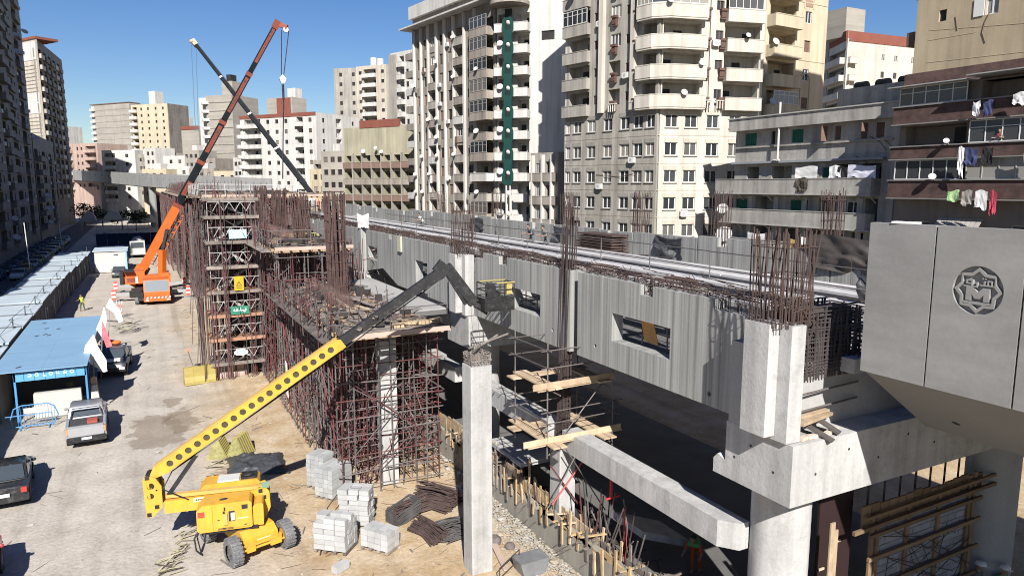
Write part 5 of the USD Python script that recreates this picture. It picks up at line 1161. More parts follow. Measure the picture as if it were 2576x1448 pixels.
# flags on leaning poles by the shelter
cloth = M('cloth_white', (0.55,0.545,0.53))
def flag(label, foot, tip, pts, mat):
    t = thing('flag', label, 'flag', foot)
    put('pole', MB().tube(foot, tip, .025, 6), M('pole_grey', (0.25,0.25,0.26), .6, .1), t)
    m = shapely.Polygon(pts); o = np.array(tip, float)
    mb = MB(); N = 10; (xa, za, xb, zb) = m.bounds
    tri = trimesh.creation.triangulate_polygon(m.segmentize(.18), engine='earcut'); v2 = np.array(tri[0])
    mm = trimesh.Trimesh(np.column_stack([v2, np.zeros(len(v2))]), tri[1], process=False).subdivide().subdivide(); v2 = np.array(mm.vertices)
    w_ = np.column_stack([o[0]+v2[:,0], o[1]-.35*v2[:,0]+.10*np.sin(v2[:,0]*6+v2[:,1]*2), o[2]+v2[:,1]])
    mb.add(w_, mm.faces); mb.add(w_+(0,.012,0), np.array(mm.faces)[:, ::-1]); put('cloth', mb, mat, t, smooth=True)
flag('large white flag on the leaning pole furthest from the camera', (-3.0,61.0,.0), (-2.5,60.6,4.6), [(0,0),(.1,-.2),(.6,-1.0),(.75,-1.8),(.45,-1.9),(.15,-1.1),(-.35,-.7)], cloth)
flag('white flag hanging down beside the shelter roof', (-3.2,56.0,.0), (-2.7,55.8,4.7), [(0,0),(.1,-.8),(-.1,-1.9),(-.6,-2.6),(-.75,-1.9),(-.2,-.6)], cloth)
flag('small red and pink flag beside the dark pickup', (-3.1,52.5,.0), (-2.7,52.3,4.3), [(0,0),(.2,-.7),(.45,-1.7),(.1,-1.8),(-.1,-.9)], M('flag_red', (0.50,0.14,0.17), .8, .35, 3.))
flag('white flag closest to the camera at the shelter corner', (-3.3,48.5,.0), (-3.0,48.3,4.2), [(0,0),(.1,-.6),(.55,-1.6),(.55,-2.3),(.3,-2.35),(-.7,-1.5),(-.5,-.7)], cloth)
# coil and small heap on the yard beyond
t = thing('rubbish_heap', 'coiled hoses and striped posts heaped in front of the crane', 'debris', gz(318, 830))
for k in range(9):
    g = gz(305+rnd.uniform(-8,35), 830+rnd.uniform(-12,8)); a = rnd.uniform(0,3.1)
    put('pipe', MB().tube(g+(0,0,.1+.08*k), g+(1.6*math.cos(a),1.6*math.sin(a),.15+.08*k), .05, 6), rnd.choice([cabin_side, blk, plank_grey]), t)
put('coil', MB().path([tuple(gz(318,838)+np.array([.7*math.cos(a),.7*math.sin(a),.25+.05*a])) for a in np.linspace(0,14,40)], .06, 6), M('hose', (0.30,0.27,0.22), .8, .2), t)
t = thing('striped_marker', 'red and white striped markers leaning together left of the crane', 'markers', gz(300, 800))
for k in range(3):
    g = gz(292+7*k, 800); m1, m2 = MB(), MB()
    for q in range(5): (m1 if q % 2 else m2).bar(g+(0.03*q,0,.35*q), g+(0.03*(q+1),0,.35*(q+1)-.002), .28, .05)
    put('red_band', m1, stripe_r, t); put('white_band', m2, stripe_w, t)

# barriers on the yard
yb_mat = M('barrier_yellow', (0.33,0.265,0.075), .6, .1, 1.5, dirt=((0.32,0.28,0.18),.5))
def jersey(label, c, rz, L=1.9, h=1.0, mat=yb_mat):
    t = thing('plastic_barrier', label, 'barrier', (c[0], c[1], 0), rz or 1e-6)
    pr = Polygon([(-.3,.0),(.3,.0),(.3,.18),(.14,.5),(.11,h),(-.11,h),(-.14,.5),(-.3,.18)])
    body = MB().slab(pr, (-L/2,0,0), (0,1,0), (0,0,1), (1,0,0), 0, L); put('body', body, mat, t)
    for q in (-.25,.2): put('rib', MB().slab(pr.buffer(.02), (L*q,0,0), (0,1,0), (0,0,1), (1,0,0), 0, .08), mat, t)
    put('filler_cap', MB().tube((0,0,h),(0,0,h+.05),.07,10), dark_hole, t)
g = gz(505, 962); jersey('yellow plastic barrier standing near the stair tower foot', g, .12, 2.0, 1.15)
g = gz(575, 946); jersey('pink plastic barrier against the stair tower foot', g, .15, 2.4, 1.1, M('barrier_pink', (0.44,0.32,0.28), .7, .08, 1.))
sg2 = thing('leaning_shovel', 'small board on a stick leaning on the yellow barrier', 'tool', gz(492, 925)); gg = gz(488, 935)
put('stick', MB().bar(gg+(0,0,.2), gg+(-.3,.2,1.5), .06,.06), plank_grey, sg2); put('board', MB().rbox(gg+(-.3,.2,1.55),(.5,.05,.3),.3), M('skin_tan', (0.42,0.28,0.20)), sg2)
stripe_y = M('striped_barrier', (0.27,0.25,0.10), .7, .15, 2., .3, (8,8,8))
for lab, px, py, rz in (('yellow ribbed barrier wedge beside the black tarpaulin',612,1136,1.0),('yellow ribbed barrier wedge half hidden by the yellow boom',556,1140,1.25)):
    g = gz(px, py); t = thing('barrier_wedge', lab, 'barrier', (g[0],g[1],0), rz)
    put('body', MB().slab(Polygon([(-.48,0),(.48,0),(.1,.95),(-.1,.95)]), (-.8,0,0), (0,1,0), (0,0,1), (1,0,0), 0, 1.1), stripe_y, t)
    for k in range(6): put('rib', MB().slab(Polygon([(-.5,0),(.5,0),(.11,.98),(-.11,.98)]), (-.75+.19*k,0,0), (0,1,0), (0,0,1), (1,0,0), 0, .05), yb_mat, t)
    put('end_face', MB().slab(Polygon([(-.4,.06),(.4,.06),(.08,.86),(-.08,.86)]), (.301,0,0), (0,1,0), (0,0,1), (1,0,0), 0, .01), M('olive_dark', (0.13,0.11,0.03), .8), t)
# warning net and palm litter strewn in a line
net = thing('torn_net', 'torn yellow warning net lying in a line along the yard', 'net', gz(470, 1300), kind='stuff')
mb = MB(); mb2 = MB()
line = [(470,780),(490,830),(505,870)], [(560,1150),(545,1190),(530,1230)], [(470,1330),(450,1370),(440,1410),(425,1447)]
for L in line:
    for (a, b) in zip(L[:-1], L[1:]):
        pa, pb = gz(*a), gz(*b)
        for k in range(13):
            p = pa+(pb-pa)*rnd.random(); s = np.linalg.norm(pb-pa)
            q = p+np.array([rnd.uniform(-.25,.25), rnd.uniform(-.3,.3), 0]); z = .03+rnd.random()*.12
            a2 = rnd.uniform(-.5,.9); d = np.array([math.cos(a2), math.sin(a2), rnd.uniform(-.3,.3)])*rnd.uniform(.12,.4)
            (mb if rnd.random() < .6 else mb2).bar(q+(0,0,z)-d, q+(0,0,z)+d, rnd.uniform(.02,.07), .012)
put('strips', mb, M('net_straw', (0.42,0.38,0.25), .8, .25, 3.), net, kind='stuff'); put('dark_strips', mb2, M('net_dark', (0.10,0.085,0.06), .8, .25, 3.), net, kind='stuff')
# black tarpaulin
tq = [gz(571,1197), gz(727,1192), gz(709,1141), gz(572,1153)]
N = 40; U, V = np.meshgrid(np.linspace(0,1,N), np.linspace(0,1,N), indexing='ij')
Pt = (1-U)[...,None]*(1-V)[...,None]*tq[0]+U[...,None]*(1-V)[...,None]*tq[1]+U[...,None]*V[...,None]*tq[2]+(1-U)[...,None]*V[...,None]*tq[3]
fb_ = meshkit.fbm(np.stack([U*7,V*9,0*U],-1), 4, 5); edge = np.minimum(np.minimum(U,1-U),np.minimum(V,1-V))
Pt[...,2] = .05 + (fb_*.45)*np.clip(edge*7,.05,1); Pt[...,0] += (fb_-.5)*.3
ii = np.arange(N*N).reshape(N,N)
single('tarpaulin', MB().add(Pt.reshape(-1,3), np.stack([ii[:-1,:-1],ii[1:,:-1],ii[1:,1:],ii[:-1,1:]],-1).reshape(-1,4)), M('black_plastic', (0.045,0.047,0.052), .38, .2, 2.0, spec=.5, bump=.03, bscale=5.), 'crumpled black plastic tarpaulin on the sand behind the lift', 'tarpaulin', smooth=True)

# pallets of blocks
blk_white = M('block_white', (0.37,0.37,0.365), .85, .08, 2., rand=.12); blk_pale = M('block_pale', (0.34,0.35,0.345), .85, .08, 2., rand=.12)
def pallet(label, corner, rz, nx, ny, nz, size, mat, jitter=.012, ragged=0.0, base=True, inner=False):
    """corner: nearest ground corner; local x to the right, y away"""
    t = thing('block_stack', label, 'block stack', (corner[0], corner[1], 0), rz)
    sx, sy, sz = size
    if base:
        for k in range(4): put('pallet_board', MB().box((0,k*(ny*sy-.12)/3,.02),(nx*sx,k*(ny*sy-.12)/3+.12,.12)), plank_grey, t)
    z0 = .121 if base else .02
    for k in range(nz):
        for i in range(nx):
            for j in range(ny):
                if (0 < i < nx-1) and (0 < j < ny-1) and k < nz-1: continue
                if ragged and k == nz-1 and rnd.random() < ragged: continue
                x, yy = i*sx+rnd.uniform(-jitter,jitter), j*sy+rnd.uniform(-jitter,jitter)
                put('block', MB().box((x+.009,yy+.009,z0+k*sz),(x+sx-.009,yy+sy-.009,z0+(k+1)*sz-.014)), mat, t)
    return t
g = gz(837, 1262); pallet('grey shrink wrapped block stack next to the falsework', g, 0.62, 3, 4, 6, (.42,.24,.2), blk_pale)
g = gz(812, 1243); pallet('taller grey block stack behind the wrapped one', gz(815,1236), 0.62, 2, 4, 7, (.42,.24,.2), blk_pale)
g = gz(870, 1398); pallet('white block stack with ragged top nearest the leaning rod', g, 0.85, 4, 3, 6, (.24,.42,.2), blk_white, .02, .35)
g = gz(928, 1330); pallet('leaning pair of white block columns beside the mesh pile', g, 0.95, 3, 3, 7, (.24,.40,.2), blk_white, .03, .1)
g = gz(975, 1398); pallet('low white block stack nearest the foreground column', g, 0.62, 3, 4, 3, (.25,.3,.22), blk_white, .015)
g = gz(848, 1447); pallet('white blocks cut by the lower frame edge', g, 0.5, 2, 1, 1, (.3,.3,.25), blk_white, .02, 0, False)
rd = gz(805,1395); single('leaning_rod', MB().path([rd, gz(826,1325)+(0,0,.8), gz(850,1297)+(0,0,.9), gz(852,1285)+(0,0,.5)], .02, 6), rebar_mat, 'bent rusty rod leaning beside the white block stack', 'rod')
# heaps of bent steel mesh
def bar_heap(label, cpx, n, L, spread, ang, hgt, mat):
    g = gz(*cpx); t = thing('steel_bundle', label, 'steel bundle', (g[0], g[1], 0)); mb = MB()
    for k in range(n):
        f = k/n; a = ang+rnd.uniform(-.18,.18); d = np.array([math.cos(a), math.sin(a), 0])
        c = g+np.array([-d[1],d[0],0])*spread*(f-.5)+(0,0,.05+hgt*rnd.random()*(1-abs(2*f-1)))
        mb.path([c-d*L/2+(0,0,rnd.uniform(-.02,.1)), c+(rnd.uniform(-.05,.05),0,.08), c+d*L/2+(0,0,rnd.uniform(-.02,.1))], .018, 5)
    put('bars', mb, mat, t, kind='stuff')
mesh_dark = M('mesh_steel', (0.075,0.05,0.045), .75, .25, 3.)
bar_heap('flat bundle of brown bars nearest the block stacks', (1035,1285), 110, 1.7, 1.1, .25, .5, mesh_dark)
bar_heap('bundle of brown bars leaning on the others, topmost', (1098,1268), 170, 1.8, 1.3, 2.2, .9, mesh_dark)
bar_heap('bundle of brown bars pointing towards the camera', (1082,1345), 130, 1.7, .85, 1.8, .5, mesh_dark)
bar_heap('dark stack of bars beside the foreground column shadow', (1130,1340), 110, 1.0, 1.6, .1, .5, M('mesh_grey', (0.07,0.065,0.065), .7, .2, 3.))
t = thing('stirrup_heap', 'open square stirrups heaped at the left end of the bar bundles', 'stirrups', gz(1010,1305)); mb = MB(); g = gz(1015,1305)
for k in range(26):
    z = .05+.022*k; a = .35+rnd.uniform(-.07,.07); c, s = math.cos(a), math.sin(a)
    q = [g+np.array([c*x-s*yy, s*x+c*yy, z+ .25*x]) for x, yy in ((-.6,-.35),(.6,-.35),(.6,.35),(-.6,.35),(-.6,-.35))]
    mb.path(q, .014, 5)
put('stirrups', mb, M('mesh_grey', (0.07,0.065,0.065)), t, kind='stuff')
# rubble along the wall
stone_mb = [MB(), MB()]
ico = trimesh.creation.icosphere(0, 1.0)
for k in range(4200):
    yy = rnd.uniform(12, 62) if rnd.random() < .35 else rnd.uniform(15.5, 27); x = 12.15-abs(rnd.gauss(0,.55)); s = rnd.uniform(.015,.075)*(1 if rnd.random() < .95 else 2.2)
    v = np.array(ico.vertices)*s*np.array([rnd.uniform(.6,1.4),rnd.uniform(.6,1.4),rnd.uniform(.4,.9)])*(1+.25*np.array([[rnd.uniform(-1,1)] for _ in ico.vertices]))
    stone_mb[k % 2].add(v+(x,yy,.02+.25*max(0,(x-11.3))*rnd.random()), ico.faces)
for k in range(900):
    yy = rnd.uniform(16, 60); x = rnd.uniform(2, 12); s = rnd.uniform(.012,.05)
    v = np.array(ico.vertices)*s*np.array([rnd.uniform(.6,1.4),rnd.uniform(.6,1.4),rnd.uniform(.4,.8)]); stone_mb[k % 2].add(v+(x,yy,float(ground_z(x,yy))+.01), ico.faces)
single('rubble', stone_mb[0], M('rubble_pale', (0.31,0.295,0.265), .9, .15, 3.), 'pale broken stone along the foot of the retaining wall', 'rubble', kind='stuff')
single('rubble', stone_mb[1], M('rubble_tan', (0.28,0.24,0.185), .9, .2, 3.), 'tan broken stone along the foot of the retaining wall', 'rubble', kind='stuff')
def boulder(label, p, r):
    m = trimesh.creation.icosphere(2, r); v = np.array(m.vertices); v *= (1+.35*(meshkit.fbm(v*3/r*.4, 3, int(p[0]*9))-.5))[:,None]; v[:,2] *= .7
    single('dark_stone', (v+p+(0,0,r*.4), np.array(m.faces)), M('stone_dark', (0.13,0.11,0.11), .9, .3, 4.), label, 'stone')
boulder('dark lump beside the foreground column foot', gz(1243,1365), .28); boulder('dark grey lump in the rubble', gz(1283,1378), .2)
mz = thing('mortar_box', 'grey metal mortar box with a tube frame at the bottom edge', 'mortar box', gz(1300,1440))
g = gz(1310, 1445)
put('tray', MB().slab(Polygon([(-.4,.0),(.4,.0),(.55,.55),(-.55,.55)]), g+(.4,-.3,0), (1,0,0), (0,0,1), (0,1,0), 0, .7), M('tray_grey', (0.24,0.25,0.26), .5, .15, 3., metal=.4), mz)
put('frame', MB().path([g+(-1.0,-.4,.0),g+(-1.0,-.4,.7),g+(.1,.3,.75),g+(.1,.3,.1)],.02,6).path([g+(-1.0,-.4,.35),g+(.1,.3,.4)],.02,6), rebar_dark, mz)
single('scrap_board', MB().bar(gz(1240,1370)+(0,0,.12), gz(1275,1440)+(0,0,.1), .22, .03), M('pink_board', (0.55,0.42,0.35)), 'pinkish board lying beside the foreground column', 'board')
lt = thing('ground_litter', 'scattered stones, laths, wire and paper over the yard', 'litter', (5,30,0), kind='stuff'); m = [MB(), MB(), MB()]
for k in range(420):
    x, yy = (rnd.uniform(-7,11.5), rnd.uniform(19,75)) if k % 3 else (rnd.uniform(3.5,11.8), rnd.uniform(19,36)); a = rnd.uniform(0,3.1); L = rnd.uniform(.06,.45); z = float(ground_z(x,yy)); d = np.array([math.cos(a),math.sin(a),0])*L; p = np.array([x,yy,z+.02]); q = rnd.random()
    if q < .4: m[0].tube(p-d, p+d, .008, 4)
    elif q < .7: m[1].bar(p-d*.8, p+d*.8, rnd.uniform(.02,.08), .02)
    else: m[2].rbox(p, (L*.5,L*.35,.015), a)
put('pieces', m[0], rebar_mat, lt, kind='stuff'); put('pieces', m[1], plank_grey, lt, kind='stuff'); put('pieces', m[2], M('litter_pale', (0.42,0.40,0.36), .9, .2, 3.), lt, kind='stuff')
# pieces of tarpaulin and cloth hung on the viaduct
def draped(name, label, cat, o, ux, w, h, mat, seed, amp=.18):
    N = 16; U, V = np.meshgrid(np.linspace(0,1,N), np.linspace(0,1,N), indexing='ij'); r = meshkit.fbm(np.stack([U*4,V*3,0*U+seed],-1), 3, seed)
    ux = np.asarray(ux,float); nn = np.array([-ux[1],ux[0],0]); top = .25*np.sin(U*5+seed)*(1-V)
    P_ = np.asarray(o)+ (U*w)[...,None]*ux + np.stack([0*U,0*U,-V*h*(.7+.5*r)-top*.3],-1) + ((r-.5)*amp*2*(.3+V))[...,None]*nn
    ii = np.arange(N*N).reshape(N,N); q = np.stack([ii[:-1,:-1],ii[1:,:-1],ii[1:,1:],ii[:-1,1:]],-1).reshape(-1,4)
    v = P_.reshape(-1,3); return single(name, MB().add(v, q).add(v+nn*.012, q[:, ::-1]), mat, label, cat, smooth=True)
dk = M('black_plastic', (0.045,0.047,0.052))
draped('white_sheet','white plastic sheet draped on the wall behind the thick rebar bundle','sheet',(12.7,46.6,11.1),(.25,-.97,0),1.5,1.0,cloth,12,.08)
draped('black_sheet','black plastic sheet draped over the far parapet behind the right rebar cage','sheet',(25.1,21.0,10.9),(0,-1,0),3.4,1.5,M('sheet_brown', (0.07,0.06,0.055), .6, .2, 2.),3,.4)
draped('black_sheet','black bundle hung on the rail beside the emblem girder','sheet',(19.2,14.0,10.4),(0,-1,0),1.3,1.0,dk,4,.3)
draped('black_sheet','small dark sheet on the far parapet at the middle','sheet',(25.1,31.0,10.2),(0,-1,0),2.2,1.1,dk,5,.3)
draped('black_sheet','dark sheet on the far parapet near the workers','sheet',(25.1,42.0,10.2),(0,-1,0),2.0,1.1,dk,6,.3)
draped('black_sheet','dark sheet on the far parapet furthest from the camera','sheet',(25.1,56.0,10.2),(0,-1,0),2.6,1.1,dk,8,.3)
t = thing('steel_stack', 'stack of rust brown steel frames on the deck by the far parapet', 'steel stack', (24.4,35,8.8))
for k in range(9): put('frame', MB().box((23.7,33.3+rnd.uniform(-.2,.2),8.76+.16*k),(24.9,36.8+rnd.uniform(-.2,.3),8.76+.16*k+.1)), rebar_mat, t)

# ------------------------------------------------------------------ people
skin = M('skin', (0.32,0.19,0.13), .6, .06, 4.)
def hull(*balls):
    pts = []
    for c, r in balls:
        s = trimesh.creation.icosphere(1, r); pts.append(np.array(s.vertices)+np.asarray(c))
    return m3.Manifold.hull_points(np.vstack(pts))
def person(label, loc, rz, vest, trousers, helmet, lean=0.0, arm=(0.15,.15), walk=.12, group=None, shirt=None):
    t = thing('person', label, 'person', loc, rz or 1e-6, group)
    hip = np.array([0,0,.92]); sh = np.array([0,math.sin(lean)*.5,.92+.52*math.cos(lean)]); J = {}
    head = sh+np.array([0,.06+math.sin(lean)*.18,.23])
    B = [hull((hip,.13),(hip+(0,0,.05),.135)), hull((hip,.13),((0,sh[1]*.5,1.18),.13)), hull(((0,sh[1]*.5,1.18),.13),(sh+(.13,0,-.06),.09),(sh+(-.13,0,-.06),.09)), hull((sh,.06),(head-(0,.02,.1),.055)), hull((head,.095),(head+(0,.015,-.08),.065),(head+(0,-.02,.03),.1)),
         hull((head+(0,.095,-.02),.014),(head+(0,.08,.02),.012)), hull((head+(.095,0,-.01),.02),(head+(.09,-.01,.02),.015)), hull((head+(-.095,0,-.01),.02),(head+(-.09,-.01,.02),.015))]
    legs, vestp = [], []
    for s in (-1, 1):
        h = hip+(s*.09,0,0); k = np.array([s*.10,s*walk*.6+.04,.49]); a = np.array([s*.11,s*walk,.09]); f = a+(0,.16,-.04)
        legs += [hull((h,.095),(k,.062)), hull((k,.062),(a,.045))]; B += [hull((h,.085),(k,.055)), hull((k,.055),(a,.04)), hull((a-(0,.03,.03),.045),(f,.035))]
        e = sh+np.array([s*(.22+.05), arm[0]*.3 if s < 0 else arm[1]*.3, -.28]); wv = e+np.array([0, arm[0] if s < 0 else arm[1], -.24+ (.25 if (arm[0] if s < 0 else arm[1]) > .2 else 0)])
        B += [hull((sh+(s*.18,0,-.05),.06),(e,.045)), hull((e,.045),(wv,.032))]
        d = wv-e; d /= np.linalg.norm(d); pc = wv+d*.06; B.append(hull((wv,.03),(pc,.036),(pc+(0,.02,0),.03)))
        for q in range(4):
            b0 = pc+np.array([0,-.03+.02*q,0])+d*.03; L = (.07,.08,.075,.06)[q]; m_ = b0+d*L*.55; B += [hull((b0,.0105),(m_,.0095)), hull((m_,.0095),(m_+d*L*.4+np.array([-s*.02,0,0]),.008))]
        B.append(hull((pc+(0,.03,0),.012),(pc+(0,.06,0)+d*.04,.009)))
        vestp.append(hull((sh+(s*.18,0,-.05),.068),(e,.054)))
    body = m3.Manifold.batch_boolean(B, m3.OpType.Add)
    put('body', MB().tm(trimesh.Trimesh(*[np.array(x) for x in (body.to_mesh().vert_properties[:,:3], body.to_mesh().tri_verts)], process=False)), skin, t, smooth=True)
    def cl(nm, parts, mat):
        m_ = m3.Manifold.batch_boolean(parts, m3.OpType.Add).to_mesh(); put(nm, (m_.vert_properties[:,:3], m_.tri_verts), mat, t, smooth=50)
    cl('trousers', legs+[hull((hip,.145),(hip+(0,0,.04),.145))], trousers)
    cl('vest', [hull((hip+(0,0,.06),.15),((0,sh[1]*.5,1.18),.145)), hull(((0,sh[1]*.5,1.18),.145),(sh+(.13,0,-.06),.105),(sh+(-.13,0,-.06),.105))], vest)
    cl('sleeves', vestp, shirt or trousers)
    if helmet is not None:
        mb = MB(); m_ = trimesh.creation.icosphere(2, .135); v = np.array(m_.vertices); v[:,2] = np.maximum(v[:,2], -.01); mb.add(v*(1,1.15,.95)+head+(0,0,.05), m_.faces); mb.box(head+(-.08,.1,.035),head+(.08,.2,.055)); put('helmet', mb, helmet, t, smooth=40)
    else:
        m_ = trimesh.creation.icosphere(1, .108); v = np.array(m_.vertices); v = v[:]*(1,1,1); v[:,1] -= .02; v[:,2] = np.maximum(v[:,2]+.03, .0); put('hair', (v+head, np.array(m_.faces)), M('hair', (0.02,0.017,0.015), .7), t, smooth=True)
    return t
hv_y = M('hivis_yellow', (0.42,0.50,0.04), .7, .08, 4.); hv_o = M('hivis_orange', (0.48,0.09,0.02), .7, .08, 4.); hv_g = M('vest_green', (0.10,0.36,0.10), .7, .1, 4.)
navy = M('navy_cloth', (0.03,0.04,0.07), .8, .1, 4.); greyc = M('grey_cloth', (0.12,0.12,0.12), .8, .1, 4.); dkgreen = M('olive_cloth', (0.06,0.08,0.03), .8, .1, 4.)
hw_ = plain('helmet_white', (0.55,0.55,0.54), .4); hy_ = plain('helmet_yellow', (0.65,0.50,0.05), .4); hb_ = plain('helmet_blue', (0.08,0.22,0.45), .4)
person('person in a yellow high visibility vest walking on the yard beside the cabins', gz(208.7,782), 2.6, hv_y, dkgreen, None, .15, (.1,.25), .18)
person('person in a yellow vest standing in the opening of the far fluted wall', (13.3, 43.6, 7.8), 1.4, hv_y, navy, hy_, .2, (.25,.1), .1)
for k, (yy, lab, v_, h_) in enumerate(((34.5,'person in a blue jacket bending on the viaduct deck by the far parapet',navy,None),(32.6,'person in dark clothes crouching near the slender rebar cage on the deck',greyc,None),(61,'person in white shirt standing far along the viaduct deck',cloth,None))):
    person(lab, (22.6, yy+6*(k < 2), 8.76), 1.9, v_, greyc, h_, .5, (.35,.3), .1)
person('person with a white helmet standing in the shade beside the blockwork formwork', (21.65, 11.2, 0.02), 3.3, greyc, greyc, hw_, .1, (.1,.1), .08)
person('person in a green vest with a white helmet carrying an orange bag at the right', (22.1, 10.75, 0.02), 3.0, hv_g, hb_ and navy, hw_, .1, (.25,.1), .08)
t = single('orange_bag', MB().ball((21.9,10.45,1.1),.22,2,(.8,.8,1.4)), hv_o, 'orange bag held by the person in the green vest', 'bag', smooth=True)
g = gz(1750, 1436, .35)
person('person in a green vest bending in the shade under the viaduct', (g[0], g[1], .35), 2.2, hv_g, hv_o, None, .95, (.35,.35), .1)
# ------------------------------------------------------------------ buildings
def hdep(px, Z):
    p = dep(px, HOR, Z); return np.array([p[0], p[1]])
class Edge:
    """one wall of a building from P to Q, seen from outside with P on the left"""
    def __init__(s, P, Q):
        s.P, s.Q = np.asarray(P,float)[:2], np.asarray(Q,float)[:2]; d = s.Q-s.P; s.L = np.linalg.norm(d); s.d = d/s.L
        s.n = np.array([s.d[1], -s.d[0]]) 
    def u(s, px):                          # where the sight line of an image column meets the wall
        r = ray(px, HOR)[:2]; A = np.array([[r[0], -s.d[0]], [r[1], -s.d[1]]]); t, u = np.linalg.solve(A, s.P-CAM[:2]); return float(u)
    def z(s, px, py):
        u = s.u(px); p = s.P+s.d*u; d = ray(px, py); k = (p-CAM[:2])@d[:2]/(d[:2]@d[:2]); return float(CAMH+d[2]*k)
    def at(s, u, z, o=0.0): q = s.P+s.d*u+s.n*o; return np.array([q[0], q[1], z])
    def box(s, mb, u0, u1, z0, z1, o0, o1):
        c = s.at((u0+u1)/2, (z0+z1)/2, (o0+o1)/2); return mb.obox(c, (abs(u1-u0), abs(o1-o0), abs(z1-z0)), (*s.d,0), (*s.n,0), (0,0,1))
    def quad(s, mb, u0, u1, z0, z1, o): return mb.quad(s.at(u0,z0,o), s.at(u1,z0,o), s.at(u1,z1,o), s.at(u0,z1,o))
pane_mat = usdkit.material(stage, '/World/Looks/window_pane', {'o': ('object_info', {}), 'r': ('rgb_ramp', {'ramp': [(0,(0.02,0.022,0.025)),(.5,(0.045,0.046,0.048)),(.62,(0.10,0.095,0.085)),(.8,(0.03,0.032,0.036)),(.9,(0.20,0.18,0.15)),(1,(0.26,0.25,0.23))]}),
    'p': ('principled_bsdf', {'roughness': .2, 'specular_ior_level': .6})}, [('o.random','r.fac'),('r.color','p.base_color')], surface='p.BSDF')
pane_dark = M('dark_opening', (0.022,0.020,0.019), .6, .5, .8, fine=0)
frame_w = plain('frame_white', (0.528,0.528,0.512), .5); frame_g = plain('frame_grey', (0.30,0.30,0.29), .6); frame_b = M('frame_brown', (0.12,0.08,0.06), .7, .2, 2.)
shut_green = M('shutter_green', (0.016,0.12,0.08), .6, .2, 2.); shut_brown = M('shutter_brown', (0.16,0.10,0.075), .7, .2, 2.); shut_grey = M('shutter_box_grey', (0.24,0.225,0.20), .8, .15, 2.)
ac_mat = plain('ac_white', (0.528,0.528,0.512), .5); dish_mat = plain('dish_white', (0.36,0.355,0.345), .5)
WT = 0.3
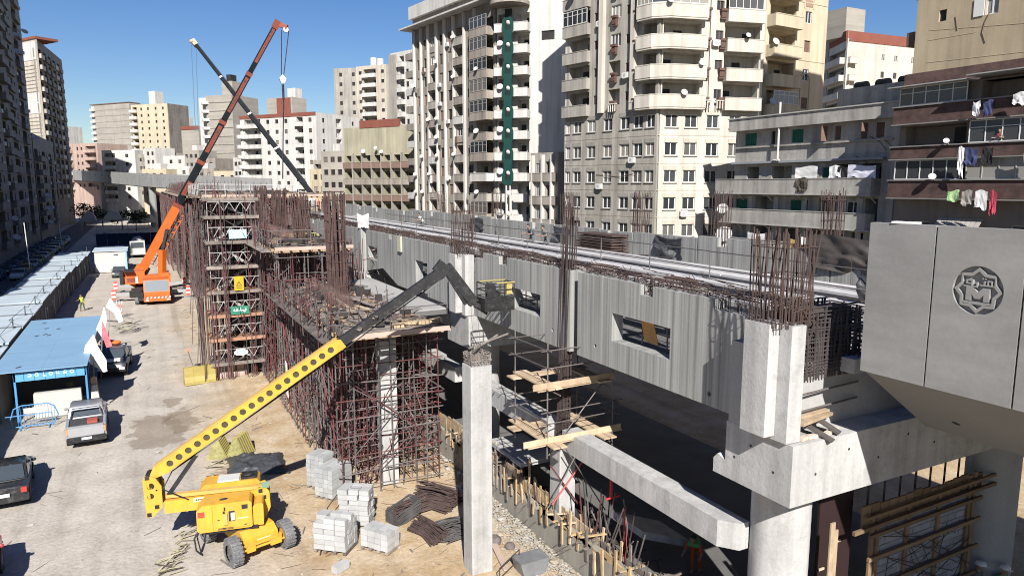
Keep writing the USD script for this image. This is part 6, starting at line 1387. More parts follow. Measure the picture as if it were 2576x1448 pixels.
class Building:
    def __init__(s, name, label, poly, z1, wall, z0=-.3, cat='building', roof=None, parapet=.9, group=None):
        """poly: corners in order, each edge seen from outside runs left to right"""
        s.poly = [np.asarray(p,float)[:2] for p in poly]; s.z0, s.z1, s.wall = z0, z1, wall
        c = s.poly[0]; s.t = thing(name, label, cat, (c[0],c[1],0), group=group)
        s.e = [Edge(s.poly[i], s.poly[(i+1) % len(poly)]) for i in range(len(poly))]
        s.holes = [[] for _ in poly]; s.niche = []; s.parapet = parapet; s.roofm = roof or wall; s.top = {}
        s.wallmats = {}
    def window(s, k, u0, u1, z0, z1, style='white2', depth=.16):
        e = s.e[k]
        if u0 < .12 or u1 > e.L-.12 or z1 > s.z1-.1: return
        s.holes[k].append((u0,z0,u1,z1))
        mb = MB(); o = -depth; fw = .085
        fm = {'white2': frame_w, 'white3': frame_w, 'grey2': frame_g, 'brown': frame_b, 'green': frame_b, 'dark': None, 'shut': shut_brown, 'greyshut': shut_grey}.get(style, frame_w)
        if style in ('green','shut','greyshut'):
            m_ = shut_green if style == 'green' else fm
            n = 2; 
            for q in range(n):
                a = u0+(u1-u0)*q/n; b = u0+(u1-u0)*(q+1)/n; e.box(mb, a+.01, b-.01, z0, z1, o-.03, o)
                w3 = (b-a-.1)/3
                for r_ in range(3): e.box(mb, a+.05+w3*r_, a+.05+w3*r_+w3*.75, z0+.06, z1-.06, o, o+.025)
            put('shutter', mb, m_, s.t); return
        if fm is None:
            e.quad(mb, u0, u1, z0, z1, o); put('window', mb, pane_dark, s.t); return
        n = 3 if style == 'white3' else 2
        for (a,b,c,d) in ((u0,u1,z0,z0+fw),(u0,u1,z1-fw,z1),(u0,u0+fw,z0+fw,z1-fw),(u1-fw,u1,z0+fw,z1-fw)): e.box(mb, a,b,c,d,o,o+.05)
        for q in range(1,n): x = u0+(u1-u0)*q/n; e.box(mb, x-fw*.6, x+fw*.6, z0+fw, z1-fw, o, o+.045)
        w = put('window', mb, fm, s.t); p = MB(); e.quad(p, u0, u1, z0, z1, o+.005); put('pane', p, pane_mat, w)
    def sill(s, k, u0, u1, z, mat=None, h=.08, o=.12):
        mb = MB(); s.e[k].box(mb, u0-.1, u1+.1, z-h, z-.003, .003, o); put('sill', mb, mat or s.wall, s.t)
    def shutterbox(s, k, u0, u1, z, h=.42, mat=None, o=.09):
        mb = MB(); s.e[k].box(mb, u0-.06, u1+.06, z+.003, z+h, .003, o); put('shutter_box', mb, mat or shut_grey, s.t)
    def loggia(s, k, u0, u1, z0, z1, depth=1.3, door=None, back=None):
        e = s.e[k]
        if u0 < .1 or u1 > e.L-.1: return
        s.holes[k].append((u0,z0,u1,z1)); s.niche.append((k,u0,u1,z0,z1,depth))
        if door != 'none':
            mb = MB(); w = min(1.0,(u1-u0)*.4); f = (sum(map(ord,s.t))+int(u0*13+z0*7)) % 3
            a = u0+(u1-u0-w)*(.15+.35*f); e.box(mb, a, a+w, z0+.02, min(z0+2.1,z1-.2), -depth+.01, -depth+.05); put('balcony_door', mb, door or pane_dark, s.t)
    def balcony(s, k, u0, u1, z, out=1.1, h=1.0, mat=None, slab=.16, side=.1, solid=True):
        e = s.e[k]; mb = MB()
        e.box(mb, u0, u1, z-slab, z, .004, out)
        if solid:
            e.box(mb, u0, u1, z+.001, z+h, out-side, out-.001); e.box(mb, u0, u0+side, z+.001, z+h, .004, out-side-.001); e.box(mb, u1-side, u1, z+.001, z+h, .004, out-side-.001)
            e.box(mb, u0-.03, u1+.03, z+h+.001, z+h+.07, out-side-.04, out+.04)
        else:
            n = max(int((u1-u0)/.16),2)
            for q in range(n+1):
                x = u0+(u1-u0)*q/n; e.box(mb, x-.02, x+.02, z+.001, z+h, out-.06, out-.02)
            e.box(mb, u0, u1, z+h+.001, z+h+.06, out-.08, out)
        put('balcony', mb, mat or s.wall, s.t)
    def glazing(s, k, u0, u1, z0, z1, o, n, frame=frame_w, mid=True):
        """glazed in balcony front standing at offset o"""
        e = s.e[k]; mb = MB(); fw = .06
        for (a,b,c,d) in ((u0,u1,z0,z0+fw),(u0,u1,z1-fw,z1)): e.box(mb,a,b,c,d,o-.03,o+.03)
        for q in range(n+1):
            x = u0+(u1-u0)*q/n; e.box(mb, x-fw/2, x+fw/2, z0+fw, z1-fw, o-.028, o+.028)
        if mid: zm = z0+(z1-z0)*.66; e.box(mb,u0+fw,u1-fw,zm,zm+fw*.8,o-.026,o+.026)
        w = put('glazing', mb, frame, s.t); p = MB(); e.quad(p,u0,u1,z0,z1,o-.01); put('pane', p, pane_mat, w)
    def ac(s, k, u, z, o=.05):
        mb = MB(); s.e[k].box(mb,u,u+.85,z,z+.58,o+.12,o+.42); s.e[k].box(mb,u+.1,u+.7,z-.06,z,o-.04,o+.4); p = put('air_conditioner', mb, ac_mat, s.t)
        f = MB(); c = s.e[k].at(u+.34,z+.29,o+.422); f.tube(c, c+np.array([*s.e[k].n,0])*.006, .2, 12); put('fan_grille', f, frame_g, p)
    def dish(s, k, u, z, o=.35, r=.42, az=None):
        e = s.e[k]; r *= .75+.45*((u*7.3+z*3.1) % 1); c = e.at(u,z,o+.35); d = np.array([e.n[0]*.6-.2, e.n[1]*.6-.55, .55]); d /= np.linalg.norm(d)
        x = np.cross(d,(0,0,1)); x /= np.linalg.norm(x); y_ = np.cross(x,d)
        mb = MB(); n = 14; ring = []
        vs = [c]
        for rr in (.5,1.0):
            for q in range(n): a = 2*math.pi*q/n; vs.append(c+(x*math.cos(a)+y_*math.sin(a))*r*rr+d*(.16*r*rr*rr))
        f = [(0,1+q,1+(q+1)%n) for q in range(n)]+[(1+q,1+n+q,1+n+(q+1)%n) for q in range(n)]+[(1+q,1+n+(q+1)%n,1+(q+1)%n) for q in range(n)]
        v = np.array(vs); f = np.array(f); mb.add(v, f); mb.add(v-d*.012, f[:, ::-1]); mb.tube(c-d*.02, e.at(u,z-.25,o), .025, 5); mb.tube(c+y_*-r*.8+d*.1, c+d*r*.9, .012, 4)
        put('satellite_dish', mb, dish_mat, s.t, smooth=40)
    def strip(s, k, u0, u1, z0, z1, o, mat, name='pilaster'):
        mb = MB(); s.e[k].box(mb,u0,u1,z0,z1,.004,o); put(name, mb, mat, s.t)
    def finish(s, tops=None):
        n = len(s.poly); mb = {}
        for k, e in enumerate(s.e):
            cl = lambda h: h
            base = sbox(WT, s.z0, e.L, s.z1)
            if s.holes[k]: base = base.difference(unary_union([sbox(*h) for h in s.holes[k]]))
            m_ = s.wallmats.get(k, s.wall)
            mb.setdefault(id(m_), (MB(), m_))[0].slab(base, e.at(0,0,-WT), (*e.d,0), (0,0,1), (*e.n,0), 0, WT)
        for (k,u0,u1,z0,z1,dp) in s.niche:
            e = s.e[k]; m_ = s.wallmats.get(k, s.wall); q = mb.setdefault(id(m_), (MB(), m_))[0]; i = -WT
            e.quad(q,u0,u1,z0,z1,-dp)
            q.quad(e.at(u0,z0,i),e.at(u0,z0,-dp),e.at(u0,z1,-dp),e.at(u0,z1,i)); q.quad(e.at(u1,z0,-dp),e.at(u1,z0,i),e.at(u1,z1,i),e.at(u1,z1,-dp))
            q.quad(e.at(u0,z1,-dp),e.at(u1,z1,-dp),e.at(u1,z1,i),e.at(u0,z1,i)); q.quad(e.at(u0,z0,i),e.at(u1,z0,i),e.at(u1,z0,-dp),e.at(u0,z0,-dp))
        for q, m_ in mb.values(): put('wall', q, m_, s.t)
        rp = Polygon(s.poly).buffer(0).buffer(-WT-.005, join_style=2)
        if rp.geom_type == 'MultiPolygon': rp = max(rp.geoms, key=lambda g: g.area)
        if not rp.is_empty: put('roof', MB().prism(rp, s.z1-s.parapet-.25, s.z1-s.parapet), s.roofm, s.t)
def stucco(name, col, var=.1, streak=.12, dirt=None): return M(name, col, .88, var*1.3, .3, streak+.14, (1.2,1.2,.07), bump=.006, bscale=5., dirt=dirt, fine=.05)
grime = ((0.25,0.23,0.20), .45)
cream = stucco('cream_stucco', (0.43,0.385,0.32), .07, .12, ((0.42,0.37,0.30),.4))
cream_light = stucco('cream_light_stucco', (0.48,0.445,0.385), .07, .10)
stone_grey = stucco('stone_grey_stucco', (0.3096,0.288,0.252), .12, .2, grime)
white_st = stucco('white_stucco', (0.5016,0.4864,0.456), .06, .10, ((0.45,0.42,0.38),.35))
ribbed = stucco('ribbed_stucco', (0.275,0.24,0.205), .12, .2, grime)
grey_st = stucco('grey_render', (0.37,0.35,0.315), .12, .22, ((0.19,0.175,0.16),.55))
tan_st = stucco('tan_render', (0.376,0.308,0.208), .06, .08, ((0.36,0.29,0.20),.35))
def brick_mat(name, c1, c2, mortar, scale=1.0):
    n = {'g': ('geometry', {}), 's': ('separate_xyz', {}), 'a': ('math', {'math_type': 'add'}), 'c': ('combine_xyz', {}), 'b': ('brick_texture', {'scale': scale, 'color1': c1, 'color2': c2, 'mortar': mortar, 'mortar_size': .018, 'brick_width': .26, 'row_height': .085, 'bias': -.2}),
         'n': ('noise_texture', {'scale': 1.3, 'detail': 5.0}), 'r': ('rgb_ramp', {'ramp': [(.3,(.55,)*3),(.6,(1.15,)*3)]}), 'x': ('mix_color', {'blend_type': 'multiply', 'fac': 1.0}), 'p': ('principled_bsdf', {'roughness': .9})}
    return usdkit.material(stage, '/World/Looks/'+name, n, [('g.position','s.vector'),('s.x','a.value1'),('s.y','a.value2'),('a.value','c.x'),('s.z','c.y'),('c.vector','b.vector'),('g.position','n.vector'),('n.fac','r.fac'),('b.color','x.a'),('r.color','x.b'),('x.result','p.base_color')], surface='p.BSDF')
brickm = brick_mat('brick_courses', (0.085,0.034,0.028), (0.055,0.024,0.021), (0.075,0.055,0.047))
_bb = M('brick_band', (0.1045,0.0468,0.0385), .9, .2, 1.5, .12, (3,3,.3), bump=.01, bscale=20.)
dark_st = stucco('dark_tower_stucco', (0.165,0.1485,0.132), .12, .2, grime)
yellowst = stucco('yellow_stucco', (0.46,0.395,0.285), .06, .08)
pinkst = stucco('pink_stucco', (0.375,0.27,0.225), .08, .12, grime)
greyblock = M('unfinished_block', (0.3,0.2775,0.24), .9, .12, .15, .16, (.05,.05,1.2), fine=.05)

def back_poly(P, Q, depth): # rectangle behind the front wall P-Q
    e = Edge(P, Q); return [e.P, e.Q, e.Q-e.n*depth, e.P-e.n*depth]

# --- cream building with the white window rows, standing at a street corner
C0_, CL_, CR_ = hdep(1649, 77.0), hdep(1419, 88.0), hdep(1905, 80.0)
e0 = Edge(CL_, C0_); e1 = Edge(C0_, CR_)
bk_ = CR_ - e1.n*16; bl_ = CL_ + (C0_-CL_)*0 - e0.n*18
cb = Building('corner_apartment_block', 'tall cream corner building with rows of white windows below and balconies above', [CL_, C0_, CR_, bk_, bl_], 43.0, cream_light)
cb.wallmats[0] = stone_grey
rows = [(20.55,19.15),(17.55,16.15),(14.6,13.25),(11.65,10.3),(8.7,7.35),(5.75,4.4)]
lc = [(1428,10),(1450.6,19),(1485.7,20),(1526.5,21),(1568.8,23),(1601.5,23),(1637.4,25)]; rc = [(1684.7,31),(1732.9,31),(1786.9,30),(1841.8,28)]
for (zt, zb) in rows:
    for k, cols in ((0,lc),(1,rc)):
        for px, wpx in cols:
            a, b = cb.e[k].u(px-wpx/2), cb.e[k].u(px+wpx/2)
            if k == 0 and px > 1630: b = min(b, cb.e[0].L-.35); a = b-1.2
            cb.window(k, a, b, zb, zt, 'white2'); cb.sill(k, a, b, zb, frame_b if False else shut_grey); cb.shutterbox(k, a, b, zt, .45, None if k == 0 else cream, .06)
    for k in (0,1): cb.strip(k, .1, cb.e[k].L-.1, zb-.85, zb-.78, .03, stone_grey if k == 0 else cream, 'string_course')
# upper floors
FH = 3.08; z0 = 21.2
bracket = M('bracket_brown', (0.10,0.055,0.043), .7, .15, 2.)
for f in range(7):
    zb = z0+FH*f; e = cb.e[0]
    a = e.u(1608); L0 = e.L; r1 = cb.e[1].u(1755); q0, q1 = cb.e[1].u(1806), cb.e[1].u(1896)
    glazed = f in (3,)
    # corner balcony, wrapping round the corner with a chamfer
    cb.loggia(0, a+.1, L0-.4, zb+.02, zb+FH-.4, 1.2, 'none'); cb.loggia(1, .45, r1-.2, zb+.02, zb+FH-.4, 1.3)
    mb = MB(); out = .95
    pA = cb.e[0].at(a-.1,0,0)[:2]; pB = cb.e[0].at(a-.1,0,out)[:2]; pC = cb.e[0].at(L0-.35,0,out)[:2]; pD = cb.e[1].at(.75,0,out)[:2]; pE = cb.e[1].at(r1,0,out)[:2]; pF = cb.e[1].at(r1,0,0)[:2]
    ring_ = Polygon([pA,pB,pC,pD,pE,pF,cb.poly[1]])
    mb.prism(ring_.buffer(-.003), zb-.18, zb); outer = unary_union([shapely.LineString([pA,pB,pC,pD,pE,pF]).buffer(.06, cap_style=2, join_style=2)])
    mb.prism(outer, zb+.001, zb+1.28); mb.prism(shapely.LineString([pB,pC,pD,pE]).buffer(.09, cap_style=2, join_style=2), zb+1.281, zb+1.36)
    put('balcony', mb, cream_light, cb.t)
    if glazed or f == 5:
        for (p, q, n) in ((pB,pC,4),(pC,pD,1),(pD,pE,4)):
            eg = Edge(p, q); mbf = MB(); fw = .06; za, zc = zb+1.37, zb+FH-.2
            for (x0,x1,y0,y1) in ((0,eg.L,za,za+fw),(0,eg.L,zc-fw,zc),(0,eg.L,zc-.55,zc-.5)): eg.box(mbf,x0,x1,y0,y1,-.03,.02)
            for i in range(n+1): eg.box(mbf,eg.L*i/n-.03,eg.L*i/n+.03,za,zc,-.028,.018)
            g_ = put('glazing', mbf, frame_w, cb.t); pm = MB(); eg.quad(pm,0,eg.L,za,zc,-.01); put('pane', pm, pane_mat, g_)
    # second balcony stack on the right
    cb.loggia(1, q0+.1, min(q1, cb.e[1].L-.15)-.1, zb+.02, zb+FH-.35, 1.2); cb.balcony(1, q0, min(q1,cb.e[1].L), zb, .8, 1.15, cream_light)
    if f in (3,4): cb.glazing(1, q0+.05, q1-.3, zb+1.23, zb+FH-.25, .74, 5)
    # small window between and brown capitals
    w0 = cb.e[1].u(1787); cb.window(1, w0-.05, w0+.85, zb+1.1, zb+2.1, 'brown'); 
    for k, px in ((0,1596),(1,1763),(1,1800),(0,1542)):
        u_ = cb.e[k].u(px)
        mb = MB(); cb.e[k].box(mb,u_-.35,u_+.35,zb+.95,zb+1.2,.004,.55); cb.e[k].box(mb,u_-.26,u_+.26,zb+.3,zb+.949,.004,.42); cb.e[k].box(mb,u_-.3,u_+.3,zb+.1,zb+.299,.004,.36); put('capital', mb, bracket, cb.t)
    if f == 0:
        for k, px in ((1,1763),(1,1800),(0,1596),(0,1542)):
            u_ = cb.e[k].u(px); mb = MB()
            for i in range(4): mb.tube(cb.e[k].at(u_-.5+.33*i,zb+.0,.5),cb.e[k].at(u_-.5+.33*i,zb+.8,.5),.07,8)
            cb.e[k].box(mb,u_-.65,u_+.65,zb+.8,zb+.9,.3,.6); put('balustrade', mb, cream_light, cb.t)
    # left face
    for px0, px1, st, y0, y1 in ((1490,1496,None,0,0),):
        pass
    a, b = cb.e[0].u(1530), cb.e[0].u(1554); 
    if f in (0,1): cb.loggia(0, a-.25, b, zb+.8, zb+FH-.55, 1.0, 'none')
    else: cb.window(0, a, b, zb+1.0, zb+2.4, 'white3')
    a, b = cb.e[0].u(1567), cb.e[0].u(1579); cb.window(0, a, b, zb+1.1, zb+2.1, 'brown')
    a, b = cb.e[0].u(1489), cb.e[0].u(1501); cb.window(0, a, b, zb+1.1, zb+2.1, 'brown')
    a, b = cb.e[0].u(1428), cb.e[0].u(1480); cb.loggia(0, a+.1, b-.1, zb+.02, zb+FH-.45, 1.2); cb.balcony(0, a-.6, b, zb, .6, 1.1, stone_grey)
    if f == 3: cb.glazing(0, a-.5, b-.1, zb+1.18, zb+FH-.3, .55, 5)
    u_ = cb.e[0].u(1512)
for px in (1512, 1590): u_ = cb.e[0].u(px); cb.strip(0, u_-.3, u_+.3, z0, 43, .55, cream_light)
for (k_,px,f_) in ((0,1555,4),(0,1440,2),(0,1565,1),(0,1500,3),(1,1775,2),(1,1880,1),(0,1437,5),(1,1790,4)): cb.ac(k_, cb.e[k_].u(px), z0+FH*f_+.45)
for (k_,px,r0) in ((0,1505,2),(0,1545,4),(1,1710,3),(0,1585,1)): cb.ac(k_, cb.e[k_].u(px), rows[r0][1]-.7)
for (px,f_) in ((1700,0),(1740,1),(1850,2),(1660,3)): cb.dish(1, cb.e[1].u(px), z0+FH*f_+1.5, .9, .3)
put('cable', MB().path([cb.e[0].at(cb.e[0].u(1500),14.2,.06),cb.e[0].at(cb.e[0].u(1560),13.9,.06),cb.e[0].at(cb.e[0].u(1600),14.3,.06)],.03,4).path([cb.e[1].at(cb.e[1].u(1770),42,.06),cb.e[1].at(cb.e[1].u(1772),21.3,.06)],.05,5), frame_b, cb.t); cb.dish(0, cb.e[0].u(1452), z0+FH*4+1.6, .9)
cb.finish()
# --- adjoining cream block with balconies and arched panels
P_, Q_ = hdep(1906, 80.5), hdep(2056, 86.0)
ab = Building('cream_apartment_block', 'cream building with stacked balconies and pinkish arched panels', back_poly(P_, Q_, 14), 42.0, yellowst)
arch = M('arch_pink', (0.288,0.192,0.144), .85, .1, 1.)
for f in range(8):
    zb = 17.6+3.2*f; e = ab.e[0]; a, b = e.u(1912), e.u(1980)
    ab.loggia(0, a+.3, b, zb+.02, zb+2.75, 1.5); ab.balcony(0, a-.2, b-.2, zb, 1.2, 1.1, yellowst)
    w0 = e.u(2003); ab.window(0, w0, w0+1.1, zb+1.0, zb+2.3, 'shut' if f % 2 else 'white2')
    if f == 1: ab.glazing(0, a+.2, b-.3, zb+1.2, zb+2.6, 1.1, 5)
    if f % 2: ab.dish(0, a-.1, zb+1.3, .9)
for zz in (20.5, 33.0):
    w0 = ab.e[0].u(2002); mb = MB(); pa = unary_union([sbox(w0-.3,zz,w0+1.5,zz+4.5), Point(w0+.6,zz+4.5).buffer(.9,12)]).difference(unary_union([sbox(w0-.15,zz-.1,w0+1.35,zz+4.5), Point(w0+.6,zz+4.5).buffer(.75,12)]))
    e = ab.e[0]; put('arch_moulding', mb.slab(pa, e.at(0,0,.003), (*e.d,0), (0,0,1), (*e.n,0), 0, .08), yellowst, ab.t)
    put('panel', MB().slab(sbox(w0-.05,zz+.2,w0+1.2,zz+.95), e.at(0,0,.003), (*e.d,0), (0,0,1), (*e.n,0), 0, .04), arch, ab.t)
for zz in (14.5,20.8,27.2,33.6): ab.strip(0, .3, ab.e[0].L-.1, zz, zz+.1, .05, yellowst, 'string_course')
ab.finish()
single('laundry', MB().slab(Polygon([(0,0),(.9,.0),(.95,-1.0),(.1,-1.1)]), ab.e[0].at(ab.e[0].u(1936),34.75,1.24), (*ab.e[0].d,0), (0,0,1), (*ab.e[0].n,0), 0, .02).slab(Polygon([(1.0,0),(1.5,0),(1.45,-.9),(1.0,-.8)]), ab.e[0].at(ab.e[0].u(1936),34.75,1.24), (*ab.e[0].d,0), (0,0,1), (*ab.e[0].n,0), 0, .02), cloth, 'white laundry hanging on a high balcony of the cream balcony building', 'laundry')

# --- ribbed facade building with the green stair
A0, A1_, A2 = hdep(1046, 128.0), hdep(1247, 107.5), hdep(1427, 103.5)
rb = Building('ribbed_apartment_block', 'long weathered building with pale ribs, mixed balconies and a green stair column', [A0, A1_, A2, A2-Edge(A1_,A2).n*20, A0-Edge(A0,A1_).n*14], 42.6, ribbed)
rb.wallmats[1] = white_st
e0, e1 = rb.e[0], rb.e[1]
r_ = random.Random(21)
nf = 12; FB = 3.05; zb0 = 7.6
ribs = [1050,1067,1084.5,1105,1125,1147,1173,1199]
for px in ribs: u_ = e0.u(px); rb.strip(0, u_-.18, u_+.18, .5, 39.6, .42, white_st)
curt = M('curtain_red', (0.25,0.04,0.05), .8, .2, 3.)
for f in range(nf):
    zb = zb0+FB*(f-2)
    if zb < -.5: continue
    for i, (x0, x1) in enumerate(zip(ribs[:-1], ribs[1:])):
        a, b = e0.u(x0)+.4, e0.u(x1)-.3
        if i in (2, 5):
            if r_.random() < .25:
                rb.window(0, a+.2, b-.2, zb+1.0, zb+2.4, 'white3'); rb.strip(0, a, b, zb, zb+.95, .12, ribbed, 'spandrel')
            else: rb.loggia(0, a, b, zb+.02, zb+2.6, 1.5); rb.balcony(0, a-.1, b+.1, zb, .5, 1.0, r_.choice([ribbed, white_st, stone_grey]))
        else:
            m_ = (a+b)/2; w_ = min(.8, (b-a)*.34)
            rb.window(0, m_-w_, m_+w_, zb+.75, zb+2.45, r_.choice(['dark','brown','greyshut','brown','dark','shut']))
            if i in (3,) and f < 10: 
                rb.window(0, b-.75, b-.1, zb+.9, zb+2.2, 'greyshut') if False else None
        if r_.random() < .22: rb.dish(0, a+.3, zb+1.2, .45, .38)
        if r_.random() < .22: rb.ac(0, a+.2, zb+.2)
        if r_.random() < .2: cm_ = MB(); u1_ = a+r_.uniform(.2,.8); e0.box(cm_, u1_, u1_+r_.uniform(.5,1.1), zb+r_.uniform(-.5,.2), zb+.95, .55, .58); put('hung_rug', cm_, r_.choice([cloth, shut_brown, frame_b, stone_grey]), rb.t)
    # boxed balconies towards the corner
    a, b = e0.u(1201), e0.L-.4
    if r_.random() < .3: rb.loggia(0, a+.2, b-.2, zb+.02, zb+2.6, .9); rb.balcony(0, a, b, zb, 1.4, 1.05, ribbed); rb.glazing(0, a+.05, b-.05, zb+1.13, zb+2.8, 1.32, 4, frame_g)
    else: rb.loggia(0, a+.2, b-.2, zb+.02, zb+2.6, .9); rb.balcony(0, a, b, zb, 1.4, 1.05, [white_st, white_st, ribbed, stone_grey][f % 4])
    if f % 3 == 0: rb.dish(0, (a+b)/2, zb+1.3, 1.35, .42)
    # corner balconies on the lit side, left and right of the green stair
    g0, g1 = e1.u(1276), e1.u(1300)
    rb.loggia(1, .5, g0-.1, zb+.02, zb+2.6, 1.4, back=None); rb.balcony(1, .3, g0, zb, 1.2, 1.0, white_st)
    x1 = e1.u(1334); rb.loggia(1, g1+.1, x1-.2, zb+.02, zb+2.6, 1.4); rb.balcony(1, g1, x1, zb, 1.5, 1.0, white_st)
    if f % 2 == 0: rb.dish(1, g0-.5, zb+1.3, 1.2, .5)
    cnt = MB(); c = e1.at((g0+g1)/2, zb+1.1, 1.3); cnt.ball(c, .45, 1); put('round_lamp', cnt, white_st, rb.t, smooth=True)
# left end stack of balconies
for f in range(nf):
    zb = zb0+FB*(f-2)
    if zb < 0: continue
    mb = MB(); e0.box(mb, -2.6, .6, zb-.16, zb, -2.0, .25); e0.box(mb, -2.6, .6, zb+.001, zb+1.0, .15, .249); e0.box(mb, -2.6, -2.5, zb+.001, zb+1.0, -2.0, .149); put('balcony', mb, ribbed if f % 3 else white_st, rb.t)
mb = MB(); e0.box(mb, -.9, .29, .5, 39.5, -6, -.7); put('stair_wall', mb, ribbed, rb.t)
# roof canopy and penthouse
mb = MB(); e0.box(mb, -1.5, e0.L+.3, 39.7, 39.95, -5, 2.0); put('canopy', mb, white_st, rb.t)
pe = M('penthouse', (0.20,0.17,0.15), .8, .2, 1.)
put('top_spandrel', e0.box(MB(), -.4, e0.L, 41.5, 43.6, -.2, .6), white_st, rb.t)
# green stair column
green = M('stair_green', (0.004,0.038,0.031), .5, .15, 1.5)
g0, g1 = e1.u(1277), e1.u(1298); gm = (g0+g1)/2
prof = []
zz = 13.0; L_, R_ = [], []
while zz < 36.5:
    L_ += [(gm-.62,zz),(gm-.86,zz+.8),(gm-.86,zz+1.6),(gm-.62,zz+2.4)]; R_ += [(gm+.62,zz),(gm+.86,zz+.8),(gm+.86,zz+1.6),(gm+.62,zz+2.4)]; zz += FB
gp = Polygon(L_+R_[::-1]); zz = 13.7
while zz < 37: gp = gp.difference(unary_union([sbox(gm-.42,zz,gm+.42,zz+1.0), Point(gm,zz+1.0).buffer(.42,8)])); zz += FB
put('green_screen', MB().slab(gp, e1.at(0,0,1.55), (*e1.d,0), (0,0,1), (*e1.n,0), 0, .18), green, rb.t)
put('green_backing', e1.box(MB(), gm-.5, gm+.5, 13, 38, 1.2, 1.5), M('stair_green_dark', (0.003,0.014,0.012), .6, .15, 1.5), rb.t)
mb = MB(); cc = e1.at(gm, 39.2, .8); m_ = trimesh.creation.cylinder(2.5, 3.4, sections=28); put('green_drum', (np.array(m_.vertices)+cc+(0,0,1.5), np.array(m_.faces)), green, rb.t, smooth=40)
mb = MB()
for k in range(9): a = math.pi*(1.0+.125*k)+.55; mb.ball(cc+np.array([2.5*math.cos(a),2.5*math.sin(a),.9]), .2, 1)
put('round_stud', mb, dish_mat, rb.t)
m_ = trimesh.creation.cylinder(2.9, .5, sections=28); put('drum_base', (np.array(m_.vertices)+cc+(0,0,-.45), np.array(m_.faces)), ribbed, rb.t, smooth=40)
put('pipes', MB().tube(e1.at(gm-.3,3,1.5),e1.at(gm-.3,13,1.5),.12,8).tube(e1.at(gm+.3,3,1.5),e1.at(gm+.3,13,1.5),.12,8), white_st, rb.t)
a, b = e1.u(1360), e1.u(1392); rb.window(1, a, b, 33.6, 34.9, 'dark')
a, b = e1.u(1362), e1.u(1396); rb.loggia(1, a, b, 40.2, 42.0, 1.0)
rb.finish()
# --- low beige annex in front of the white wall
P_, Q_ = hdep(1335, 98.0), hdep(1404, 94.0)
an = Building('beige_annex', 'low beige annex with pale columns below the white blank wall', back_poly(P_, Q_, 5), 17.3, stone_grey)
e = an.e[0]
for f in range(5):
    zb = 1.2+3.1*f; w = e.L
    an.loggia(0, w*.55, w*.80, zb+.02, zb+2.5, 1.4); an.balcony(0, w*.05, w*.97, zb, .5, .95, ribbed)
    an.window(0, w*.2, w*.32, zb+1.0, zb+2.3, 'grey2')
for q in (.13,.5,.83): an.strip(0, w*q-.12, w*q+.12, 0, 17, .56, white_st)
an.finish()

# --- grey four storey block at the right
GXp = 54.0; gy0, gy1 = 36.2, 54.4
gb = Building('grey_apartment_block', 'grey stained apartment block with long balconies and green shutters', [(GXp,gy1),(GXp,gy0),(GXp+12,gy0),(GXp+12,gy1)], 19.5, grey_st)
e = gb.e[0]
Yu = lambda px: e.u(px)
zl = lambda px, py: e.z(px, py)
put('roof_band', e.box(MB(), -.3, e.L-.2, 18.3, 19.45, .004, .75), grey_st, gb.t)
put('cornice', e.box(MB(), -.4, e.L-.2, 19.451, 19.55, -.2, .85), M('cornice_pale', (0.42,0.40,0.37), .85, .12, .6, .1), gb.t)
put('ledge', e.box(MB(), 0.1, e.L-1, 16.6, 16.72, .004, .2), grey_st, gb.t)
put('ledge', e.box(MB(), 0.0, e.L-1.5, 15.05, 15.25, .004, .55), M('ledge_pale', (0.2652,0.2808,0.2964), .8, .1, .6), gb.t)
for px0, px1, st in ((1869,1898,'green'),(1934,1944,'dark'),(1984,2014,'green'),(2091,2107,'shut'),(2195,2215,'shut')):
    a, b = Yu(px0), Yu(px1); gb.window(0, a, b, 16.85, 18.05, st)
for px in (2090, 2192): a = Yu(px); sm = MB(); e.box(sm, a-.75, a-.70, 16.8, 18.1, .0, .75); put('open_shutter', sm, shut_brown, gb.t)
inner = stucco('blue_grey_inner', (0.184,0.184,0.216), .1, .12); 
for (z, lab) in ((12.4,0),(9.5,1),(6.6,2)):
    gb.balcony(0, -1.4, e.L-(1.9 if lab < 1 else 2.2), z, 1.2, 1.12, grey_st, .22)
    put('soffit_edge', e.box(MB(), -1.45, e.L-1.85, z-.3, z-.221, .004, 1.26), M('cornice_pale', (0.42,0.40,0.37)), gb.t)
    for q in range(5):
        u_ = e.L*(.08+.2*q); put('bracket', MB().bar(e.at(u_,z-.9,.01), e.at(u_,z-.25,.9), .1, .1), grey_st, gb.t)
for k, (z, items) in enumerate(((12.42,((1878,1908,'log'),(1940,1990,'log'),(2066,2100,'green'),(2105,2150,'log'),(2165,2215,'log'))),
        (9.52,((1818,1832,'dark'),(1852,1885,'green'),(1902,1950,'log'),(1990,2035,'green'),(2062,2118,'log'),(2132,2165,'white2'),(2180,2212,'log'))),
        (6.62,((1818,1832,'dark'),(1846,1880,'green'),(1900,1945,'log'),(1970,2030,'log'),(2040,2080,'log'),(2096,2130,'shut'),(2150,2180,'log'))))):
    for px0, px1, st in items:
        a, b = Yu(px0), Yu(px1)
        if st == 'log': gb.loggia(0, a, b, z+.02, z+2.35, 1.6, door=shut_green if (px0 in (2062,)) else None)
        else: gb.window(0, a, b, z+.75 if st != 'dark' else z+.1, z+2.1, st)
for q in (1830,1892,1958,2030,2120,2172): u_ = Yu(q); gb.strip(0, u_-.45, u_+.1, 6.62, 11.9, .05, M('pilaster_pale', (0.47,0.46,0.42), .85, .1, .5, .15), 'pale_wall_strip')
